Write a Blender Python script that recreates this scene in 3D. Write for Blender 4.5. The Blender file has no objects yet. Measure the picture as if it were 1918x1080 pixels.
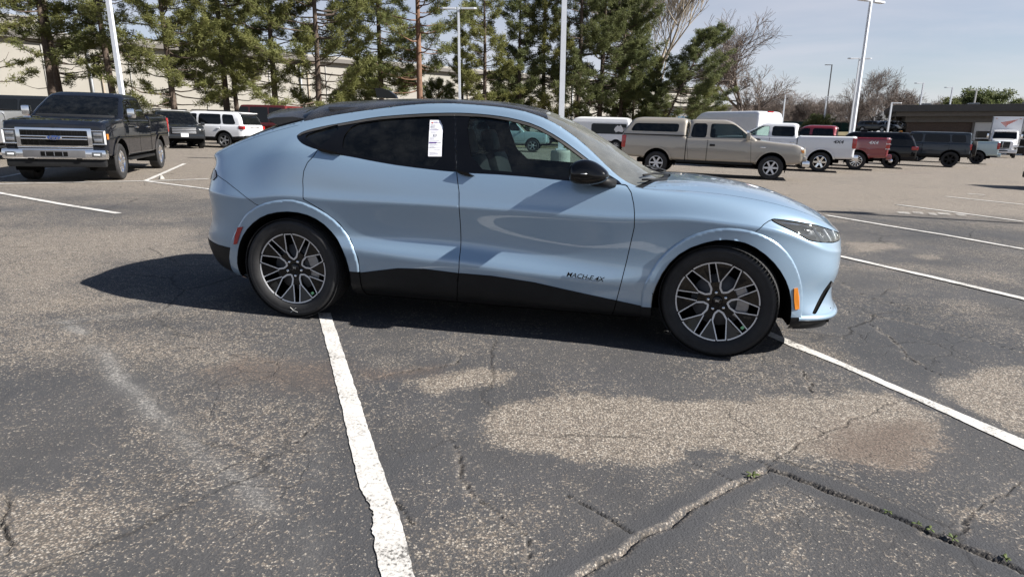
import bpy, bmesh, math, random
import numpy as np
from mathutils import Matrix, Vector
R = math.radians
SC = bpy.context.scene
COL = SC.collection

# ---------------------------------------------------------------- camera, sky, sun, exposure
GX, GY = -0.0239, 0.0027                      # the lot falls gently to the right
def gz(x, y): return GX * x + GY * y
GN = Vector((-GX, -GY, 1)).normalized()
cd = bpy.data.cameras.new('camera'); cam = bpy.data.objects.new('camera', cd); COL.objects.link(cam)
cd.sensor_width = 36; cd.lens = 1153.95 / 1918 * 36; cd.clip_end = 3000; cd.clip_start = 0.05
_p, _r = 0.2523, 0.0062
_F = Vector((0, math.cos(_p), -math.sin(_p))); _U0 = Vector((0, math.sin(_p), math.cos(_p))); _R0 = Vector((1, 0, 0))
_R = math.cos(_r) * _R0 + math.sin(_r) * _U0; _U = -math.sin(_r) * _R0 + math.cos(_r) * _U0
cam.matrix_world = Matrix(((_R.x, _U.x, -_F.x, 0), (_R.y, _U.y, -_F.y, 0), (_R.z, _U.z, -_F.z, 1.403), (0, 0, 0, 1)))
SC.camera = cam

YAW = -0.1961                                  # heading of the blue crossover
_s = Vector((1.33, -0.08, 1.0)).normalized()   # direction to the sun, seen from the crossover
SUN = Vector((_s.x * math.cos(YAW) - _s.y * math.sin(YAW), _s.x * math.sin(YAW) + _s.y * math.cos(YAW), _s.z))
SUN.z += SUN.x * GX; SUN.normalize()
sd = bpy.data.lights.new('sun', 'SUN'); sd.energy = 5.0; sd.angle = R(0.55); sd.color = (1.0, 0.955, 0.89)
sun = bpy.data.objects.new('sun', sd); COL.objects.link(sun); sun.location = (30, 10, 30)
sun.rotation_euler = SUN.to_track_quat('Z', 'Y').to_euler()

W = bpy.data.worlds.new('World'); SC.world = W; W.use_nodes = True
nt = W.node_tree; nt.nodes.clear()
def wn(t, **k):
    n = nt.nodes.new(t)
    for a, b in k.items(): setattr(n, a, b)
    return n
sky = wn('ShaderNodeTexSky', sky_type='NISHITA', sun_disc=False)
sky.sun_elevation = math.asin(SUN.z); sky.sun_rotation = math.atan2(SUN.x, SUN.y)
sky.air_density = 1.0; sky.dust_density = 1.6; sky.ozone_density = 1.5; sky.altitude = 1500
tc = wn('ShaderNodeTexCoord'); mp = wn('ShaderNodeMapping'); mp.inputs['Scale'].default_value = (1.1, 1.1, 7.0)
nz = wn('ShaderNodeTexNoise'); nz.inputs['Scale'].default_value = 2.2; nz.inputs['Detail'].default_value = 7; nz.inputs['Roughness'].default_value = 0.55; nz.inputs['Distortion'].default_value = 0.35
rp = wn('ShaderNodeValToRGB'); rp.color_ramp.elements[0].position = 0.34; rp.color_ramp.elements[0].color = (0.42, 0.42, 0.42, 1); rp.color_ramp.elements[1].position = 0.72; rp.color_ramp.elements[1].color = (0.94, 0.94, 0.94, 1)
hs = wn('ShaderNodeHueSaturation'); hs.inputs['Saturation'].default_value = 1.0
sx = wn('ShaderNodeSeparateXYZ'); el = wn('ShaderNodeMath', operation='MULTIPLY_ADD'); el.inputs[1].default_value = -1.9; el.inputs[2].default_value = 1.0; el.use_clamp = True   # the veil thins out overhead
ml = wn('ShaderNodeMath', operation='MULTIPLY')
mx = wn('ShaderNodeMix', data_type='RGBA'); mx.inputs[7].default_value = (7.45, 7.3, 7.95, 1)     # thin high cloud veil
bg = wn('ShaderNodeBackground'); bg.inputs['Strength'].default_value = 0.051; wo = wn('ShaderNodeOutputWorld')
L = nt.links.new
L(tc.outputs['Generated'], mp.inputs['Vector']); L(mp.outputs['Vector'], nz.inputs['Vector']); L(nz.outputs['Fac'], rp.inputs['Fac'])
L(tc.outputs['Generated'], sx.inputs[0]); L(sx.outputs['Z'], el.inputs[0]); L(el.outputs[0], ml.inputs[0]); L(rp.outputs['Color'], ml.inputs[1]); L(ml.outputs[0], mx.inputs[0]); L(sky.outputs['Color'], hs.inputs['Color']); L(hs.outputs['Color'], mx.inputs[6]); L(mx.outputs[2], bg.inputs['Color']); L(bg.outputs[0], wo.inputs['Surface'])
SC.view_settings.view_transform = 'Standard'; SC.view_settings.look = 'None'; SC.view_settings.gamma = 1; SC.view_settings.exposure = 1.05
SC.view_settings.use_curve_mapping = False
try:
    SC.cycles.max_bounces = 8; SC.cycles.transparent_max_bounces = 16; SC.cycles.use_denoising = True
    SC.cycles.caustics_reflective = False; SC.cycles.caustics_refractive = False
except Exception: pass

# ---------------------------------------------------------------- materials
MATS = {}
def nodes_mat(name):
    m = bpy.data.materials.new(name); m.use_nodes = True; t = m.node_tree; MATS[name] = m
    return m, t, t.nodes['Principled BSDF']
def N(t, typ, ins=None, **k):
    n = t.nodes.new(typ)
    for a, b in k.items(): setattr(n, a, b)
    for a, b in (ins or {}).items():
        if hasattr(b, 'is_output'): t.links.new(b, n.inputs[a])
        else: n.inputs[a].default_value = b
    return n
def ramp(t, fac, *stops):
    n = t.nodes.new('ShaderNodeValToRGB'); e = n.color_ramp.elements
    while len(e) < len(stops): e.new(0.5)
    for q, (p, c) in zip(e, stops): q.position = p; q.color = (*c, 1) if len(c) == 3 else c
    t.links.new(fac, n.inputs['Fac']); return n.outputs['Color']
def math_(t, op, a, b=0.5, clamp=False):
    n = t.nodes.new('ShaderNodeMath'); n.operation = op; n.use_clamp = clamp
    for i, v in enumerate((a, b)):
        if hasattr(v, 'is_output'): t.links.new(v, n.inputs[i])
        else: n.inputs[i].default_value = v
    return n.outputs[0]
def mixc(t, fac, a, b, mode='MIX'):
    n = t.nodes.new('ShaderNodeMix'); n.data_type = 'RGBA'; n.blend_type = mode
    for i, v in ((0, fac), (6, a), (7, b)):
        if hasattr(v, 'is_output'): t.links.new(v, n.inputs[i])
        else: n.inputs[i].default_value = v if i == 0 else ((*v, 1) if len(v) == 3 else v)
    return n.outputs[2]
def noise(t, scale, detail=4, rough=0.55, vec=None, dist=0):
    n = N(t, 'ShaderNodeTexNoise', {'Scale': scale, 'Detail': detail, 'Roughness': rough, 'Distortion': dist})
    if vec is not None: t.links.new(vec, n.inputs['Vector'])
    return n.outputs['Fac']
def objco(t): return N(t, 'ShaderNodeTexCoord').outputs['Object']
def simple(name, col, rough=0.5, metal=0.0, var=0.12, scale=6.0, bump=0.0, coat=0.0, spec=0.5, emit=None, bscale=60):
    m, t, b = nodes_mat(name); o = objco(t)
    f = noise(t, scale, 5, 0.6, o)
    lo = tuple(c * (1 - var) for c in col); hi = tuple(min(1, c * (1 + var)) for c in col)
    t.links.new(ramp(t, f, (0.3, lo), (0.7, hi)), b.inputs['Base Color'])
    b.inputs['Roughness'].default_value = rough; b.inputs['Metallic'].default_value = metal
    b.inputs['Specular IOR Level'].default_value = spec
    if coat: b.inputs['Coat Weight'].default_value = coat; b.inputs['Coat Roughness'].default_value = 0.04
    if bump:
        bp = N(t, 'ShaderNodeBump', {'Strength': bump, 'Distance': 0.01, 'Height': noise(t, bscale, 4, 0.6, o)})
        t.links.new(bp.outputs[0], b.inputs['Normal'])
    if emit: b.inputs['Emission Color'].default_value = (*emit, 1); b.inputs['Emission Strength'].default_value = 1
    return m
def paint(name, col, metal=0.25, rough=0.38, dust=0.06):
    m, t, b = nodes_mat(name); o = objco(t)
    fl = noise(t, 900, 2, 0.5, o); d = noise(t, 3.0, 6, 0.65, o)
    c = mixc(t, ramp(t, fl, (0.35, (0, 0, 0)), (0.75, (0.35, 0.35, 0.35))), col, tuple(min(1, c * 1.25 + 0.01) for c in col))
    c = mixc(t, ramp(t, d, (0.45, (0, 0, 0)), (0.8, (dust * 2,) * 3)), c, (0.33, 0.30, 0.26))
    t.links.new(c, b.inputs['Base Color']); b.inputs['Metallic'].default_value = metal; b.inputs['Roughness'].default_value = rough
    b.inputs['Coat Weight'].default_value = 1.0; b.inputs['Coat Roughness'].default_value = 0.015; b.inputs['Coat IOR'].default_value = 1.7 if max(col) > 0.15 else 1.45; b.inputs['Specular IOR Level'].default_value = 0.5 if max(col) > 0.15 else 0.0
    return m
def glass(name, tint, rough=0.0, refl=1.0, dust=(0.004, 0.03)):
    m = bpy.data.materials.new(name); m.use_nodes = True; t = m.node_tree; t.nodes.clear(); MATS[name] = m
    o = objco(t); out = t.nodes.new('ShaderNodeOutputMaterial')
    dirt = noise(t, 7, 6, 0.7, o)
    tr = N(t, 'ShaderNodeBsdfTransparent', {'Color': (*tint, 1)})
    gl = N(t, 'ShaderNodeBsdfGlossy', {'Roughness': rough, 'Color': (0.9, 0.95, 0.95, 1)})
    df = N(t, 'ShaderNodeBsdfDiffuse', {'Color': (0.44, 0.45, 0.43, 1)})
    fr = N(t, 'ShaderNodeFresnel', {'IOR': 1.5})
    m1 = N(t, 'ShaderNodeMixShader', {0: math_(t, 'MULTIPLY', fr.outputs[0], refl), 1: tr.outputs[0], 2: gl.outputs[0]})
    m2 = N(t, 'ShaderNodeMixShader', {0: ramp(t, dirt, (0.4, (dust[0],) * 3), (0.8, (dust[1],) * 3)), 1: m1.outputs[0], 2: df.outputs[0]})
    t.links.new(m2.outputs[0], out.inputs['Surface']); return m

# ---------------------------------------------------------------- mesh helpers
def tag(o, label=None, cat=None, group=None, kind=None):
    if label: o['label'] = label
    if cat: o['category'] = cat
    if group: o['group'] = group
    if kind: o['kind'] = kind
    return o
def empty(name, mat=None, label=None, cat=None, group=None):
    o = bpy.data.objects.new(name, None); COL.objects.link(o); o.empty_display_size = 0.2
    if mat is not None: o.matrix_world = mat
    return tag(o, label, cat, group)
def mesh_data(name, V, F, smooth=True):
    me = bpy.data.meshes.new(name); V = np.asarray(V, float)
    if isinstance(F, np.ndarray) and F.ndim == 2:
        k = F.shape[1]; n = len(F)
        me.vertices.add(len(V)); me.vertices.foreach_set('co', V.astype(np.float32).ravel())
        me.loops.add(n * k); me.loops.foreach_set('vertex_index', F.astype(np.int32).ravel())
        me.polygons.add(n); me.polygons.foreach_set('loop_start', np.arange(0, n * k, k, dtype=np.int32))
        me.update(calc_edges=True); me.validate()
    else:
        me.from_pydata([tuple(v) for v in V], [], [tuple(int(i) for i in f) for f in F]); me.update()
    if smooth and len(me.polygons): me.polygons.foreach_set('use_smooth', np.ones(len(me.polygons), bool))
    return me
def link(name, me, mat, parent=None, loc=None, rot=None):
    o = bpy.data.objects.new(name, me); COL.objects.link(o)
    if mat is not None and not len(me.materials): me.materials.append(MATS[mat] if isinstance(mat, str) else mat)
    if parent is not None: o.parent = parent
    if loc is not None: o.location = loc
    if rot is not None: o.rotation_euler = rot
    return o
def mobj(name, V, F, mat, parent=None, smooth=True, **k):
    return link(name, mesh_data(name, V, F, smooth), mat, parent, **k)
class MB:
    """collects boxes, tubes, lathes into one mesh"""
    def __init__(s): s.V = []; s.F = []
    def add(s, V, F):
        b = len(s.V); s.V += [tuple(v) for v in V]; s.F += [tuple(b + i for i in f) for f in F]; return s
    def box(s, c, d, rz=0, M=None, bev=0.0):
        x, y, z = (q / 2 for q in d); e = min(bev, x * .9, y * .9, z * .9)
        if e <= 0:
            P = [(sx * x, sy * y, sz * z) for sx in (-1, 1) for sy in (-1, 1) for sz in (-1, 1)]
            F = [(0, 1, 3, 2), (4, 6, 7, 5), (0, 4, 5, 1), (2, 3, 7, 6), (0, 2, 6, 4), (1, 5, 7, 3)]
        else:                                   # chamfered box
            bm = bmesh.new(); bmesh.ops.create_cube(bm, size=1)
            for v in bm.verts: v.co = (v.co.x * 2 * x, v.co.y * 2 * y, v.co.z * 2 * z)
            bmesh.ops.bevel(bm, geom=bm.edges[:], offset=e, segments=2, profile=0.6, affect='EDGES')
            bm.verts.index_update(); P = [tuple(v.co) for v in bm.verts]; F = [tuple(v.index for v in f.verts) for f in bm.faces]; bm.free()
        Mx = (Matrix.Translation(c) @ (M if M is not None else Matrix.Rotation(rz, 4, 'Z')))
        return s.add([Mx @ Vector(p) for p in P], F)
    def tube(s, pts, rad, n=8, caps=True):
        pts = [Vector(p) for p in pts]; k = len(pts); rad = [rad] * k if not hasattr(rad, '__len__') else rad
        b = len(s.V); up = Vector((0, 0, 1)); px = None
        for i, p in enumerate(pts):
            d = (pts[min(i + 1, k - 1)] - pts[max(i - 1, 0)]).normalized()
            if px is None: px = d.orthogonal().normalized()
            px = (px - d * px.dot(d)); px = px.normalized() if px.length > 1e-6 else d.orthogonal().normalized()
            py = d.cross(px)
            for a in range(n):
                t = 2 * math.pi * a / n; s.V.append(tuple(p + (px * math.cos(t) + py * math.sin(t)) * rad[i]))
        for i in range(k - 1):
            for a in range(n):
                a2 = (a + 1) % n; s.F.append((b + i * n + a, b + i * n + a2, b + (i + 1) * n + a2, b + (i + 1) * n + a))
        if caps: s.F.append(tuple(b + a for a in range(n))[::-1]); s.F.append(tuple(b + (k - 1) * n + a for a in range(n)))
        return s
    def lathe(s, prof, n=32, axis='y', M=None):
        """prof: list of (radius, height along axis)"""
        b = len(s.V); k = len(prof)
        for r, h in prof:
            for a in range(n):
                t = 2 * math.pi * a / n
                v = (r * math.cos(t), h, r * math.sin(t)) if axis == 'y' else (r * math.cos(t), r * math.sin(t), h)
                s.V.append(tuple(M @ Vector(v)) if M is not None else v)
        for i in range(k - 1):
            for a in range(n):
                a2 = (a + 1) % n; s.F.append((b + i * n + a, b + i * n + a2, b + (i + 1) * n + a2, b + (i + 1) * n + a))
        return s
    def prism(s, poly, h0, h1, axis='y'):
        """poly: (x, z) outline pushed from y=h0 to y=h1 (axis y), (x, y) for axis z, (y, z) for axis x"""
        f = {'y': lambda p, h: (p[0], h, p[1]), 'z': lambda p, h: (p[0], p[1], h), 'x': lambda p, h: (h, p[0], p[1])}[axis]
        n = len(poly); V = [f(p, h0) for p in poly] + [f(p, h1) for p in poly]
        F = [tuple(range(n))[::-1], tuple(range(n, 2 * n))] + [(i, (i + 1) % n, n + (i + 1) % n, n + i) for i in range(n)]
        return s.add(V, F)
    def build(s, name, mat, parent=None, smooth=False, **k):
        me = mesh_data(name, s.V, s.F, smooth)
        return link(name, me, mat, parent, **k)
def shade_auto(o, ang=35):
    """smooth shading with hard edges above the angle"""
    me = o.data; me.polygons.foreach_set('use_smooth', np.ones(len(me.polygons), bool))
    bm = bmesh.new(); bm.from_mesh(me)
    for e in bm.edges:
        if len(e.link_faces) == 2 and e.calc_face_angle(0) > R(ang): e.smooth = False
    bm.to_mesh(me); bm.free(); return o
def copy_tree(o, parent=None):
    c = o.copy(); COL.objects.link(c); c.parent = parent
    for ch in list(o.children):
        d = copy_tree(ch, c); d.matrix_parent_inverse = ch.matrix_parent_inverse.copy()
    return c
def text_mesh(body, size, name='lettering', shear=0.0, bold=0.0, ext=0.0, sx=1.0):
    cu = bpy.data.curves.new(name, 'FONT'); cu.body = body; cu.size = size; cu.align_x = 'CENTER'; cu.align_y = 'CENTER'
    cu.shear = shear; cu.offset = bold; cu.extrude = ext; cu.resolution_u = 3
    o = bpy.data.objects.new(name, cu); COL.objects.link(o)
    me = bpy.data.meshes.new_from_object(o.evaluated_get(bpy.context.evaluated_depsgraph_get()))
    bpy.data.objects.remove(o); bpy.data.curves.remove(cu); me.name = name
    if sx != 1.0: me.transform(Matrix.Diagonal((sx, 1, 1, 1)))
    return me

# ---------------------------------------------------------------- splines, lofts and carving
def spline_eval(K, P, q):
    """natural cubic spline through P (n,...) at knots K, evaluated at q"""
    n = len(K); h = np.diff(K); A = np.zeros((n, n)); B = np.zeros((n,) + P.shape[1:])
    A[0, 0] = A[-1, -1] = 1
    for i in range(1, n - 1):
        A[i, i - 1] = h[i - 1]; A[i, i] = 2 * (h[i - 1] + h[i]); A[i, i + 1] = h[i]
        B[i] = 6 * ((P[i + 1] - P[i]) / h[i] - (P[i] - P[i - 1]) / h[i - 1])
    S = np.linalg.solve(A, B.reshape(n, -1)).reshape(B.shape)
    i = np.clip(np.searchsorted(K, q) - 1, 0, n - 2); sh = (-1,) + (1,) * (P.ndim - 1)
    t0 = (q - K[i]).reshape(sh); t1 = (K[i + 1] - q).reshape(sh); H = h[i].reshape(sh)
    return (S[i] * t1 ** 3 + S[i + 1] * t0 ** 3) / (6 * H) + (P[i] / H - S[i] * H / 6) * t1 + (P[i + 1] / H - S[i + 1] * H / 6) * t0
def loft(net, su, sv):
    """net (M lines, T stations, 3); su/sv: samples per interval. returns grid (nv, nu, 3) and v parameter per row"""
    M, T = net.shape[:2]
    ch = np.linalg.norm(np.diff(net, axis=1), axis=2).mean(0); K = np.r_[0, np.cumsum(ch)]
    qu = np.concatenate([np.linspace(K[i], K[i + 1], su[i], endpoint=False) for i in range(T - 1)] + [K[-1:]])
    A = spline_eval(K, net.transpose(1, 0, 2), qu)            # (nu, M, 3)
    qv = np.concatenate([np.linspace(j, j + 1, sv[j], endpoint=False) for j in range(M - 1)] + [np.array([M - 1.0])])
    out = np.zeros((len(qv), len(qu), 3))
    for u in range(len(qu)):
        P = A[u]; d = np.maximum(np.linalg.norm(np.diff(P, axis=0), axis=1), 1e-4) ** 0.6; k = np.r_[0, np.cumsum(d)]
        j = np.minimum(qv.astype(int), M - 2); out[:, u] = spline_eval(k, P, k[j] + (qv - j) * d[j])
    return out, qv
def grid_tris(nv, nu):
    a = (np.arange(nv - 1)[:, None] * nu + np.arange(nu - 1)[None]).ravel()
    return np.concatenate([np.stack([a, a + 1, a + nu + 1], 1), np.stack([a, a + nu + 1, a + nu], 1)])
def poly_sd(P, q):
    """signed distance (negative inside) of points P (n,2) to the closed polygon q"""
    q = np.asarray(q, float); a = q; b = np.roll(q, -1, 0); d2 = np.full(len(P), 1e9); ins = np.zeros(len(P), bool)
    for (ax, ay), (bx, by) in zip(a, b):
        ex, ey = bx - ax, by - ay; wx = P[:, 0] - ax; wy = P[:, 1] - ay
        t = np.clip((wx * ex + wy * ey) / (ex * ex + ey * ey + 1e-18), 0, 1)
        d2 = np.minimum(d2, (wx - t * ex) ** 2 + (wy - t * ey) ** 2)
        c = ((ay > P[:, 1]) != (by > P[:, 1])); 
        with np.errstate(divide='ignore', invalid='ignore'):
            ins ^= c & (P[:, 0] < (bx - ax) * (P[:, 1] - ay) / (by - ay) + ax)
    d = np.sqrt(d2); return np.where(ins, -d, d)
def smooth_poly(q, it=1):
    """corner cutting for closed outlines"""
    q = np.asarray(q, float)
    for _ in range(it):
        n = np.roll(q, -1, 0); q = np.stack([0.75 * q + 0.25 * n, 0.25 * q + 0.75 * n], 1).reshape(-1, q.shape[1])
    return q
def round_poly(q, r):
    q = np.asarray(q, float); out = []
    for i in range(len(q)):
        a, b, c = q[i - 1], q[i], q[(i + 1) % len(q)]; u = a - b; v = c - b; lu, lv = np.linalg.norm(u), np.linalg.norm(v)
        p0 = b + u / lu * min(r, .4 * lu); p1 = b + v / lv * min(r, .4 * lv); out += [p0, .25 * p0 + .5 * b + .25 * p1, p1]
    return np.array(out)
class Skin:
    """triangle mesh with per-vertex attributes that can be cut along zero lines of scalar fields"""
    def __init__(s, V, F, A): s.V = np.asarray(V, float); s.F = np.asarray(F); s.A = np.asarray(A, float); s.bits = {}
    def cut(s, name, d):
        d = np.where(np.abs(d) < 1e-7, 1e-7, d); sg = d > 0; f = s.F; cnt = sg[f].sum(1)
        keep = (cnt == 0) | (cnt == 3); src = [np.nonzero(keep)[0]]; nf = [f[keep]]; nb = [cnt[keep] == 3]
        X = np.nonzero(~keep)[0]
        if len(X):
            t = f[X]; st = sg[t]; lone_pos = cnt[X] == 1
            k = np.where(lone_pos, np.argmax(st, 1), np.argmin(st, 1)); r = np.arange(len(X))
            a = t[r, k]; b = t[r, (k + 1) % 3]; c = t[r, (k + 2) % 3]
            e = np.concatenate([np.stack([a, b], 1), np.stack([a, c], 1)]); e.sort(1)
            u, inv = np.unique(e, axis=0, return_inverse=True); inv = inv.ravel(); w = (d[u[:, 0]] / (d[u[:, 0]] - d[u[:, 1]]))[:, None]
            n0 = len(s.V); s.V = np.r_[s.V, s.V[u[:, 0]] * (1 - w) + s.V[u[:, 1]] * w]; s.A = np.r_[s.A, s.A[u[:, 0]] * (1 - w) + s.A[u[:, 1]] * w]
            ab = n0 + inv[:len(X)]; ac = n0 + inv[len(X):]
            nf += [np.stack([a, ab, ac], 1), np.stack([ab, b, c], 1), np.stack([ab, c, ac], 1)]
            nb += [lone_pos, ~lone_pos, ~lone_pos]; src += [X, X, X]
        src = np.concatenate(src); s.F = np.concatenate(nf)
        s.bits = {q: v[src] for q, v in s.bits.items()}; s.bits[name] = np.concatenate(nb); return s
    def inside(s, name): return ~s.bits[name]
    def part(s, mask):
        f = s.F[mask]
        if not len(f): return np.zeros((0, 3)), f, np.zeros(0, int)
        u, inv = np.unique(f, return_inverse=True); return s.V[u], inv.reshape(f.shape), u
def mirror(V, F):
    """both halves of a car side: returns V, F with the y-mirrored copy appended"""
    m = V * np.array([1, -1, 1]); return np.r_[V, m], np.r_[F, F[:, ::-1] + len(V)]
def vnormals(V, F):
    n = np.zeros_like(V); c = np.cross(V[F[:, 1]] - V[F[:, 0]], V[F[:, 2]] - V[F[:, 0]])
    for i in range(3): np.add.at(n, F[:, i], c)
    return n / np.maximum(np.linalg.norm(n, axis=1, keepdims=True), 1e-12)
# control net of the crossover's body: lines from sill to roof centre (rows), stations from nose centre to tail centre (columns)
XS = [3.35, 2.984, 2.70, 2.56, 2.40, 2.10, 1.75, 1.35, 0.95, 0.55, 0.25, -0.05, -0.35]
def net_line(nose, ys, zs, tail, xs=XS):
    return [tuple(p) for p in nose] + [(x, y, z) for x, y, z in zip(xs, ys, zs)] + [tuple(p) for p in tail]
def body_net():
    n = []
    n.append(net_line([(3.77,0,.2),(3.75,.34,.2),(3.66,.6,.2),(3.50,.74,.2)],
        [.80,.80,.81,.815,.82,.82,.82,.82,.82,.82,.81,.80,.78],[.2]*13,
        [(-.50,.72,.235),(-.68,.6,.25),(-.75,.34,.26),(-.77,0,.26)]))
    n.append(net_line([(3.845,0,.26),(3.82,.36,.26),(3.735,.65,.262),(3.585,.80,.262)],
        [.868,.88,.888,.89,.893,.90,.902,.902,.902,.90,.89,.88,.862],[.25,.24,.235,.238,.245,.255,.27,.285,.28,.27,.27,.27,.272],
        [(-.56,.80,.28),(-.765,.65,.29),(-.84,.36,.30),(-.865,0,.30)]))
    n.append(net_line([(3.825,0,.33),(3.80,.35,.33),(3.715,.64,.33),(3.565,.80,.34)],
        [.898,.918,.912,.914,.918,.925,.928,.928,.928,.925,.928,.928,.90],[.38,.38,.38,.38,.385,.385,.39,.40,.40,.40,.41,.42,.42],
        [(-.61,.838,.42),(-.835,.67,.42),(-.895,.37,.42),(-.92,0,.42)]))
    n.append(net_line([(3.81,0,.43),(3.785,.35,.43),(3.70,.63,.44),(3.56,.79,.45)],
        [.903,.928,.922,.922,.925,.932,.937,.939,.939,.934,.933,.933,.905],[.48,.49,.48,.475,.465,.462,.475,.503,.525,.55,.56,.56,.56],
        [(-.615,.845,.545),(-.84,.68,.54),(-.90,.37,.54),(-.925,0,.54)]))
    n.append(net_line([(3.83,0,.53),(3.805,.35,.53),(3.72,.64,.55),(3.58,.80,.57)],
        [.905,.926,.916,.914,.912,.905,.896,.893,.896,.910,.925,.930,.904],[.62,.61,.585,.575,.56,.55,.58,.615,.625,.62,.64,.65,.65],
        [(-.60,.84,.66),(-.80,.67,.67),(-.86,.37,.67),(-.885,0,.67)]))
    n.append(net_line([(3.83,0,.66),(3.805,.35,.67),(3.715,.64,.69),(3.57,.80,.73)],
        [.893,.924,.919,.917,.915,.915,.917,.92,.924,.93,.935,.934,.906],[.82,.875,.89,.885,.878,.875,.88,.885,.888,.888,.89,.895,.86],
        [(-.60,.838,.87),(-.815,.665,.87),(-.875,.37,.87),(-.90,0,.87)]))
    n.append(net_line([(3.81,0,.77),(3.785,.34,.775),(3.69,.62,.80),(3.545,.76,.855)],
        [.80,.838,.845,.848,.85,.857,.864,.869,.874,.877,.874,.862,.825],[.925,.99,1.02,1.03,1.045,1.074,1.092,1.102,1.118,1.165,1.206,1.19,1.08],
        [(-.58,.79,1.02),(-.77,.66,1.0),(-.83,.37,1.0),(-.85,0,1.0)]))
    n.append(net_line([(3.785,0,.81),(3.757,.28,.818),(3.665,.53,.852),(3.53,.66,.91)],
        [.72,.735,.75,.76,.785,.74,.685,.657,.647,.65,.68,.735,.755],[.968,1.027,1.043,1.045,1.055,1.2,1.413,1.482,1.478,1.446,1.388,1.305,1.20],
        [(-.57,.735,1.13),(-.735,.66,1.08),(-.80,.37,1.085),(-.82,0,1.085)]))
    n.append(net_line([(3.755,0,.848),(3.73,.2,.855),(3.65,.40,.885),(3.52,.50,.94)],
        [.56,.58,.64,.70,.757,.69,.637,.602,.59,.597,.617,.645,.66],[.998,1.058,1.068,1.062,1.061,1.262,1.474,1.543,1.549,1.503,1.455,1.39,1.305],
        [(-.56,.665,1.224),(-.755,.642,1.137),(-.835,.36,1.13),(-.855,0,1.13)]))
    n.append(net_line([(3.715,0,.872),(3.695,.12,.88),(3.63,.24,.913),(3.51,.3,.962)],
        [.34,.36,.37,.38,.40,.38,.36,.34,.34,.34,.35,.36,.38],[1.014,1.074,1.089,1.092,1.155,1.345,1.507,1.575,1.588,1.575,1.552,1.505,1.352],
        [(-.58,.40,1.240),(-.77,.30,1.152),(-.845,.16,1.14),(-.865,0,1.136)]))
    n.append(net_line([(3.67,0,.893),(3.655,0,.90),(3.61,0,.927),(3.5,0,.972)],
        [0.]*13,[1.022,1.080,1.097,1.104,1.165,1.352,1.518,1.59,1.603,1.59,1.567,1.52,1.367],
        [(-.6,0,1.247),(-.79,0,1.16),(-.85,0,1.145),(-.868,0,1.139)]))
    return np.array(n, float)
NET_SU = [10, 14, 14, 14, 22, 20, 12, 12, 22, 26, 28, 28, 28, 22, 22, 22, 18, 18, 16, 10]
NET_SV = [4, 10, 9, 12, 16, 5, 5, 14, 28, 8, 12, 10]
def body_loft(su, sv):
    """loft with two extra lines that tighten the shoulder; the line numbers stay those of the net"""
    n = body_net(); lo = n[5] + .17 * (n[4] - n[5]); hi = n[5] + .17 * (n[6] - n[5])
    G, q = loft(np.concatenate([n[:5], lo[None], n[5:6], hi[None], n[6:]]), su, sv)
    return G, np.interp(q, np.arange(13), [0, 1, 2, 3, 4, 4.8, 5, 5.2, 6, 7, 8, 9, 10])
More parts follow.
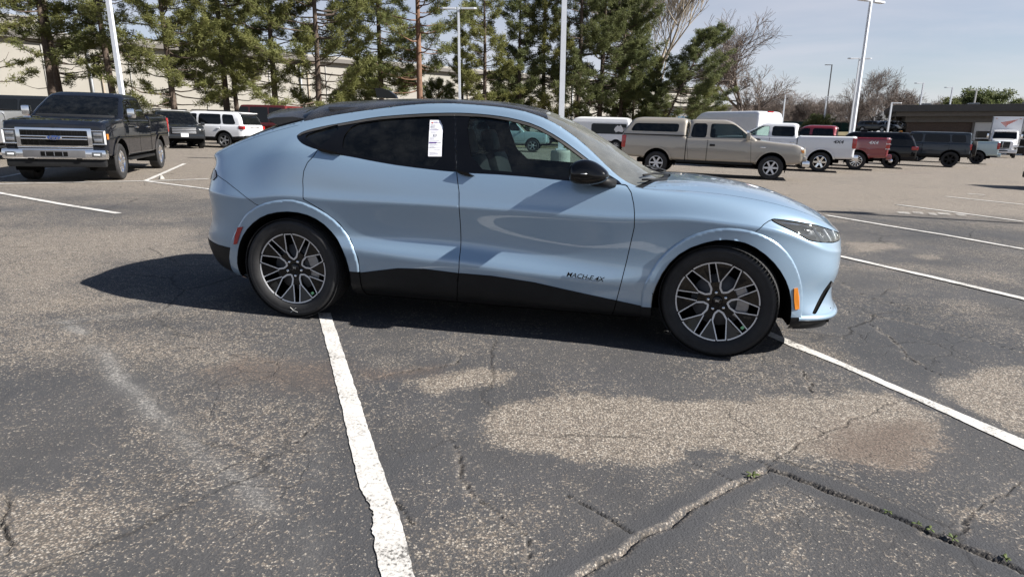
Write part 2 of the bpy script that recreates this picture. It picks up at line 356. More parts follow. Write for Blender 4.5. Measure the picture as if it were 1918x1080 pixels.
POLY = {
    'dlo': [(2.323, 1.070), (2.269, 1.068), (1.982, 1.080), (1.598, 1.101), (1.220, 1.103), (0.837, 1.129), (0.635, 1.153), (0.480, 1.176), (0.366, 1.189), (0.212, 1.216), (0.104, 1.244), (0.041, 1.274), (0.001, 1.300), (0.014, 1.321), (0.078, 1.348), (0.193, 1.376), (0.338, 1.404), (0.544, 1.445), (0.738, 1.466), (0.937, 1.482), (1.142, 1.491), (1.284, 1.489), (1.424, 1.480), (1.548, 1.465), (1.712, 1.428), (1.880, 1.347), (2.044, 1.240), (2.178, 1.147)],
    'glass_front': [(1.224, 1.464), (1.325, 1.467), (1.439, 1.457), (1.552, 1.441), (1.701, 1.407), (1.849, 1.339), (1.992, 1.249), (2.093, 1.178), (2.150, 1.131), (2.181, 1.097), (1.980, 1.103), (1.596, 1.121), (1.328, 1.131)],
    'glass_rear': [(1.066, 1.463), (0.904, 1.456), (0.710, 1.438), (0.555, 1.417), (0.417, 1.391), (0.383, 1.343), (0.378, 1.296), (0.404, 1.208), (0.631, 1.174), (0.834, 1.150), (1.134, 1.130)],
    'glass_quarter': [(0.065, 1.302), (0.168, 1.347), (0.330, 1.395), (0.249, 1.238), (0.197, 1.247), (0.137, 1.270)],
    'door_front': [(1.143, 1.487), (1.703, 1.386), (2.079, 1.152), (2.258, 1.077), (2.340, 1.066), (2.371, 1.028), (2.393, 0.957), (2.403, 0.898), (2.408, 0.814), (2.377, 0.592), (2.319, 0.252), (2.302, 0.190), (1.211, 0.189), (1.239, 0.273), (1.262, 0.475), (1.255, 0.835), (1.247, 0.976), (1.220, 1.103)],
    'door_rear': [(1.143, 1.487), (0.573, 1.370), (0.293, 1.282), (0.222, 1.216), (0.198, 1.169), (0.158, 1.128), (0.131, 1.069), (0.123, 1.004), (0.129, 0.876), (0.259, 0.808), (0.384, 0.720), (0.470, 0.600), (0.525, 0.481), (0.531, 0.274), (0.468, 0.184), (1.211, 0.189), (1.239, 0.273), (1.262, 0.475), (1.255, 0.835), (1.247, 0.976), (1.220, 1.103)],
    'lamp': [(3.226, 0.901), (3.249, 0.908), (3.428, 0.888), (3.556, 0.864), (3.772, 0.782), (3.698, 0.754), (3.499, 0.778), (3.458, 0.789), (3.391, 0.827), (3.324, 0.857), (3.274, 0.877)],
    'clad': [(0.536, 0.379), (0.817, 0.433), (1.013, 0.444), (1.253, 0.432), (1.486, 0.431), (1.775, 0.408), (2.063, 0.363), (2.329, 0.324), (2.552, 0.290)],
    'bump_rear': [(-0.693, 1.008), (-0.540, 0.959), (-0.431, 0.910), (-0.329, 0.861), (-0.259, 0.820)],
    'bump_rear_black': [(-0.769, 0.498), (-0.653, 0.484), (-0.514, 0.477), (-0.445, 0.456)],
    'bump_front': [(3.226, 0.901), (3.182, 0.874), (3.137, 0.830)],
    'slit': [(3.748, 0.472), (3.689, 0.447), (3.580, 0.307), (3.568, 0.308), (3.649, 0.447), (3.680, 0.506)],
    'marker': [(3.413, 0.486), (3.436, 0.491), (3.457, 0.428), (3.468, 0.352), (3.440, 0.349), (3.423, 0.419)],
    'reflector': [(-0.472, 0.510), (-0.450, 0.580), (-0.420, 0.641), (-0.375, 0.649), (-0.404, 0.596), (-0.441, 0.517)],
    'arch_f_out': [(2.496, 0.224), (2.489, 0.307), (2.488, 0.418), (2.551, 0.581), (2.640, 0.700), (2.754, 0.785), (2.885, 0.836), (3.010, 0.849), (3.145, 0.831), (3.271, 0.775), (3.362, 0.695), (3.426, 0.595), (3.481, 0.462), (3.496, 0.299)],
    'arch_f_in': [(2.561, 0.233), (2.555, 0.294), (2.557, 0.405), (2.619, 0.569), (2.723, 0.689), (2.878, 0.760), (2.995, 0.776), (3.115, 0.756), (3.243, 0.675), (3.337, 0.569), (3.398, 0.448), (3.426, 0.288)],
    'arch_r_out': [(-0.559, 0.362), (-0.518, 0.485), (-0.490, 0.560), (-0.391, 0.691), (-0.342, 0.749), (-0.218, 0.823), (-0.053, 0.866), (0.088, 0.870), (0.259, 0.808), (0.384, 0.720), (0.470, 0.600), (0.525, 0.481), (0.531, 0.274)],
    'arch_r_in': [(-0.474, 0.331), (-0.446, 0.448), (-0.403, 0.556), (-0.317, 0.661), (-0.188, 0.748), (-0.032, 0.786), (0.124, 0.782), (0.253, 0.732), (0.355, 0.635), (0.430, 0.517), (0.459, 0.377), (0.455, 0.269)],
    'sticker': [(0.968, 1.436), (1.064, 1.438), (1.101, 1.201), (1.007, 1.198)],
    'badge': [(2.012, 0.467), (2.230, 0.450)],
    'lip': [(3.423, 0.288), (3.496, 0.299), (3.649, 0.288), (3.755, 0.274)],
    'mirror': [(2.202, 1.116)],
}
# outlines of paint, worn patches, stains and cracks on the lot, in metres
PAINT_LINES = [
    ([(-1.473, 4.489), (-1.419, 4.345), (-0.896, 2.976), (-0.683, 2.393), (-0.531, 1.999), (-0.414, 1.684), (-0.385, 1.609)], [(-0.272, 1.613), (-0.308, 1.690), (-0.413, 2.005), (-0.574, 2.401), (-0.797, 2.983), (-1.327, 4.354), (-1.378, 4.498)]),
    ([(1.901, 4.374), (1.929, 4.296), (2.128, 3.765), (2.328, 3.214), (2.518, 2.748), (2.635, 2.471)], [(2.539, 2.367), (2.430, 2.639), (2.269, 3.165), (2.073, 3.720), (1.924, 4.042), (1.839, 4.319)]),
    ([(4.015, 7.586), (4.090, 7.447), (4.436, 6.648), (4.831, 5.616), (5.081, 4.916)], [(4.959, 4.789), (4.725, 5.484), (4.331, 6.481), (3.991, 7.257), (3.916, 7.389)]),
    ([(5.891, 11.546), (6.353, 10.449), (6.756, 9.539), (7.115, 8.446)], [(6.920, 8.205), (6.586, 9.289), (6.197, 10.184), (5.791, 11.344)]),
    ([(8.650, 13.911), (9.592, 11.517)], [(9.366, 11.236), (8.488, 13.644)]),
    ([(11.423, 16.346), (12.255, 14.817)], [(11.970, 14.464), (11.227, 16.059)]),
    ([(12.784, 17.455), (13.119, 17.237)], [(12.882, 16.919), (12.576, 17.165)]),
    ([(-10.968, 12.280), (-10.410, 12.631), (-8.337, 14.113)], [(-8.146, 13.783), (-10.174, 12.337), (-10.726, 12.002)]),
    ([(-8.286, 13.944), (-10.415, 19.818)], [(-10.210, 19.631), (-8.130, 13.859)]),
    ([(-8.316, 14.077), (-6.339, 12.890), (-5.111, 12.106)], [(-5.003, 11.843), (-6.188, 12.574), (-8.166, 13.818)]),
    ([(-8.186, 14.081), (-7.336, 15.025)], [(-7.208, 14.757), (-8.058, 13.856)]),
    ([(-11.008, 12.326), (-9.235, 11.166), (-7.214, 9.924), (-5.872, 9.165)], [(-5.777, 9.011), (-7.088, 9.745), (-9.031, 10.912), (-10.726, 12.002)]),
    ([(-11.409, 13.877), (-12.360, 16.591)], [(-12.077, 16.203), (-11.135, 13.535)]),
]
TAN = [
    ([(-0.108, 2.671), (-0.073, 2.801), (0.018, 2.946), (0.183, 3.034), (0.410, 3.069), (0.796, 3.081), (1.078, 3.162), (1.295, 3.121), (1.607, 3.163), (2.140, 3.285), (2.240, 3.017), (2.199, 2.851), (2.077, 2.650), (1.757, 2.525), (1.325, 2.540), (1.280, 2.561), (1.144, 2.456), (1.047, 2.549), (0.875, 2.563), (0.783, 2.437), (0.633, 2.368), (0.494, 2.440), (0.334, 2.418), (0.172, 2.454), (0.007, 2.492), (-0.079, 2.560)], 0.95, 0.07),
    ([(-0.632, 3.234), (-0.402, 3.384), (-0.196, 3.458), (0.019, 3.391), (-0.054, 3.237), (-0.250, 3.154), (-0.424, 3.061), (-0.544, 3.133)], 0.85, 0.07),
    ([(2.572, 3.520), (2.817, 3.658), (3.488, 3.810), (2.569, 2.708), (2.504, 2.946), (2.482, 3.091), (2.473, 3.308)], 0.85, 0.08),
    ([(-0.978, 3.555), (-0.873, 3.675), (-0.658, 3.598), (-0.688, 3.404), (-0.864, 3.350)], 0.42, 0.12),
    ([(-1.182, 4.070), (-0.210, 3.933), (0.146, 3.807), (-0.526, 3.609), (-1.005, 3.664)], 0.28, 0.2),
    ([(-2.129, 2.149), (-1.796, 2.039), (-1.626, 2.082), (-1.349, 2.060), (-1.227, 1.981), (-1.334, 1.898), (-1.380, 1.823), (-1.382, 1.619), (-1.694, 1.562)], 0.6, 0.16),
    ([(-4.192, 4.571), (-3.856, 4.458), (-3.038, 4.138), (-2.335, 4.082), (-1.662, 3.707), (-1.246, 3.379), (-1.788, 3.338), (-2.269, 3.222), (-2.891, 3.254), (-3.182, 3.313)], 0.44, 0.3),
    ([(-7.078, 7.800), (-4.228, 8.362), (-3.194, 6.347), (-3.819, 5.993), (-3.714, 5.135), (-2.477, 4.757), (-3.559, 4.088), (-3.832, 4.062)], 0.62, 0.4),
    ([(-10.272, 12.459), (-6.238, 12.957), (-5.406, 11.184), (-7.109, 11.621), (-9.247, 11.181)], 0.35, 0.5),
    ([(4.725, 8.547), (5.393, 8.532), (5.286, 8.235), (4.701, 7.846), (4.309, 7.786)], 0.75, 0.1),
    ([(3.867, 6.927), (4.709, 7.191), (5.417, 6.857), (5.713, 6.709), (5.221, 6.098), (4.614, 6.567), (3.855, 6.572)], 0.42, 0.2),
    ([(5.040, 7.722), (5.470, 7.752), (5.286, 7.460), (4.908, 7.405)], 0.55, 0.1),
    ([(3.256, 5.973), (3.949, 6.057), (3.866, 5.672), (3.171, 5.517)], 0.38, 0.2),
    ([(3.774, 5.528), (4.403, 5.504), (4.240, 4.984), (3.754, 4.936)], 0.33, 0.2),
    ([(5.629, 10.426), (6.601, 11.002), (7.168, 10.143), (6.312, 9.766), (5.488, 9.826)], 0.45, 0.3),
    ([(2.005, 4.122), (2.281, 4.146), (2.300, 3.646), (2.456, 3.570), (2.087, 3.501), (1.960, 3.786)], 0.38, 0.15),
    ([(0.882, 2.059), (1.022, 2.152), (1.149, 2.176), (1.101, 2.093), (0.973, 2.030), (0.879, 1.994)], 0.55, 0.06),
    ([(1.002, 1.922), (1.071, 1.896), (1.064, 1.785), (0.982, 1.706), (0.963, 1.781)], 0.55, 0.06),
    ([(-0.333, 1.896), (-0.115, 2.065), (0.091, 2.145), (0.007, 1.911), (0.078, 1.747), (-0.162, 1.664), (-0.343, 1.731)], 0.42, 0.12),
    ([(1.701, 2.184), (1.874, 2.156), (1.950, 2.090), (1.829, 2.068), (1.678, 2.119)], 0.5, 0.07),
    ([(0.331, 2.051), (0.410, 2.038), (0.380, 1.972), (0.311, 1.969)], 0.5, 0.06),
    ([(-1.514, 2.035), (-1.232, 2.193), (-0.886, 2.064), (-0.669, 1.882), (-0.565, 1.649), (-1.091, 1.629)], 0.3, 0.2),
    ([(0.229, 2.286), (0.297, 2.297), (0.275, 2.190), (0.223, 2.207)], 0.4, 0.06),
]
BROWN = [
    ([(-1.728, 3.342), (-1.642, 3.502), (-1.285, 3.495), (-1.038, 3.394), (-0.964, 3.108), (-1.207, 3.091), (-1.477, 3.115)], 0.8, 0.12),
    ([(-0.946, 3.368), (-0.808, 3.378), (-0.544, 3.500), (-0.403, 3.546), (-0.494, 3.369), (-0.778, 3.238), (-0.900, 3.245)], 0.8, 0.06),
    ([(1.488, 2.648), (1.648, 2.785), (1.878, 2.861), (2.114, 2.846), (2.069, 2.680), (1.782, 2.527), (1.556, 2.515)], 0.75, 0.12),
]
DARK = [
    ([(0.818, 2.512), (0.905, 2.527), (0.968, 2.483), (0.933, 2.427), (0.823, 2.413)], 0.9, 0.05),
    ([(-0.638, 2.389), (-0.463, 2.443), (-0.397, 2.315), (-0.522, 2.268)], 0.5, 0.1),
    ([(-0.292, 2.608), (-0.220, 2.643), (-0.204, 2.593), (-0.263, 2.569)], 0.8, 0.03),
    ([(-2.774, 3.038), (-2.621, 2.980), (-2.409, 2.685), (-2.439, 2.629)], 0.6, 0.05),
    ([(-1.998, 2.816), (-1.921, 2.833), (-1.894, 2.775), (-1.953, 2.766)], 0.8, 0.03),
    ([(-1.992, 2.629), (-1.896, 2.634), (-1.885, 2.598), (-1.953, 2.589)], 0.7, 0.03),
    ([(-2.075, 3.206), (-1.999, 3.219), (-1.978, 3.160), (-2.041, 3.148)], 0.7, 0.03),
    ([(-2.038, 2.231), (-1.982, 2.242), (-1.918, 2.159), (-1.965, 2.138)], 0.7, 0.04),
    ([(-9.906, 12.003), (-6.056, 12.343), (-4.763, 9.634), (-5.470, 8.611), (-7.304, 8.758)], 0.35, 0.6),
    ([(-6.610, 7.892), (-4.889, 8.001), (-5.907, 7.016)], 0.3, 0.4),
    ([(6.333, 12.184), (10.189, 12.257), (7.458, 8.871), (4.988, 8.896)], 0.6, 0.8),
    ([(3.575, 6.484), (3.605, 5.417), (3.747, 4.272), (3.304, 3.722), (2.441, 4.160)], 0.45, 0.3),
]
FADE = [
    ([(-3.151, 4.090), (-3.107, 4.156), (-2.961, 4.024), (-2.853, 3.864), (-2.987, 3.930)], 0.7),
    ([(-2.711, 3.698), (-2.591, 3.649), (-2.230, 3.304), (-1.986, 3.094), (-1.679, 2.789), (-1.531, 2.629), (-1.330, 2.419), (-1.141, 2.277), (-1.016, 2.185), (-0.916, 2.062), (-0.856, 1.982), (-0.952, 2.027), (-1.075, 2.126), (-1.163, 2.204), (-1.354, 2.351), (-1.538, 2.526), (-1.724, 2.728), (-1.944, 2.926), (-2.255, 3.223)], 0.62),
    ([(-3.344, 4.024), (-3.078, 4.197), (-2.809, 4.382), (-2.536, 4.582), (-2.508, 4.526), (-2.771, 4.318), (-3.038, 4.138), (-3.302, 3.969)], 0.42),
    ([(-0.712, 1.910), (-0.697, 1.911), (-0.619, 1.671), (-0.632, 1.670)], 0.38),
    ([(-0.913, 2.562), (-0.901, 2.563), (-0.795, 2.226), (-0.803, 2.226)], 0.38),
    ([(-1.541, 2.577), (-1.410, 2.637), (-1.266, 2.355), (-1.398, 2.393)], 0.3),
    ([(-1.207, 2.254), (-1.076, 2.281), (-0.969, 2.095), (-1.080, 2.090)], 0.35),
]
JOINTS = [
    ([(-0.194, 1.359), (-0.008, 1.525), (0.197, 1.689), (0.255, 1.741), (0.440, 1.890), (0.560, 1.986), (0.678, 2.080), (0.799, 2.186), (0.935, 2.292), (1.131, 2.411)], 0.042, 0.016, 'tan'),
    ([(1.131, 2.411), (1.215, 2.347), (1.305, 2.275), (1.382, 2.191), (1.459, 2.116), (1.523, 2.038), (1.587, 1.962), (1.748, 1.793), (1.827, 1.713), (2.039, 1.503), (2.251, 1.255)], 0.04, 0.018, 'dark'),
    ([(0.224, 2.169), (0.255, 2.142), (0.369, 2.033), (0.456, 1.930)], 0.011, 0.012, 'cut'),
    ([(0.799, 2.442), (0.880, 2.372), (0.929, 2.308)], 0.008, 0.008, 'cut'),
    ([(1.029, 2.562), (1.080, 2.508), (1.134, 2.442)], 0.007, 0.008, 'cut'),
    ([(-0.316, 2.648), (-0.274, 2.549), (-0.219, 2.420), (-0.216, 2.304), (-0.189, 2.183), (-0.129, 2.134), (-0.073, 2.084)], 0.01, 0.01, 'crack'),
    ([(-0.454, 2.116), (-0.407, 2.052), (-0.387, 2.012), (-0.349, 1.960)], 0.009, 0.01, 'crack'),
    ([(-0.073, 2.084), (0.007, 1.956), (0.064, 1.883), (0.097, 1.774)], 0.006, 0.006, 'crack'),
    ([(1.777, 3.744), (1.793, 3.573), (1.767, 3.389), (1.723, 3.309), (1.717, 3.156)], 0.01, 0.008, 'crack'),
    ([(3.306, 6.113), (3.252, 5.603), (3.323, 5.351), (3.446, 5.191)], 0.012, 0.008, 'crack'),
    ([(2.810, 4.980), (3.051, 4.807), (3.306, 4.567), (3.434, 4.315), (3.556, 4.035)], 0.016, 0.01, 'crack'),
    ([(1.532, 1.975), (1.699, 2.029), (1.825, 2.118), (1.975, 2.234), (2.208, 2.363)], 0.007, 0.006, 'crack'),
    ([(1.613, 1.969), (1.701, 2.046), (1.825, 2.118)], 0.01, 0.008, 'crack'),
    ([(-1.001, 3.397), (-0.788, 3.284), (-0.566, 3.430), (-0.353, 3.532), (-0.306, 3.770)], 0.012, 0.008, 'crack'),
    ([(-2.266, 3.757), (-1.869, 3.641), (-1.700, 3.561), (-1.398, 3.451)], 0.01, 0.006, 'crack'),
    ([(1.131, 2.411), (1.371, 2.641), (1.528, 2.756), (1.611, 2.816), (2.040, 3.089), (2.291, 3.208)], 0.01, 0.006, 'crack'),
    ([(-1.925, 2.050), (-1.837, 1.954), (-1.750, 1.836), (-1.655, 1.731)], 0.02, 0.02, 'crack'),
    ([(2.816, 4.699), (2.763, 4.187), (2.636, 3.859), (2.666, 3.586)], 0.006, 0.005, 'crack'),
    ([(-0.969, 2.416), (-0.978, 2.509), (-0.956, 2.664), (-0.939, 2.776)], 0.006, 0.004, 'crack'),
]
# ---------------------------------------------------------------- shared vehicle materials
simple('tyre', (0.018, 0.018, 0.019), 0.75, var=0.3, scale=14, bump=0.15, bscale=90)
simple('gloss_black', (0.004, 0.004, 0.0045), 0.05, var=0.2, spec=0.4)
simple('matte_black', (0.013, 0.0135, 0.0145), 0.5, var=0.2, bump=0.06, bscale=250, spec=0.2)
simple('deep_black', (0.004, 0.004, 0.004), 0.9, var=0.1, spec=0.1)
simple('chrome', (0.82, 0.83, 0.85), 0.09, 1.0, var=0.03)
simple('machined', (0.70, 0.71, 0.73), 0.32, 0.35, var=0.04)
simple('alloy', (0.42, 0.43, 0.45), 0.32, 0.9, var=0.08)
simple('steel', (0.30, 0.30, 0.31), 0.4, 0.8, var=0.1)
simple('seat_black', (0.009, 0.0095, 0.011), 0.6, var=0.2, bump=0.1, bscale=160)
simple('trim_grey', (0.09, 0.09, 0.095), 0.6, var=0.15)
simple('red_lens', (0.38, 0.012, 0.012), 0.15, var=0.15, coat=1.0)
simple('tail_dark', (0.07, 0.008, 0.009), 0.12, var=0.2, coat=0.6)
simple('molding_grey', (0.05, 0.048, 0.046), 0.45, var=0.15)
simple('amber_lens', (0.62, 0.20, 0.015), 0.2, var=0.1, coat=1.0)
simple('white_lens', (0.75, 0.77, 0.78), 0.12, var=0.06, coat=1.0)
simple('paper', (0.82, 0.82, 0.86), 0.7, var=0.02)
simple('ink', (0.03, 0.03, 0.05), 0.7); simple('ink_red', (0.5, 0.06, 0.05), 0.7); simple('ink_grey', (0.42, 0.42, 0.45), 0.7); simple('ink_purple', (0.10, 0.05, 0.22), 0.7)
simple('sticker_green', (0.22, 0.55, 0.28), 0.5); simple('chalk', (0.6, 0.6, 0.58), 0.8)
simple('lamp_dark', (0.13, 0.135, 0.14), 0.22, 0.5, var=0.55, scale=16, coat=0.3)
glass('glass_clear', (0.54, 0.67, 0.66), 0.0, 1.0); glass('glass_tint', (0.045, 0.05, 0.053), 0.0, 1.0); glass('glass_mid', (0.30, 0.36, 0.36), 0.0, 1.0)
glass('lens_clear', (0.86, 0.88, 0.9), 0.02, 1.5, (.08, .18)); glass('glass_dusty', (0.62, 0.72, 0.70), 0.0, 1.0, (.17, .27))  # pale film on the headlamp lens is reflection put into its colour
def dusty_black():
    m, t, b = nodes_mat('dusty_black'); o = objco(t)
    f = noise(t, 150, 6, 0.75, o); g = noise(t, 5, 4, 0.6, o)
    k = ramp(t, math_(t, 'ADD', math_(t, 'MULTIPLY', f, 0.75), math_(t, 'MULTIPLY', g, 0.35)), (0.46, (0, 0, 0)), (0.72, (0.34, 0.34, 0.34)))
    t.links.new(mixc(t, k, (0.006, 0.006, 0.007), (0.20, 0.195, 0.19)), b.inputs['Base Color'])
    t.links.new(ramp(t, f, (0.35, (0.05, 0.05, 0.05)), (0.7, (0.4, 0.4, 0.4))), b.inputs['Roughness'])
dusty_black()
paint('paint_blue', (0.255, 0.362, 0.478), 0.3, 0.30, 0.02)

# ---------------------------------------------------------------- wheels
def lathe_obj(name, prof, mat, parent, n=48, loc=None):
    return MB().lathe(prof, n).build(name, mat, parent, smooth=True, loc=loc)
def tyre_profile(r, rin, w):
    """(radius, y) outline of a tyre; outer face toward -y"""
    h = w / 2; t = r - rin
    return [(rin, h * .80), (rin + .12 * t, h * .93), (rin + .45 * t, h), (rin + .8 * t, h * .95), (r - .012, h * .86), (r - .003, h * .74), (r, h * .5),
            (r, -h * .5), (r - .003, -h * .74), (r - .012, -h * .86), (rin + .8 * t, -h * .95), (rin + .62 * t, -h * .985), (rin + .6 * t, -h * .975), (rin + .45 * t, -h), (rin + .12 * t, -h * .93), (rin, -h * .80)]
def bar2d(mb, a, b, w, yf, y0=0.0, th=0.004):
    """flat bar in the wheel plane from a to b (x, z), width w, facing -y, following depth function yf"""
    a = np.array(a); b = np.array(b); d = (b - a) / np.linalg.norm(b - a); n = np.array([-d[1], d[0]]) * w / 2
    V = []
    for k in range(4):
        q = a + (b - a) * k / 3
        for s in (-1, 1):
            c = q + s * n; V.append((c[0], yf(c) + y0, c[1]))
        for s in (1, -1):
            c = q + s * n; V.append((c[0], yf(c) + y0 + th, c[1]))
    F = []
    for k in range(3):
        o = 4 * k
        for i in range(4): F.append((o + i, o + (i + 1) % 4, o + 4 + (i + 1) % 4, o + 4 + i))
    F += [(3, 2, 1, 0), (12, 13, 14, 15)]; mb.add(V, F)
def crossover_wheel(parent, loc, phase, steer, side, chalk=False, green=(72, .23)):
    """side -1: outer face toward -y"""
    w = bpy.data.objects.new('wheel', None); COL.objects.link(w); w.parent = parent; w.location = loc
    w.rotation_euler = (0, 0, steer + (math.pi if side > 0 else 0))
    r, R_ = .364, .265
    lathe_obj('tyre', tyre_profile(r, .262, .245), 'tyre', w, 72)
    tr = MB()                                        # tread blocks
    for k in range(90):
        t = 2 * math.pi * k / 90
        for yy, sk in ((-.098, .1), (-.06, .25), (-.02, -.2), (.02, .2), (.06, -.25), (.098, -.1)):
            M = Matrix.Rotation(-t, 4, 'Y') @ Matrix.Translation((r + .0005, yy, 0)) @ Matrix.Rotation(sk, 4, 'X')
            tr.box((0, 0, 0), (.0025, .035, .0232), M=M)
    tr.build('tread', 'tyre', w)
    rm = link('rim', mesh_data('rim', [(0, 0, 0)] * 3, [(0, 1, 2)]), 'gloss_black', w)
    yf = lambda c: -.100 + .038 * max(0, 1 - (c[0] ** 2 + c[1] ** 2) / R_ ** 2) ** 1.2
    def rot(p, a): c, s = math.cos(a), math.sin(a); return (p[0] * c - p[1] * s, p[0] * s + p[1] * c)
    pent = [(-.10 * R_, .955 * R_), (.10 * R_, .955 * R_), (.165 * R_, .46 * R_), (.10 * R_, .31 * R_), (0, .235 * R_), (-.10 * R_, .31 * R_), (-.165 * R_, .46 * R_)]
    slot = [(-.078 * R_, .95 * R_), (.078 * R_, .95 * R_), (.098 * R_, .47 * R_), (-.098 * R_, .47 * R_)]
    ang = [phase + 2 * math.pi * k / 5 for k in range(5)]
    holes = [[rot(p, a) for p in pent] for a in ang] + [[rot(p, a + math.pi / 5) for p in slot] for a in ang]
    outer = [(R_ * .985 * math.cos(t), R_ * .985 * math.sin(t)) for t in np.linspace(0, 2 * math.pi, 80, endpoint=False)]
    from mathutils.geometry import delaunay_2d_cdt
    extra = [(q * R_ * math.cos(t), q * R_ * math.sin(t)) for q in (.12, .3, .5, .7, .86) for t in np.linspace(0, 2 * math.pi, 40, endpoint=False)]
    V2 = [Vector(p) for p in outer]; Fc = [list(range(80))]
    for hpoly in holes: Fc.append(list(range(len(V2), len(V2) + len(hpoly)))[::-1]); V2 += [Vector(p) for p in hpoly]
    nV = len(V2); V2 += [Vector(p) for p in extra]
    vs, _, fs, _, _, of = delaunay_2d_cdt(V2, [], Fc, 1, 1e-6)
    P = np.array([(v.x, v.y) for v in vs])
    tri = []
    for f in fs:
        c = P[list(f)].mean(0)[None]
        if all(poly_sd(c, hh)[0] > 0 for hh in holes) and np.hypot(*c[0]) < R_ * .985: tri.append(tuple(f))
    mb = MB(); mb.add([(p[0], yf(p) + .003, p[1]) for p in P], [t[::-1] for t in tri])
    for hh in holes:                                  # walls of the openings
        n = len(hh); mb.add([(p[0], yf(p) + .003, p[1]) for p in hh] + [(p[0] * .97, yf(p) + .038, p[1] * .97) for p in hh], [(i, (i + 1) % n, n + (i + 1) % n, n + i) for i in range(n)])
    mb.lathe([(R_ * .985, -.097), (R_ * .95, -.06), (R_ * .93, .1)], 48)
    rm.data = mesh_data('rim', mb.V, mb.F, False); rm.data.materials.append(MATS['gloss_black'])
    ed = MB()                                         # bright machined outlines
    for a in ang:
        q = [rot(p, a) for p in pent]
        for i in range(7):
            wd = .0068 if i in (0, 1, 6) else .0115
            bar2d(ed, q[i], q[(i + 1) % 7], wd, yf, -.001)
        s = [rot(p, a + math.pi / 5) for p in slot]
        bar2d(ed, s[1], s[2], .0064, yf, -.001); bar2d(ed, s[3], s[0], .0064, yf, -.001)
        for k in range(14):                           # bright rim between the pentagons
            t0 = a + math.pi / 2 + R(8.5) + R(55) * k / 14; t1 = t0 + R(55) / 14
            bar2d(ed, (.965 * R_ * math.cos(t0), .965 * R_ * math.sin(t0)), (.965 * R_ * math.cos(t1), .965 * R_ * math.sin(t1)), .0080, yf, -.001)
    ed.build('rim_edging', 'machined', rm)
    lathe_obj('brake_disc', [(.02, -.03), (.17, -.03), (.17, -.01), (.02, -.01)], 'trim_grey', w, 40)
    c = MB()
    for k in range(5):
        t = R(-28) + R(56) * k / 4; c.box((.155 * math.cos(t), -.03, .155 * math.sin(t)), (.075, .055, .055), M=Matrix.Rotation(-t, 4, 'Y'), bev=.008)
    c.build('brake_caliper', 'steel', w)
    lathe_obj('hub_back', [(0, .0), (.262, .0)], 'deep_black', w, 32)
    lg = MB()
    for k in range(5):
        t = phase + math.pi / 2 + math.pi / 5 + 2 * math.pi * k / 5
        lg.lathe([(.0, -.082), (.007, -.081), (.0105, -.076), (.0105, -.055)], 12, M=Matrix.Translation((.057 * math.cos(t), 0, .057 * math.sin(t))))
    lg.build('lug_nuts', 'chrome', w, smooth=True)
    cp = lathe_obj('centre_cap', [(0, -.071), (.026, -.071), (.032, -.067), (.034, -.055)], 'gloss_black', w, 24)
    em = MB(); em.prism([(-.016, .004), (-.006, .009), (.003, .006), (.015, .011), (.011, .003), (.006, .0), (.012, -.009), (.002, -.003), (-.007, -.004), (-.013, -.011), (-.009, -.001)], -.0715, -.0725)
    em.build('emblem', 'alloy', cp)
    t = R(green[0]) ; g = MB().box((green[1] * math.cos(t), yf((green[1] * math.cos(t), green[1] * math.sin(t))) - .001, green[1] * math.sin(t)), (.018, .002, .022), M=Matrix.Rotation(-t, 4, 'Y')); g.build('sticker', 'sticker_green', w)
    if chalk:
        m = MB(); m.tube([(-.022, -.1215, -.325), (.0, -.122, -.305), (.022, -.1215, -.288)], .0016, 5); m.tube([(-.024, -.122, -.286), (.004, -.122, -.309), (.034, -.1215, -.318)], .0016, 5)
        m.build('chalk_mark', 'chalk', w)
    return w

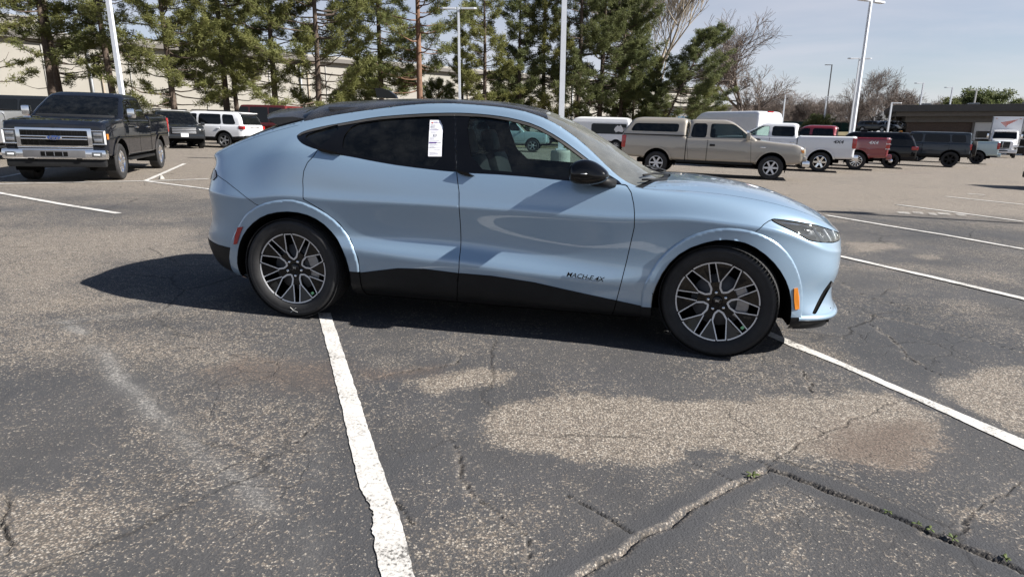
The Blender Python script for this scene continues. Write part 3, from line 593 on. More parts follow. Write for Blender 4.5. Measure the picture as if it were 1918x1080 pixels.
# ---------------------------------------------------------------- the blue crossover
def car_matrix(x, y, yaw):
    f = Vector((math.cos(yaw), math.sin(yaw), 0)); f.z = GX * f.x + GY * f.y; f.normalize(); l = GN.cross(f)
    return Matrix(((f.x, l.x, GN.x, x), (f.y, l.y, GN.y, y), (f.z, l.z, GN.z, gz(x, y)), (0, 0, 0, 1)))
def crossover():
    root = empty('blue_crossover', car_matrix(-1.4263, 5.2647, YAW), 'light blue electric crossover with black roof parked across the white line in front', 'car')
    net = body_net(); G, qv = body_loft(NET_SU, NET_SV); nv, nu = G.shape[:2]
    sk = Skin(G.reshape(-1, 3), grid_tris(nv, nu), np.repeat(qv, nu)[:, None])
    P = {k: np.array(v) for k, v in POLY.items()}
    arch = lambda k: np.array([(P[k][0][0], .05)] + [tuple(p) for p in P[k]] + [(P[k][-1][0], .05)])
    def fields(sk):
        x, y, z = sk.V.T; v = sk.A[:, 0]; xz = sk.V[:, [0, 2]]; big = lambda m, d: np.where(m, 1.0, d)
        return x, y, z, v, xz, big
    def cut(name, fn):
        x, y, z, v, xz, big = fields(sk); sk.cut(name, fn(x, y, z, v, xz, big))
    xb = lambda y: 2.60 - .20 * (y / .76) ** 2
    xt = lambda y: 1.70 + .08 * (y / .62) ** 2
    cut('af_i', lambda x, y, z, v, xz, big: big(v > 6.5, poly_sd(xz, smooth_poly(arch('arch_f_in')))))
    cut('ar_i', lambda x, y, z, v, xz, big: big(v > 6.5, poly_sd(xz, smooth_poly(arch('arch_r_in')))))
    cut('af_o', lambda x, y, z, v, xz, big: big(v > 6.5, poly_sd(xz, smooth_poly(arch('arch_f_out')))))
    cut('ar_o', lambda x, y, z, v, xz, big: big(v > 6.5, poly_sd(xz, smooth_poly(arch('arch_r_out')))))
    cut('af_o2', lambda x, y, z, v, xz, big: big(v > 6.5, poly_sd(xz, smooth_poly(arch('arch_f_out'))) + .010))
    cut('ar_o2', lambda x, y, z, v, xz, big: big(v > 6.5, poly_sd(xz, smooth_poly(arch('arch_r_out'))) + .010))
    cut('dlo', lambda x, y, z, v, xz, big: big(v > 8, poly_sd(xz, smooth_poly(P['dlo']))))
    for k in ('glass_front', 'glass_rear', 'glass_quarter'):
        cut(k, lambda x, y, z, v, xz, big: big(v > 8, poly_sd(xz, smooth_poly(P[k]))))
    g = .0028
    for k, q in (('door_front', P['door_front']), ('door_rear', P['door_rear'])):
        for s, nm in ((g, '_o'), (-g, '_i')):
            cut(k + nm, lambda x, y, z, v, xz, big: big(v > 8, poly_sd(xz, q) - s))
    lampq = smooth_poly(P['lamp'], 1)
    for s, nm in ((0.003, '_o'), (-.003, '_i')):
        cut('lamp' + nm, lambda x, y, z, v, xz, big: big((y < .45) | (v > 8.4), poly_sd(xz, lampq) - s))
    cl = P['clad']; clad = np.r_[[(cl[0][0] - .2, cl[0][1])], cl, [(2.9, .25), (2.9, .0), (.3, .0)]]
    cut('clad', lambda x, y, z, v, xz, big: big(v > 5, poly_sd(xz, clad)))
    cut('roofedge', lambda x, y, z, v, xz, big: 8 - v)
    hf = lambda x, y, z, v: (7 - v) * .12
    for s, nm in ((.0022, '_o'), (-.0022, '_i')):
        cut('hood' + nm, lambda x, y, z, v, xz, big: np.maximum(hf(x, y, z, v), (xb(y) + .045) - x) - s)
    cut('ws_lo', lambda x, y, z, v, xz, big: x - xb(y)); cut('ws_hi', lambda x, y, z, v, xz, big: xt(y) - x)
    cut('cowl', lambda x, y, z, v, xz, big: np.maximum(np.maximum(7.35 - v, x - xb(y) - .045), xb(y) - x))
    cut('rglass', lambda x, y, z, v, xz, big: np.maximum(np.maximum(x - .0, -.52 - x), 8.04 - v))
    cut('roofback', lambda x, y, z, v, xz, big: x - .0)
    br = np.r_[P['bump_rear'], [(-.20, .80), (-.20, .1), (-2, .1), (-2, 1.0)]]
    bf = np.r_[[(3.137, .1)], P['bump_front'][::-1], [(3.30, .885), (3.43, .868), (3.56, .842), (3.70, .80), (3.80, .785), (4.3, .785), (4.3, .1)]]
    for k, q in (('bump_rear', br), ('bump_front', bf)):
        for s, nm in ((.0022, '_o'), (-.0022, '_i')):
            cut(k + nm, lambda x, y, z, v, xz, big: big(v > 7.6, poly_sd(xz, q) - s))
    bb = np.r_[[(-2, .52)], P['bump_rear_black'], [(-.40, .45), (-.40, .0), (-2, 0)]]
    cut('rear_black', lambda x, y, z, v, xz, big: poly_sd(xz, bb))
    cut('lip_black', lambda x, y, z, v, xz, big: np.maximum(z - (.262 + .028 * np.clip((3.75 - x) / .3, 0, 1)), 3.3 - x))
    cut('slit', lambda x, y, z, v, xz, big: big(y < .5, poly_sd(xz, [(3.756, .452), (3.70, .447), (3.592, .307), (3.560, .308), (3.638, .447), (3.681, .51)])))
    cut('grille', lambda x, y, z, v, xz, big: np.maximum(np.maximum(y - .52 - .3 * (z - .4), np.abs(z - .385) - .05), 3.5 - x))
    tl = [(-1.2, .935), (-.70, .955), (-.655, .985), (-.675, 1.015), (-.70, 1.03), (-1.2, 1.04)]
    cut('tail_lamp', lambda x, y, z, v, xz, big: poly_sd(xz, tl))
    cut('flarelow', lambda x, y, z, v, xz, big: np.maximum(z - np.where(x < 1.5, .385, .297), np.minimum(np.abs(np.abs(x - 1.53) - 1.0) - .16, np.abs(x - 3.47) - .16)))
    cut('hatchline', lambda x, y, z, v, xz, big: np.maximum(np.abs(v - 7.74) - .022, x + .02))
    cut('molding', lambda x, y, z, v, xz, big: np.maximum(np.abs(poly_sd(xz, smooth_poly(P['dlo'])) + .0155) - .008, np.interp(x, [0, .4, .8, 1.2, 1.6, 2.0, 2.3], [1.295, 1.33, 1.32, 1.31, 1.30, 1.19, 1.085]) - z))
    I = sk.inside
    hole = I('af_i') | I('ar_i')
    flare = (I('af_o') | I('ar_o')) & ~hole
    dlo = I('dlo') & ~hole
    lamp = I('lamp_i'); lampgap = I('lamp_o') & ~lamp
    df, dr = I('door_front_i'), I('door_rear_i')
    gaps = (I('door_front_o') & ~df) | (I('door_rear_o') & ~dr)
    top = I('roofedge')
    hood = I('hood_i') & ~lamp & ~lampgap; hgap = (I('hood_o') & ~I('hood_i'))
    ws = top & I('ws_lo') & I('ws_hi'); cowl = I('cowl') & ~I('hood_o')
    back = top & ~I('ws_hi') & I('roofback'); roof = top & ~I('ws_hi') & ~I('roofback')
    rg = I('rglass') & back
    bfr = I('bump_front_i'); brr = I('bump_rear_i'); bgap = (I('bump_front_o') & ~bfr) | (I('bump_rear_o') & ~brr)
    clad_ = I('clad') & ~flare & ~hole
    rest = ~(hole | flare | dlo)
    taken = np.zeros(len(sk.F), bool); parts = {}
    def take(name, mask):
        nonlocal taken
        m = mask & ~taken; taken |= m; parts[name] = m
    take('hole', hole); x0 = sk.V[sk.F].mean(1)[:, 0]; take('flare_low_n', flare & I('flarelow') & (x0 > 3.2)); take('flare_low_f', flare & I('flarelow') & I('af_o')); take('flare_low_r', flare & I('flarelow')); take('flare_front', flare & I('af_o')); take('flare_rear', flare)
    take('glass_front', dlo & I('glass_front')); take('glass_rear', dlo & I('glass_rear')); take('glass_quarter', dlo & I('glass_quarter')); take('molding', dlo & I('molding')); take('window_trim', dlo)
    take('lamp', lamp); take('gap0', lampgap | (I('hatchline') & ~hole)); take('windshield', ws); take('cowl', cowl)
    take('roof_panel', roof); take('rear_glass', rg); take('hatch', back)
    take('hood', hood); take('gap1', hgap & ~I('hood_i'))
    take('tail_lamp', I('tail_lamp')); take('gap2', gaps | bgap)
    take('lower_grille', I('grille') | (I('slit') & bfr)); take('front_lip', I('lip_black') & bfr); take('front_bumper', bfr)
    take('rear_valance', I('rear_black') & brr); take('rear_bumper', brr)
    take('clad_front', clad_ & df); take('clad_rear', clad_ & dr); take('rocker', clad_)
    take('front_door', df); take('rear_door', dr)
    x0 = sk.V[sk.F].mean(1)[:, 0]
    take('fender', (x0 > 2.39) & ~I('roofedge') & (sk.V[sk.F].mean(1)[:, 2] < 1.075)); take('quarter_panel', ~taken)
    nrm = vnormals(sk.V, sk.F)
    def panel(name, key, mat, off=0.0, both=True, parent=root, offs=None):
        V, F, u = sk.part(parts[key])
        if not len(F): return None
        d = off if offs is None else offs(sk, u)[:, None]
        V = V + nrm[u] * d
        outs = []
        if both:
            for s in (1, -1):
                o = mobj(name, V * np.array([1, -s, 1]), F[:, ::-1] if s > 0 else F, mat, parent); outs.append(o)
        else:
            V2, F2 = mirror(V, F); outs.append(mobj(name, V2, F2, mat, parent))
        return outs
    B = 'paint_blue'
    fd = panel('front_door', 'front_door', B); rd = panel('rear_door', 'rear_door', B)
    for i in (0, 1):
        for nm, key, pr in (('door_cladding', 'clad_front', fd[i]), ('door_cladding', 'clad_rear', rd[i])):
            V, F, u = sk.part(parts[key]); s = (1, -1)[i]
            mobj(nm, (V + nrm[u] * .004) * np.array([1, -s, 1]), F[:, ::-1] if s > 0 else F, 'matte_black', pr)
    panel('fender', 'fender', B); panel('quarter_panel', 'quarter_panel', B)
    panel('hood', 'hood', B, both=False); panel('roof_panel', 'roof_panel', 'dusty_black', .002, both=False); panel('hatch', 'hatch', B, both=False)
    panel('rear_window', 'rear_glass', 'gloss_black', .003, both=False)
    panel('windshield', 'windshield', 'glass_dusty', -.002, both=False); panel('cowl', 'cowl', 'matte_black', -.012, both=False)
    fb = panel('front_bumper', 'front_bumper', B, both=False)[0]; panel('lower_grille', 'lower_grille', 'deep_black', -.012, both=False, parent=fb); panel('front_lip', 'front_lip', 'matte_black', .003, both=False, parent=fb)
    rb = panel('rear_bumper', 'rear_bumper', B, both=False)[0]; panel('rear_valance', 'rear_valance', 'matte_black', .004, both=False, parent=rb)
    panel('rocker_panel', 'rocker', 'matte_black', .004)
    panel('window_trim', 'window_trim', 'gloss_black', .001); panel('window_molding', 'molding', 'molding_grey', .005)
    panel('front_door_window', 'glass_front', 'glass_clear', -.006); panel('rear_door_window', 'glass_rear', 'glass_tint', -.006); panel('quarter_window', 'glass_quarter', 'glass_tint', -.006)
    panel('tail_lamp', 'tail_lamp', 'tail_dark', .006, both=False)
    # arch flares: pushed out, with a rolled inner edge
    def foff(key):
        return lambda s, u: .011 * np.clip((-poly_sd(s.V[u][:, [0, 2]], smooth_poly(arch(key)))) / .010, .06, 1) ** .6
    panel('flare_cladding', 'flare_low_f', 'matte_black', offs=lambda s, u: np.full(len(u), .011)); panel('flare_cladding', 'flare_low_n', 'matte_black', offs=lambda s, u: np.full(len(u), .011)); panel('flare_cladding', 'flare_low_r', 'matte_black', offs=lambda s, u: np.full(len(u), .011))
    panel('wheel_arch_flare', 'flare_front', B, offs=foff('arch_f_out')); panel('wheel_arch_flare', 'flare_rear', B, offs=foff('arch_r_out'))
    def ysurf(x, z):
        m = (sk.A[:len(G.reshape(-1, 3)), 0] < 7); V = G.reshape(-1, 3)[m]; d = (V[:, 0] - x) ** 2 + (V[:, 2] - z) ** 2; i = np.argsort(d)[:4]; w = 1 / (d[i] + 1e-6)
        return (V[i, 1] * w).sum() / w.sum()
    for key, okey, cx in (('arch_f_in', 'arch_f_out', 2.984), ('arch_r_in', 'arch_r_out', 0.0)):
        q = smooth_poly(arch(key)); q = q[q[:, 1] > .19]
        # order along the arch
        a = np.arctan2(q[:, 1] - .36, q[:, 0] - cx); q = q[np.argsort(-a + 0)] if False else q
        ys = np.array([ysurf(a_, b_) for a_, b_ in q])
        for s in (1, -1):
            V = []; F = []
            for (xx, zz), yy in zip(q, ys):
                for k, (dy, rr) in enumerate(((.016, 1.0), (.004, .988), (-.045, .985), (-.34, .985))):
                    V.append((cx + (xx - cx) * rr, -s * (yy + dy), .36 + (zz - .36) * rr))
            for i in range(len(q) - 1):
                if np.hypot(*(q[i + 1] - q[i])) > .3: continue
                for k in range(3): F.append((4 * i + k, 4 * i + k + 1, 4 * i + 5 + k, 4 * i + 4 + k))
            mobj('wheel_well', V, F, 'deep_black', root)
        for s in (1, -1):                             # inner wall of the wheel house
            MB().box((cx, -s * .52, .50), (.94, .02, .62)).build('wheel_house', 'deep_black', root)
    MB().box((1.49, 0, .205), (2.1, 1.62, .04)).build('underbody', 'deep_black', root)
    MB().box((3.47, 0, .27), (.50, 1.30, .10)).build('undertray', 'deep_black', root); MB().box((-.50, 0, .36), (.35, 1.2, .16)).build('undertray', 'deep_black', root)
    # dark liner behind the panel gaps, open at the glass
    cg, cq = body_loft([max(3, q // 2) for q in NET_SU], [max(2, q // 2) for q in NET_SV]); c2 = Skin(cg.reshape(-1, 3), grid_tris(*cg.shape[:2]), np.repeat(cq, cg.shape[1])[:, None])
    ins = []
    xz = lambda: c2.V[:, [0, 2]]
    for k in ('glass_front', 'glass_rear', 'glass_quarter'): c2.cut(k, np.where(c2.A[:, 0] > 8, 1, poly_sd(xz(), smooth_poly(P[k])) - .004))
    for k in ('arch_f_in', 'arch_r_in'): c2.cut(k, np.where(c2.A[:, 0] > 6.5, 1, poly_sd(xz(), smooth_poly(arch(k))) - .002))
    c2.cut('ws', np.maximum(np.maximum(8.0 - c2.A[:, 0], c2.V[:, 0] - xb(c2.V[:, 1])), xt(c2.V[:, 1]) - c2.V[:, 0]))
    c2.cut('lamp', np.where(c2.V[:, 1] < .45, 1, poly_sd(xz(), lampq) - .004))
    keep = ~(c2.inside('glass_front') | c2.inside('glass_rear') | c2.inside('glass_quarter') | c2.inside('arch_f_in') | c2.inside('arch_r_in') | c2.inside('ws') | c2.inside('lamp'))
    n2 = vnormals(c2.V, c2.F); V, F, u = c2.part(keep); V = V - n2[u] * .014; V, F = mirror(V, F); mobj('body_liner', V, F, 'deep_black', root)
    # headlamps: housing, light bars, lens
    V, F, u = sk.part(parts['lamp'])
    for s in (1, -1):
        Fm = F[:, ::-1] if s > 0 else F; sc = np.array([1, -s, 1])
        hl = mobj('headlamp', (V - nrm[u] * .045) * sc, Fm, 'lamp_dark', root)
        mobj('lens', (V + nrm[u] * .001) * sc, Fm, 'lens_clear', hl)
        def bar(pts, w, mat, nm, depth):
            mb = MB(); mb.tube([(a, -s * (ysurf(a, b) - depth), b) for a, b in pts], w, 6); mb.build(nm, mat, hl, smooth=True)
        bar([(3.28, .885), (3.40, .872), (3.52, .848)], .008, 'chrome', 'light_bar', .02)
        bar([(3.50, .85), (3.545, .80), (3.565, .775)], .009, 'white_lens', 'light_bar', .014)
        bar([(3.575, .84), (3.615, .79), (3.63, .768)], .009, 'white_lens', 'light_bar', .014)
        bar([(3.655, .825), (3.67, .79), (3.675, .77)], .007, 'white_lens', 'light_bar', .014)
        bar([(3.42, .82), (3.47, .805), (3.52, .795)], .010, 'alloy', 'reflector_bowl', .022)
        # door cut parts, side marker, reflector
        for nm, key, mat in (('side_marker', 'marker', 'amber_lens'), ('reflector', 'reflector', 'red_lens')):
            q = P[key]; yy = [ysurf(a, b) for a, b in q]; n = len(q)
            Vv = [(a, -s * (y_ + .020), b) for (a, b), y_ in zip(q, yy)] + [(a, -s * (y_ + .0), b) for (a, b), y_ in zip(q, yy)]
            mobj(nm, Vv, [tuple(range(n))] + [(i, (i + 1) % n, n + (i + 1) % n, n + i) for i in range(n)], mat, root, smooth=False)
    # lower front lip: a body coloured edge that follows the bumper
    V = []; F = []; k = 0
    for u in range(nu):
        col = G[:, u]; i = np.nonzero((col[:-1, 2] < .287) & (col[1:, 2] >= .287))[0]
        if not len(i) or col[i[0], 0] < 3.455: continue
        i = i[0]; w = (.287 - col[i, 2]) / (col[i + 1, 2] - col[i, 2]); p_ = col[i] * (1 - w) + col[i + 1] * w; q_ = G[i, min(u + 1, nu - 1)] - G[i, max(u - 1, 0)]; n_ = np.array([q_[1], -q_[0]]); n_ = n_ / max(np.linalg.norm(n_), 1e-6); n_ = n_ if n_[0] * p_[0] * 0 + n_ @ (p_[:2] - np.array([2.9, 0])) > 0 else -n_
        for o_, z_ in ((-.004, .306), (.010, .297), (.018, .285), (.014, .272), (-.02, .262)): V.append((p_[0] + n_[0] * o_, p_[1] + n_[1] * o_, z_ - .012 * np.clip((p_[0] - 3.5) / .3, 0, 1)))
        k += 1
    F = np.array([(5 * i + j, 5 * i + j + 1, 5 * i + 6 + j, 5 * i + 5 + j) for i in range(k - 1) for j in range(4)]); V = np.array(V); V2, F2 = mirror(V, F); mobj('front_splitter', V2, F2, B, fb)
    V = np.array([w_ for i in range(k) for w_ in (V[5 * i + 4], V[5 * i + 4] * np.array([.997, .985, 1]) - np.array([0, 0, .058]))]); F = np.array([(2 * i, 2 * i + 1, 2 * i + 3, 2 * i + 2) for i in range(k - 1)]); V2, F2 = mirror(V, F); mobj('air_dam', V2, F2, 'matte_black', fb)
    # rear spoiler
    V = []; F = []
    secs = [(q, 0) for q in (-.62, -.58, -.5, -.4, -.28, -.14, 0, .14, .28, .4, .5, .58, .62)]
    for yy, c in secs:
        e = abs(yy) / .62
        x1 = -.470 + .17 * e ** 3
        for xx, zz in ((.03, 1.520 - .105 * e ** 2), (-.10, 1.530 - .098 * e ** 2), (x1 + .05, 1.502 - .080 * e ** 2), (x1, 1.486 - .076 * e ** 2), (x1 + .035, 1.462 - .076 * e ** 2), (-.20, 1.385 - .03 * e ** 2), (.02, 1.42 - .03 * e)):
            V.append((xx, yy, zz))
    for i in range(12):
        for k in range(7): F.append((7 * i + k, 7 * i + (k + 1) % 7, 7 * i + 7 + (k + 1) % 7, 7 * i + 7 + k))
    F += [tuple(range(7))[::-1], tuple(range(84, 91))]
    so = mobj('spoiler', V, F, 'dusty_black', root); shade_auto(so, 40)
    # antenna fin
    af = MB(); af.prism([(.30, 1.60), (.47, 1.60), (.455, 1.625), (.40, 1.662), (.33, 1.678), (.285, 1.675)], -.018, .018); shade_auto(af.build('antenna_fin', 'gloss_black', root))
    # mirrors
    for s in (1, -1):
        pg = smooth_poly([(1.988, 1.188), (2.02, 1.216), (2.085, 1.231), (2.15, 1.212), (2.205, 1.175), (2.232, 1.145), (2.225, 1.105), (2.15, 1.075), (2.05, 1.068), (1.992, 1.085), (1.984, 1.13)], 2); n = len(pg); c_ = np.array([2.10, 1.14]); V = []; F = []
        rings = [(.0, .45, .02), (.02, .70, .012), (.06, .90, .004), (.10, .985, 0), (.14, 1.0, 0), (.175, .95, 0), (.20, .80, .003), (.214, .55, .006), (.219, .2, .006)]
        for dy, k_, dz in rings:
            for a_, b_ in pg: V.append((c_[0] + (a_ - c_[0]) * (k_ if a_ > 2.0 else max(k_, .35) ** .35) , -s * (.862 + dy), c_[1] + (b_ - c_[1]) * k_ - dz))
        for i in range(len(rings) - 1):
            for k in range(n): F.append((i * n + k, i * n + (k + 1) % n, (i + 1) * n + (k + 1) % n, (i + 1) * n + k))
        F += [tuple(range(n))[::-1], tuple(range((len(rings) - 1) * n, len(rings) * n))]
        if s > 0: F = [f[::-1] for f in F]
        mo = mobj('door_mirror', V, F, 'gloss_black', root)
        a = MB(); a.tube([(2.13, -s * .93, 1.10), (2.20, -s * .88, 1.085), (2.26, -s * .84, 1.075)], [.04, .036, .03], 10); a.build('mirror_arm', 'matte_black', mo, smooth=True)
        a = MB(); a.tube([(2.01, -s * 1.064, 1.143), (2.05, -s * 1.076, 1.143), (2.10, -s * 1.083, 1.144)], [.0025, .0035, .004], 8); a.build('turn_signal', 'alloy', mo, smooth=True)
        a = MB(); a.box((1.992, -s * .965, 1.148), (.006, .10, .07), bev=.002); a.build('mirror_glass', 'gloss_black', mo)
        # little winglets under the windows that open the doors
        for (a0, b0, ln) in ((.235, 1.222, .17), (1.225, 1.116, .12)):
            yv = ysurf(a0 + .05, b0 - .012); w = MB(); w.prism([(a0, b0 + .004), (a0 + ln * .5, b0 + .002 - .01), (a0 + ln, b0 - .028), (a0 + ln * .6, b0 - .032), (a0 + .01, b0 - .014)], -s * (yv - .01), -s * (yv + .028))
            w.build('door_pull', 'gloss_black', (rd if a0 < 1 else fd)[0 if s > 0 else 1])
    # wipers
    wp = MB()
    wp.tube([(2.60, -.50, 1.095), (2.52, -.62, 1.098), (2.435, -.70, 1.098)], [.010, .008, .006], 6); wp.tube([(2.62, -.25, 1.11), (2.52, -.42, 1.125), (2.44, -.60, 1.12)], .007, 6)
    wp.tube([(2.62, .25, 1.11), (2.50, 0, 1.15), (2.46, -.2, 1.16)], .007, 6); wp.build('wiper', 'matte_black', root, smooth=True)
    # lettering and paperwork
    me = text_mesh('MACH-E 4X', .043, 'badge', .25, .0004, .0015, sx=1.1)
    yb = ysurf(2.11, .458); o = link('badge', me, 'gloss_black', fd[0]); o.matrix_local = Matrix.Translation((2.115, -(ysurf(2.1, .46) + .003), .470)) @ Matrix.Rotation(R(4.5), 4, 'Y') @ Matrix.Rotation(math.atan2(ysurf(2.21, .455) - ysurf(2.01, .465), .2) * -1, 4, 'Z') @ Matrix.Rotation(R(90), 4, 'X')
    q = P['sticker']; ys_ = [ysurf_top(sk, a, b) for a, b in q]
    q = np.array(q)
    def sheet(u, w, d=0.0):                           # point on the sheet, u across, w down, lying on the glass
        a_ = (q[0] * (1 - u) + q[1] * u) * (1 - w) + (q[3] * (1 - u) + q[2] * u) * w; return (a_[0], -(ysurf_top(sk, a_[0], a_[1]) - .003 + d), a_[1])
    st = mobj('price_sheet', [sheet(i / 4, j / 12) for j in range(13) for i in range(5)], np.array([(5 * j + i, 5 * j + 5 + i, 5 * j + 6 + i, 5 * j + 1 + i) for j in range(12) for i in range(4)]), 'paper', rd[0], smooth=True)
    def on(u0, u1, w0, w1, mat): return [sheet(u0, w0, .0018), sheet(u1, w0, .0018), sheet(u1, w1, .0018), sheet(u0, w1, .0018)]
    def marks(lst, mat):
        mb = MB()
        for r_ in lst: mb.add(on(*r_, mat), [(0, 1, 2, 3)])
        mb.build('print', mat, st)
    rnd = random.Random(4)
    marks([(.12, .24, .055, .075), (.16, .28, .075, .09)], 'ink_red'); marks([(.3, .62, .05, .062), (.3, .85, .068, .074), (.06, .7, .265, .272), (.06, .62, .608, .640)], 'ink_purple'); marks([(.06, .94, .615, .622), (.06, .94, .76, .764)], 'ink')
    marks([(.1, .1 + .75 * rnd.uniform(.4, 1), w, w + .006) for w in np.r_[np.linspace(.12, .24, 7), np.linspace(.30, .38, 4), np.linspace(.46, .58, 6), np.linspace(.67, .74, 4), np.linspace(.88, .96, 5)]] + [(.36, .62, .39, .45)], 'ink_grey')
    me = text_mesh('New Vehicle 2024', .0095, 'print'); o = link('print', me, 'ink', st); c = sheet(.5, .81)
    o.matrix_local = Matrix.Translation(Vector(c) + Vector((0, -.004, 0))) @ Matrix.Rotation(R(90) - .32, 4, 'X')
    # cabin
    cabin(root)
    # wheels
    crossover_wheel(root, (0, -.815, .364), R(5), 0, -1, chalk=True, green=(-50, .225)); crossover_wheel(root, (2.984, -.815, .364), R(-23.5), R(-13), -1, green=(-40, .225))
    crossover_wheel(root, (0, .815, .364), R(20), 0, 1); crossover_wheel(root, (2.984, .815, .364), R(50), R(-13), 1)
    return root
def ysurf_top(sk, x, z):
    m = (sk.A[:, 0] > 5.8) & (sk.A[:, 0] < 8); V = sk.V[m]; d = (V[:, 0] - x) ** 2 + (V[:, 2] - z) ** 2; i = np.argsort(d)[:4]; w = 1 / (d[i] + 1e-6); return (V[i, 1] * w).sum() / w.sum()
def rounded(mb, c, d, M=None, bev=.05): return mb.box(c, d, M=M, bev=bev)
def cabin(root):
    for s in (-1, 1):
        st = MB(); y = s * .37
        st.box((1.55, y, .60), (.52, .50, .16), bev=.05); tilt = Matrix.Rotation(R(-16), 4, 'Y')
        st.box((1.27, y, .90), (.14, .48, .62), M=tilt, bev=.06); st.box((1.265, y - .2, .86), (.17, .09, .50), M=tilt, bev=.04); st.box((1.265, y + .2, .86), (.17, .09, .50), M=tilt, bev=.04)
        o = st.build('front_seat', 'seat_black', root); shade_auto(o, 50)
        h = MB(); h.box((1.155, y, 1.29), (.10, .27, .19), M=tilt, bev=.045); h.tube([(1.17, y - .06, 1.15), (1.16, y - .06, 1.24)], .007, 6); h.tube([(1.17, y + .06, 1.15), (1.16, y + .06, 1.24)], .007, 6)
        shade_auto(h.build('headrest', 'seat_black', o), 50)
    rs = MB(); rs.box((.72, 0, .60), (.5, 1.25, .16), bev=.05); rs.box((.42, 0, .90), (.14, 1.25, .60), M=Matrix.Rotation(R(-20), 4, 'Y'), bev=.05)
    for y in (-.4, .4): rs.box((.31, y, 1.25), (.09, .25, .16), bev=.04)
    shade_auto(rs.build('rear_seat', 'seat_black', root), 50)
    d = MB(); d.box((2.26, 0, .93), (.42, 1.42, .18), bev=.06); d.box((2.10, 0, .72), (.25, 1.36, .4), bev=.05); d.box((1.7, 0, .58), (.9, .24, .25), bev=.04); shade_auto(d.build('dashboard', 'seat_black', root), 50)
    MB().box((2.035, 0, 1.0), (.02, .24, .30), bev=.008).build('touch_screen', 'gloss_black', root)
    sw = MB(); c = Vector((1.93, .37, .95)); M = Matrix.Translation(c) @ Matrix.Rotation(R(66), 4, 'Y')
    ring = [M @ Vector((.175 * math.cos(t), .175 * math.sin(t), 0)) for t in np.linspace(0, 2 * math.pi, 25)]
    sw.tube(ring, .015, 8, False); sw.tube([M @ Vector((-.17, 0, 0)), M @ Vector((.17, 0, 0))], .018, 6); sw.tube([M @ Vector((0, -.17, 0)), M @ Vector((0, .17, 0))], .018, 6); sw.build('steering_wheel', 'seat_black', root, smooth=True)
    MB().box((1.2, 0, .44), (2.4, 1.5, .03)).box((-.2, 0, .80), (.6, 1.3, .03)).build('cabin_floor', 'deep_black', root)
    dp = MB()
    for s in (-1, 1): dp.box((1.70, s * .80, .86), (.92, .03, .40), bev=.01); dp.box((.80, s * .81, .88), (.80, .03, .42), bev=.01)
    dp.build('door_lining', 'seat_black', root)
    hl = MB(); hl.box((.9, 0, 1.50), (1.5, 1.1, .02)); hl.build('headliner', 'trim_grey', root)
    rm = MB(); rm.box((1.98, 0, 1.33), (.03, .22, .06), bev=.01); rm.tube([(1.98, 0, 1.34), (1.95, 0, 1.40)], .008, 6); rm.build('inner_mirror', 'gloss_black', root)
# ---------------------------------------------------------------- the parking lot
def vnoise(x, y, s, seed):
    """smooth value noise on a lattice of cell size s"""
    rg = np.random.RandomState(seed); T = rg.rand(256, 256); u = x / s; v = y / s; i = np.floor(u).astype(int); j = np.floor(v).astype(int)
    a = u - i; b = v - j; a = a * a * (3 - 2 * a); b = b * b * (3 - 2 * b); i &= 255; j &= 255; i2 = (i + 1) & 255; j2 = (j + 1) & 255
    return (T[i, j] * (1 - a) + T[i2, j] * a) * (1 - b) + (T[i, j2] * (1 - a) + T[i2, j2] * a) * b
def fbm(x, y, s, seed, n=4):
    return sum(vnoise(x, y, s / 2 ** k, seed + k) * .5 ** k for k in range(n)) / sum(.5 ** k for k in range(n))
def line_sd(x, y, pts):
    d = np.full(x.shape, 1e9); tt = np.zeros(x.shape); acc = 0
    for (ax, ay), (bx, by) in zip(pts[:-1], pts[1:]):
        ex, ey = bx - ax, by - ay; L2 = ex * ex + ey * ey; t = np.clip(((x - ax) * ex + (y - ay) * ey) / L2, 0, 1)
        q = np.hypot(x - ax - t * ex, y - ay - t * ey); tt = np.where(q < d, acc + t * math.sqrt(L2), tt); d = np.minimum(d, q); acc += math.sqrt(L2)
    return d, tt
def sstep(a, b, x): t = np.clip((x - a) / (b - a), 0, 1); return t * t * (3 - 2 * t)
def axis(segs, end, growth=1.18):
    out = [segs[0][0]]
    for a, b, s in segs: out += list(np.arange(a, b, s)[1:]) + [b]
    s = segs[-1][2]
    while out[-1] < end: s *= growth; out.append(out[-1] + s)
    return out
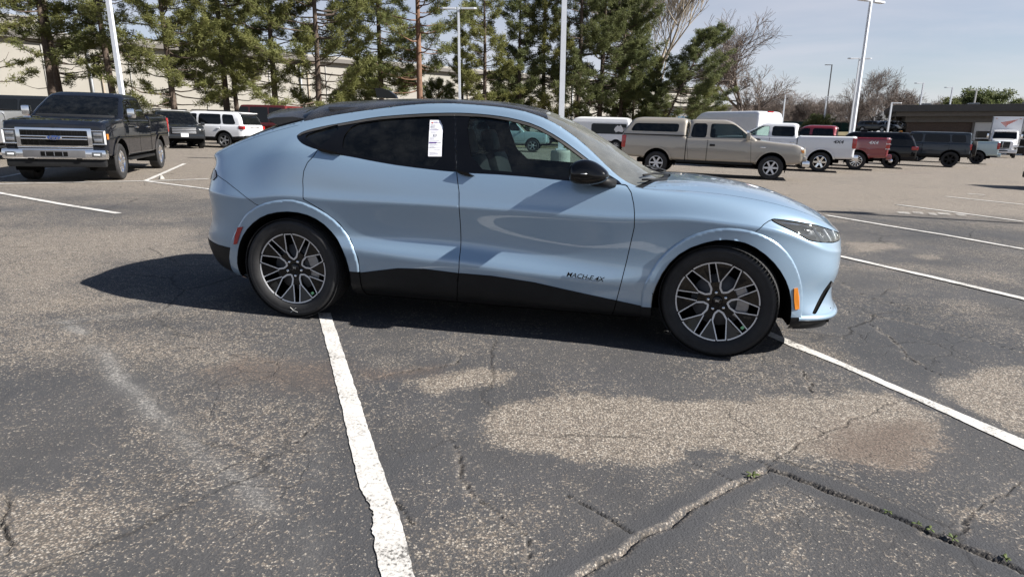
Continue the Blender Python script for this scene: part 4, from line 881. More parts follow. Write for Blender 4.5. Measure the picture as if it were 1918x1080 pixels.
def ground():
    xr = axis([(0, 2.9, .0125), (2.9, 6, .03), (6, 14, .09)], 420); xl = axis([(0, 2.5, .0125), (2.5, 6, .03), (6, 14, .09)], 420)
    xs = np.array([-v for v in xl[:0:-1]] + xr); yf = axis([(1.3, 3.3, .010), (3.3, 6, .02), (6, 12, .05), (12, 26, .15)], 520); yb = axis([(-1.3, 0, .15)], 60)
    ys = np.array([-v for v in yb[::-1]] + yf[0:]); ys = np.unique(np.round(ys, 4))
    X, Y = np.meshgrid(xs, ys); nx, ny = len(xs), len(ys); x = X.ravel(); y = Y.ravel(); n = len(x)
    tan = np.zeros(n); brown = np.zeros(n); dark = np.zeros(n); fade = np.zeros(n); crack = np.zeros(n); smoothb = np.zeros(n); dz = np.zeros(n); grav = np.zeros(n)
    wx = x + (fbm(x, y, .35, 11) - .5) * .22 + (fbm(x, y, .06, 15, 2) - .5) * .05; wy = y + (fbm(x, y, .35, 31) - .5) * .22 + (fbm(x, y, .06, 35, 2) - .5) * .05
    # general weathering: the far lot has lost its sealer, the near bays keep it
    far = sstep(8.5, 13, y + (fbm(x, y, 5, 3) - .5) * 4); big = fbm(x, y, 3.5, 7)
    tan[:] = .13 + .17 * sstep(.40, .75, fbm(x, y, 1.1, 19)) + .04 * sstep(-.5, -2.5, x) + far * (.55 + .5 * (big - .5))
    tan += sstep(5, 9, y) * .10
    def sub(poly, m):
        q = np.array(poly); return (x > q[:, 0].min() - m) & (x < q[:, 0].max() + m) & (y > q[:, 1].min() - m) & (y < q[:, 1].max() + m)
    for arr, L_ in ((tan, TAN), (brown, BROWN), (dark, DARK)):
        for poly, s, fe in L_:
            i = sub(poly, 1 + 2 * fe); d = poly_sd(np.stack([wx[i], wy[i]], 1), poly); arr[i] = np.maximum(arr[i], s * (1 - sstep(-fe * 1.3, fe * 1.5, d)))
    for poly, s in FADE:
        i = sub(poly, .5); d = poly_sd(np.stack([x[i] + .35 * (wx[i] - x[i]), y[i] + .35 * (wy[i] - y[i])], 1), poly); fade[i] = np.maximum(fade[i], s * (1 - sstep(-.05, .10, d)) * (.45 + .75 * fbm(x[i], y[i], .22, 61)))
    tan *= 1 - .75 * np.clip(dark, 0, 1)
    for pts, w, dep, kind in JOINTS:
        i = sub(pts, .5); xx = x[i] + (fbm(x[i], y[i], .10, 51, 3) - .5) * (.012 if kind == 'cut' else .07 if kind == 'crack' else .045); yy = y[i] + (fbm(x[i], y[i], .10, 71, 3) - .5) * (.012 if kind == 'cut' else .07 if kind == 'crack' else .045)
        d, t = line_sd(xx, yy, pts); vary = .55 + .9 * vnoise(t, t * 0, .12, 5)
        k = 1 - sstep(w * vary * .08, w * vary * .26 + .003, d)
        dz[i] -= k * dep; 
        if kind in ('tan', 'dark'):
            band = 1 - sstep(.055, .12, d); smoothb[i] = np.maximum(smoothb[i], band)
            gk = 1 - sstep(w * .28, w * .75, d); 
            if kind == 'tan': grav[i] = np.maximum(grav[i], gk); crack[i] = np.maximum(crack[i], k * (vnoise(t, d, .05, 9) > .62) * .9)
            else: crack[i] = np.maximum(crack[i], k * .85); grav[i] = np.maximum(grav[i], .75 * gk * (vnoise(t, d * 3, .09, 19) > .4))
        else: crack[i] = np.maximum(crack[i], k * (.95 if kind == 'cut' else .8)); grav[i] = np.maximum(grav[i], (0 if kind == 'cut' else .7) * (1 - sstep(.006, .035, d)) * (vnoise(t, d * 2, .05, 23) > .45))
    near = (y < 9) & (np.abs(x) < 8)
    dz += np.where(near, (fbm(x, y, .9, 91, 3) - .5) * .012 + (fbm(x, y, .05, 93, 2) - .5) * .0022 * (1 + tan), (fbm(x, y, 6, 95, 3) - .5) * .03 * sstep(9, 30, y))
    dz = np.where(near, dz - .004, dz - .004)
    a = (np.arange(ny - 1)[:, None] * nx + np.arange(nx - 1)[None]).ravel(); F = np.stack([a, a + 1, a + nx + 1, a + nx], 1)
    me = mesh_data('parking_lot', np.stack([x, y, GX * x + GY * y + dz], 1), F)
    for nm, arr in (('tan', tan), ('brown', brown), ('dark', dark), ('fade', fade), ('crack', crack), ('smoothb', smoothb), ('grav', grav)):
        at = me.attributes.new(nm, 'FLOAT', 'POINT'); at.data.foreach_set('value', np.clip(arr, 0, 1).astype(np.float32))
    m, t, b = nodes_mat('asphalt'); o = objco(t); A = lambda k: N(t, 'ShaderNodeAttribute', attribute_name=k).outputs['Fac']
    n1 = noise(t, 74, 7, 0.72, o); n2 = noise(t, 17, 5, 0.65, o, .6); nb = noise(t, 1.7, 5, 0.6, o); nf = noise(t, 0.35, 5, 0.6, o)
    vor = N(t, 'ShaderNodeTexVoronoi', {'Scale': 115.0, 'Vector': o, 'Randomness': 1.0}); cell = N(t, 'ShaderNodeSeparateColor', {0: vor.outputs['Color']}).outputs[0]
    stone = ramp(t, cell, (0.0, (0.15, 0.125, 0.105)), (0.35, (0.29, 0.24, 0.19)), (0.7, (0.41, 0.355, 0.29)), (1.0, (0.56, 0.51, 0.44)))
    stone = mixc(t, ramp(t, vor.outputs['Distance'], (0.35, (0, 0, 0)), (0.62, (0.85, 0.85, 0.85))), stone, (0.075, 0.066, 0.058))
    stone = mixc(t, A('brown'), stone, mixc(t, ramp(t, n1, (0.42, (0, 0, 0)), (0.58, (1, 1, 1))), (0.045, 0.033, 0.026), (0.24, 0.175, 0.135)))
    seal = ramp(t, nb, (0.25, (0.033, 0.036, 0.042)), (0.75, (0.052, 0.056, 0.065)))
    seal = mixc(t, ramp(t, n1, (0.3, (0.35, 0.35, 0.35)), (0.55, (0, 0, 0))), seal, (0.028, 0.029, 0.031))
    # specks of bare stone break through the sealer, more where it is worn
    lvl = math_(t, 'SUBTRACT', math_(t, 'ADD', A('tan'), math_(t, 'MULTIPLY', math_(t, 'SUBTRACT', n2, 0.5), 0.55)), math_(t, 'MULTIPLY', A('smoothb'), 0.40))
    # stone shows first along the crazing of the sealer
    cw = N(t, 'ShaderNodeMix', {0: 0.22, 4: o, 5: N(t, 'ShaderNodeTexNoise', {'Vector': o, 'Scale': 5.0, 'Detail': 5.0, 'Roughness': 0.7}).outputs['Color']}, data_type='VECTOR').outputs[1]
    def craze(scale, w): return ramp(t, N(t, 'ShaderNodeTexVoronoi', {'Scale': scale, 'Vector': cw}, feature='DISTANCE_TO_EDGE').outputs['Distance'], (0.0, (1, 1, 1)), (w, (0, 0, 0)))
    cz = math_(t, 'MULTIPLY', math_(t, 'MAXIMUM', craze(8.5, 0.13), craze(19.0, 0.16)), ramp(t, noise(t, 0.9, 4, 0.6, o), (0.40, (0.12, 0.12, 0.12)), (0.60, (1, 1, 1))))
    lvl = math_(t, 'ADD', lvl, math_(t, 'MULTIPLY', cz, math_(t, 'SUBTRACT', 0.40, math_(t, 'MULTIPLY', A('smoothb'), 0.25))))
    th = math_(t, 'SUBTRACT', 0.622, math_(t, 'MULTIPLY', lvl, 0.28))
    sp = math_(t, 'MULTIPLY', math_(t, 'SUBTRACT', n1, th), 16.0, True)
    wash = math_(t, 'MULTIPLY', math_(t, 'ADD', math_(t, 'MULTIPLY', A('tan'), 0.85), math_(t, 'MULTIPLY', nb, 0.14)), math_(t, 'SUBTRACT', 1.0, math_(t, 'MULTIPLY', A('smoothb'), 0.6)), True)
    seal = mixc(t, math_(t, 'MULTIPLY', wash, 0.52, True), seal, (0.138, 0.125, 0.110))        # dust ground into the sealer
    col = mixc(t, math_(t, 'MULTIPLY', sp, 0.88), seal, stone)
    col = mixc(t, math_(t, 'MULTIPLY', A('brown'), 0.55), col, (0.085, 0.066, 0.055))
    col = mixc(t, math_(t, 'MULTIPLY', A('fade'), 0.42), col, (0.21, 0.205, 0.195))
    gray = ramp(t, n1, (0.40, (0.14, 0.135, 0.128)), (0.62, (0.33, 0.318, 0.30)))
    col = mixc(t, math_(t, 'MULTIPLY', math_(t, 'SUBTRACT', math_(t, 'ADD', math_(t, 'MULTIPLY', A('fade'), 0.75), n1), 0.80), 3.5, True), col, gray)
    col = mixc(t, math_(t, 'MULTIPLY', A('dark'), ramp(t, n2, (0.3, (0.2, 0.2, 0.2)), (0.6, (0.55, 0.55, 0.55)))), col, (0.042, 0.044, 0.048))
    col = mixc(t, math_(t, 'MULTIPLY', A('grav'), ramp(t, n1, (0.42, (0, 0, 0)), (0.56, (0.8, 0.8, 0.8)))), col, stone)
    # web of hairline cracks
    wp = N(t, 'ShaderNodeMix', {0: 0.16, 4: o, 5: N(t, 'ShaderNodeTexNoise', {'Vector': o, 'Scale': 3.0, 'Detail': 5.0, 'Roughness': 0.65}).outputs['Color']}, data_type='VECTOR').outputs[1]
    def web(scale, w, lo, hi, ms):
        v = N(t, 'ShaderNodeTexVoronoi', {'Scale': scale, 'Vector': wp}, feature='DISTANCE_TO_EDGE').outputs['Distance']
        return math_(t, 'MULTIPLY', ramp(t, v, (0.0, (1, 1, 1)), (w, (0, 0, 0))), ramp(t, noise(t, ms, 4, 0.6, o), (lo, (0, 0, 0)), (hi, (1, 1, 1))))
    w1 = web(0.75, 0.010, 0.46, 0.60, 0.5); w2 = web(3.6, 0.022, 0.50, 0.66, 1.1); w3 = web(11.0, 0.04, 0.52, 0.70, 0.9)
    cr = math_(t, 'ADD', math_(t, 'ADD', w1, math_(t, 'MULTIPLY', w2, 0.75)), math_(t, 'MULTIPLY', w3, 0.5), True)
    cr = math_(t, 'MULTIPLY', cr, 0.8)
    cr = math_(t, 'ADD', cr, A('crack'), True)
    col = mixc(t, cr, col, (0.012, 0.0115, 0.011))
    col = mixc(t, ramp(t, nf, (0.35, (0, 0, 0)), (0.7, (0.25, 0.25, 0.25))), col, (0.16, 0.145, 0.13))
    t.links.new(col, b.inputs['Base Color']); b.inputs['Roughness'].default_value = 0.88; b.inputs['Specular IOR Level'].default_value = 0.25
    hgt = math_(t, 'SUBTRACT', math_(t, 'ADD', math_(t, 'MULTIPLY', n1, 0.7), math_(t, 'MULTIPLY', vor.outputs['Distance'], -0.25)), cr)
    t.links.new(N(t, 'ShaderNodeBump', {'Strength': 0.75, 'Distance': 0.008, 'Height': hgt}).outputs[0], b.inputs['Normal'])
    g = link('parking_lot', me, 'asphalt'); g['kind'] = 'structure'
    # painted bay lines: thin sheets with ragged edges that follow the ground
    m, t, b = nodes_mat('line_paint'); o = objco(t)
    n1 = noise(t, 70, 6, 0.7, o); n2 = noise(t, 4, 5, 0.65, o)
    wear = math_(t, 'ADD', math_(t, 'MULTIPLY', n1, 0.6), math_(t, 'MULTIPLY', n2, 0.5))
    c = ramp(t, wear, (0.435, (0.11, 0.106, 0.10)), (0.49, (0.42, 0.405, 0.38)), (0.62, (0.63, 0.615, 0.585)))
    wp = N(t, 'ShaderNodeMix', {0: 0.16, 4: o, 5: N(t, 'ShaderNodeTexNoise', {'Vector': o, 'Scale': 5.0, 'Detail': 4.0}).outputs['Color']}, data_type='VECTOR').outputs[1]
    v = N(t, 'ShaderNodeTexVoronoi', {'Scale': 9.0, 'Vector': wp}, feature='DISTANCE_TO_EDGE').outputs['Distance']
    c = mixc(t, math_(t, 'MULTIPLY', ramp(t, v, (0.0, (1, 1, 1)), (0.03, (0, 0, 0))), ramp(t, n2, (0.45, (0, 0, 0)), (0.6, (0.7, 0.7, 0.7)))), c, (0.12, 0.11, 0.10))
    t.links.new(c, b.inputs['Base Color']); b.inputs['Roughness'].default_value = 0.8
    t.links.new(N(t, 'ShaderNodeBump', {'Strength': 0.5, 'Distance': 0.004, 'Height': n1}).outputs[0], b.inputs['Normal'])
    for k, (lf, rt) in enumerate(PAINT_LINES):
        lf = np.array(lf); rt = np.array(rt[::-1])
        if k < 2: lf, rt = (np.r_[q, q[-1:] + (q[-1:] - q[-2:-1]) / np.linalg.norm(q[-1] - q[-2]) * 1.6] for q in (lf, rt))
        L0 = np.r_[0, np.cumsum(np.linalg.norm(np.diff(lf, axis=0), axis=1))]; L1 = np.r_[0, np.cumsum(np.linalg.norm(np.diff(rt, axis=0), axis=1))]
        nn = int(max(4, min(400, L0[-1] / (.012 if k < 2 else .08)))); u = np.linspace(0, 1, nn)
        a_ = np.stack([np.interp(u, L0 / L0[-1], lf[:, i]) for i in (0, 1)], 1); b_ = np.stack([np.interp(u, L1 / L1[-1], rt[:, i]) for i in (0, 1)], 1)
        if k > 1:                                     # paint lines are about 10 cm wide
            w = np.linalg.norm(b_ - a_, axis=1, keepdims=True); c_ = (a_ + b_) / 2; d_ = np.gradient(c_, axis=0); d_ /= np.linalg.norm(d_, axis=1, keepdims=True); nn_ = np.stack([-d_[:, 1], d_[:, 0]], 1); hw = .052; a_, b_ = c_ - nn_ * hw, c_ + nn_ * hw
        rg = np.random.RandomState(k + 40); rag = lambda s: ((fbm(u * L0[-1] + 50, u * 0 + k * 3 + s, .05, 77, 4) - .5) * .010)[:, None]
        d = (b_ - a_) / np.linalg.norm(b_ - a_, axis=1, keepdims=True); a_ = a_ + d * rag(0); b_ = b_ + d * rag(9)
        if k == 0:                                    # broken edge near the camera
            s = L0[-1] * u; bite = np.exp(-((s - .865 * (L0[-1] - 1.6)) / .14) ** 4); a_ = a_ + d * (bite * np.maximum(0, .062 * fbm(s + 3, s * 0, .05, 4, 4) - .012))[:, None]
        M = 5; G = np.stack([a_ * (1 - q) + b_ * q for q in np.linspace(0, 1, M)]); xx, yy = G[..., 0], G[..., 1]
        zz = GX * xx + GY * yy + np.where((yy < 9) & (np.abs(xx) < 8), (fbm(xx, yy, .9, 91, 3) - .5) * .012 + (fbm(xx, yy, .05, 93, 2) - .5) * .0024, (fbm(xx, yy, 6, 95, 3) - .5) * .03 * sstep(9, 30, yy)) + (.0007 if k < 2 else .006)
        mobj('painted_line', np.stack([xx, yy, zz], -1).reshape(-1, 3), np.array([(i * nn + j, (i + 1) * nn + j, (i + 1) * nn + j + 1, i * nn + j + 1) for i in range(M - 1) for j in range(nn - 1)])[:, ::1], 'line_paint', g)
    return g
# ---------------------------------------------------------------- other vehicles
for nm, c, me_ in (('paint_navy', (0.006, 0.0075, 0.012), 0), ('paint_tan', (0.325, 0.295, 0.25), .2), ('paint_white', (0.74, 0.75, 0.77), 0), ('paint_red', (0.20, 0.012, 0.02), .2), ('paint_maroon', (0.115, 0.02, 0.02), .2),
                  ('paint_black', (0.005, 0.005, 0.006), 0), ('paint_slate', (0.040, 0.049, 0.060), .2), ('paint_charcoal', (0.014, 0.016, 0.019), 0), ('paint_silver', (0.46, 0.47, 0.48), .6), ('paint_ice', (0.33, 0.43, 0.46), .35)):
    paint(nm, c, me_, 0.38, 0.05 if max(c) > .2 else .006)
simple('veh_glass', (0.006, 0.007, 0.008), 0.04, var=0.3, spec=0.35); simple('blue_badge', (0.015, 0.04, 0.16), 0.2, coat=1.0); simple('decal_white', (0.75, 0.75, 0.76), 0.5); simple('decal_dark', (0.05, 0.05, 0.06), 0.5)
simple('decal_red', (0.55, 0.10, 0.05), 0.5); simple('orange_lens', (0.75, 0.30, 0.06), 0.3); simple('pale_lens', (0.78, 0.74, 0.62), 0.15, coat=1.0); simple('gold', (0.5, 0.45, 0.3), 0.5)
glass('glass_pale', (0.55, 0.66, 0.63), 0.0, 1.0)
_wheel_cache = {}
def road_wheel(parent, loc, r, rim_r, w, style, side, steer=0):
    """style: (spokes, spoke width, rim material, face fill). side -1: outer face -y"""
    key = (r, rim_r, w, style)
    if key not in _wheel_cache:
        n, sw, mat, fill = style
        t = MB().lathe(tyre_profile(r, rim_r, w), 36); tm = mesh_data('tyre', t.V, t.F)
        q = MB(); h = w / 2
        q.lathe([(rim_r * 1.01, -h * .86), (rim_r * .95, -h * .88), (rim_r * .92, -h * .70), (rim_r * .88, -h * .2)], 36)
        for k in range(n):
            a = 2 * math.pi * k / n
            M = Matrix.Rotation(-a, 4, 'Y')
            P = [(rim_r * .12, -h * .72, -sw * .5), (rim_r * .95, -h * .82, -sw * .42), (rim_r * .95, -h * .82, sw * .42), (rim_r * .12, -h * .72, sw * .5), (rim_r * .12, -h * .4, -sw * .6), (rim_r * .95, -h * .5, -sw * .5), (rim_r * .95, -h * .5, sw * .5), (rim_r * .12, -h * .4, sw * .6)]
            q.add([M @ Vector(p) for p in P], [(0, 1, 2, 3), (4, 7, 6, 5), (0, 4, 5, 1), (2, 6, 7, 3), (1, 5, 6, 2)])
        q.lathe([(0, -h * .82), (rim_r * .2, -h * .8), (rim_r * .26, -h * .7), (rim_r * .27, -h * .4)], 20)
        b = MB().lathe([(0, -h * .1), (rim_r, -h * .1)], 24)
        _wheel_cache[key] = (tm, mesh_data('rim', q.V, q.F, False), mesh_data('brake_shadow', b.V, b.F), mat)
    tm, rm, bm_, mat = _wheel_cache[key]
    e = bpy.data.objects.new('wheel', None); COL.objects.link(e); e.parent = parent; e.location = loc; e.rotation_euler = (0, 0, steer + (math.pi if side > 0 else 0))
    link('tyre', tm, 'tyre', e); link('rim', rm, mat, e); link('brake_shade_disc', bm_, 'deep_black', e); return e  # black disc stands in for the shade behind the spokes
def lin(st, step=.06):
    """stations (x, ...) resampled linearly"""
    st = np.array(st, float); out = [st[0]]
    for a, b in zip(st[:-1], st[1:]):
        n = max(1, int(round(abs(b[0] - a[0]) / step)));
        for k in range(1, n + 1): out.append(a + (b - a) * k / n)
    return np.array(out)
def hull(parent, name, st, mat, arches=(), doors=(), gapw=.010, wt_in=.07, nose=.05, tail=.03, door_name='door', crown=.03, round_top=.05, panels=()):
    """lower body. st: (x, half width, z bottom, z top) from front to rear. arches: (x, z, r). doors: polygons (x, z)"""
    st = np.array(st, float)
    f0, r0 = st[0].copy(), st[-1].copy()
    S = lin(st, .07); fr = []; re = []
    for k in (0.0, .35, .62, .82, .93): q = f0.copy(); q[1] *= k; q[0] += nose * (1 - k ** 2); fr.append(q)
    for k in (.93, .82, .62, .35, 0.0): q = r0.copy(); q[1] *= k; q[0] -= tail * (1 - k ** 2); re.append(q)
    full = np.array(fr + list(S) + re); nw = len(fr)
    sec = []
    for i, (x, w, zb, zt) in enumerate(full):
        h = zt - zb; wt = max(0, w - wt_in); k = w / max(st[:, 1].max(), 1e-6)
        sec.append([(x, w * .93, zb), (x, w * .985, zb + .04), (x, w, zb + .18 * h), (x, w * 1.004, zb + .45 * h), (x, w, zb + .68 * h), (x, w * .985, zt - round_top * 1.6), (x, wt + (w - wt) * .45, zt - round_top * .35), (x, wt, zt), (x, wt * .55, zt + crown * .8), (x, 0, zt + crown)])
    sec = np.array(sec); rows = []
    for u in range(len(sec)):
        P = sec[u].copy(); P[:, 1] += np.arange(10)[::-1] * 1e-5; d = np.maximum(np.linalg.norm(np.diff(P, axis=0), axis=1), 1e-3) ** .7; k = np.r_[0, np.cumsum(d)]
        qv = np.concatenate([np.linspace(k[j], k[j + 1], (2, 3, 4, 4, 4, 3, 3, 3, 2)[j], endpoint=False) for j in range(9)] + [k[-1:]]); rows.append(spline_eval(k, P, qv))
    G = np.array(rows).transpose(1, 0, 2); G[..., 1] = np.maximum(G[..., 1], 0); nv, nu = G.shape[:2]
    sk = Skin(G.reshape(-1, 3), grid_tris(nv, nu), np.zeros((nv * nu, 1)))
    xz = lambda: sk.V[:, [0, 2]]
    side_only = lambda d: np.where(sk.V[:, 1] < .55, 1.0, d)
    for i, (ax, az, ar) in enumerate(arches): sk.cut('a%d' % i, side_only(np.maximum(np.hypot(sk.V[:, 0] - ax, (sk.V[:, 2] - az) * .97) - ar, -1e3)))
    for i, q in enumerate(doors):
        sk.cut('d%d_o' % i, side_only(poly_sd(xz(), q) - gapw / 2)); sk.cut('d%d_i' % i, side_only(poly_sd(xz(), q) + gapw / 2))
    for i, pq in enumerate(panels): sk.cut('p%d' % i, side_only(poly_sd(xz(), pq[0])))
    gone = np.zeros(len(sk.F), bool); out = {}
    for i in range(len(arches)): gone |= sk.inside('a%d' % i)
    nrm = vnormals(sk.V, sk.F)
    used = gone.copy()
    for i, pq in enumerate(panels):
        m = sk.inside('p%d' % i) & ~used; used |= m; V, F, u = sk.part(m)
        if len(F):
            for s in ((1, -1) if len(pq) > 3 else (0,)):
                if s: mobj(pq[1], (V + nrm[u] * pq[3]) * np.array([1, s, 1]), F if s > 0 else F[:, ::-1], pq[2], parent)
                else: V2, F2 = mirror(V + nrm[u] * .003, F); mobj(pq[1], V2, F2, pq[2], parent)
    for i in range(len(doors)):
        m = sk.inside('d%d_i' % i) & ~used; V, F, _ = sk.part(m); used |= sk.inside('d%d_o' % i)
        for s in (1, -1): mobj(door_name, V * np.array([1, s, 1]), F if s > 0 else F[:, ::-1], mat, parent)
    V, F, _ = sk.part(~used); V, F = mirror(V, F); body = mobj(name, V, F, mat, parent)
    V, F, u = sk.part(~gone); V = V - nrm[u] * .02; V, F = mirror(V, F); mobj('body_liner', V, F, 'deep_black', parent)
    for ax, az, ar in arches:
        for s in (1, -1):
            wl = MB(); n = 14; pts = [(ax + ar * math.cos(t), az + ar * math.sin(t)) for t in np.linspace(-.35, math.pi + .35, n)]
            V = [(a, s * y, b) for a, b in pts for y in (np.interp(a, st[::-1, 0], st[::-1, 1]) - .02, .45)]
            wl.add(V, [(2 * i, 2 * i + 1, 2 * i + 3, 2 * i + 2) for i in range(n - 1)]); wl.add([(ax - ar, s * .47, .3), (ax + ar, s * .47, .3), (ax + ar, s * .47, az + ar), (ax - ar, s * .47, az + ar)], [(0, 1, 2, 3)]); wl.build('wheel_well', 'deep_black', parent)
    return body
def greenhouse(parent, name, lv, mat, side=(), front=None, rear=None, glass_side='veh_glass', glass_front='veh_glass', glass_rear='veh_glass', roof_mat=None, crown=.035, pillar='gloss_black'):
    """cabin. lv: levels (z, x front, x rear, half width, corner radius). side: polygons (x, z) of the side windows, front/rear: polygons (y, z)"""
    Z = []; lv = np.array(lv, float)
    for a, b in zip(lv[:-1], lv[1:]):
        n = max(1, int(round((b[0] - a[0]) / .05)))
        for k in range(n): Z.append(a + (b - a) * k / n)
    Z.append(lv[-1]); rings = []
    def ring(z, xf, xb, w, r):
        P = []; r = min(r, w * .9); na, ns, nf = 6, 30, 16
        for k in range(nf // 2 + 1): P.append((xf, (w - r) * k / (nf / 2)))
        for k in range(1, na + 1): t = math.pi / 2 * k / na; P.append((xf - r + r * math.cos(t), w - r + r * math.sin(t)))
        for k in range(1, ns + 1): P.append((xf - r + (xb - xf + 2 * r) * k / ns, w))
        for k in range(1, na + 1): t = math.pi / 2 * k / na; P.append((xb + r - r * math.sin(t), w - r + r * math.cos(t)))
        for k in range(1, nf // 2 + 1): P.append((xb, (w - r) * (1 - k / (nf / 2))))
        return [(a, b, z) for a, b in P]
    for q in Z: rings.append(ring(*q))
    z, xf, xb, w, r = Z[-1]
    for k, dz in ((.94, .45), (.8, .75), (.5, .95), (0.0, 1.0)):
        base = np.array(rings[len(Z) - 1]); c = (xf + xb) / 2; q = base.copy(); q[:, 0] = c + (q[:, 0] - c) * (.35 + .65 * k if k < .8 else k); q[:, 1] *= k; q[:, 2] = z + crown * dz; rings.append([tuple(p) for p in q])
    G = np.array(rings); nv, nu = G.shape[:2]
    V0 = G.reshape(-1, 3); F0 = grid_tris(nv, nu); lev = np.repeat(np.arange(nv), nu)
    sk = Skin(V0, F0, lev[:, None].astype(float)); nrm0 = vnormals(V0, F0); sk.A = np.c_[sk.A, nrm0]
    below = lambda d: np.where(sk.A[:, 0] > len(Z) - .5, 1.0, d)
    for i, q in enumerate(side): sk.cut('s%d' % i, below(np.where(sk.A[:, 2] < .45, 1.0, poly_sd(sk.V[:, [0, 2]], round_poly(q, .07)))))
    if front is not None: sk.cut('f', below(np.where(sk.A[:, 1] < .25, 1.0, poly_sd(sk.V[:, [1, 2]], front))))
    if rear is not None: sk.cut('r', below(np.where(sk.A[:, 1] > -.25, 1.0, poly_sd(sk.V[:, [1, 2]], rear))))
    nrm = vnormals(sk.V, sk.F); used = np.zeros(len(sk.F), bool); fc = sk.V[sk.F].mean(1)
    for i in range(len(side)):
        m = sk.inside('s%d' % i); used |= m; V, F, u = sk.part(m); V = V - nrm[u] * .006
        for s in (1, -1): mobj('side_window', V * np.array([1, s, 1]), F if s > 0 else F[:, ::-1], glass_side[i] if isinstance(glass_side, (list, tuple)) else glass_side, parent)
    for k, nm, gm in (('f', 'windshield', glass_front), ('r', 'rear_window', glass_rear)):
        if k in sk.bits:
            m = sk.inside(k) & ~used; used |= m; V, F, u = sk.part(m); V, F = mirror(V - nrm[u] * .005, F)
            if len(F): mobj(nm, V, F, gm, parent)
    if roof_mat:
        m = (sk.A[sk.F][:, :, 0].mean(1) > len(Z) - 1.2) & ~used; used |= m; V, F, u = sk.part(m); V, F = mirror(V, F); mobj('roof', V, F, roof_mat, parent)
    V, F, _ = sk.part(~used); V, F = mirror(V, F); return mobj(name, V, F, mat, parent)
def pbox(parent, name, mat, c, d, bev=.02, M=None): return shade_auto(MB().box(c, d, M=M, bev=bev).build(name, mat, parent), 40)
def both(fn):
    for s in (1, -1): fn(s)
def mirror_pair(parent, x, y, z, d, mat, arm='matte_black'):
    def f(s):
        m = pbox(parent, 'door_mirror', mat, (x, s * (y + d[1] / 2 + .08), z), d, .035); pbox(m, 'mirror_arm', arm, (x + .02, s * (y + .04), z - d[2] * .25), (.07, .16, .06), .015)
    both(f)
def seats(parent, xs, z, mat='seat_black', steer=None):
    for x in xs:
        for s in (1, -1):
            b = MB(); b.box((x, s * .42, z + .12), (.16, .52, .66), M=Matrix.Rotation(R(-12), 4, 'Y'), bev=.05); b.box((x - .09, s * .42, z + .53), (.1, .28, .2), bev=.04); shade_auto(b.build('seat', mat, parent), 50)
    if steer:
        M = Matrix.Translation(steer) @ Matrix.Rotation(R(66), 4, 'Y'); sw = MB(); sw.tube([M @ Vector((.19 * math.cos(t), .19 * math.sin(t), 0)) for t in np.linspace(0, 2 * math.pi, 21)], .017, 6, False); sw.box(steer, (.05, .3, .07), bev=.01); sw.build('steering_wheel', 'trim_grey', parent, smooth=True)
def lettering(parent, body, size, mat, M, name='lettering', **k): o = link(name, text_mesh(body, size, name, **k), mat, parent); o.matrix_local = M; return o
SIDE_R = lambda x, y, z, rx=0: Matrix.Translation((x, -y, z)) @ Matrix.Rotation(R(90) + rx, 4, 'X')                          # reads from the right side
SIDE_L = lambda x, y, z, rx=0: Matrix.Translation((x, y, z)) @ Matrix.Rotation(math.pi, 4, 'Z') @ Matrix.Rotation(R(90) + rx, 4, 'X')
FRONT = lambda x, y, z, t=0: Matrix.Translation((x, y, z)) @ Matrix.Rotation(R(90), 4, 'Z') @ Matrix.Rotation(R(90) - t, 4, 'X')

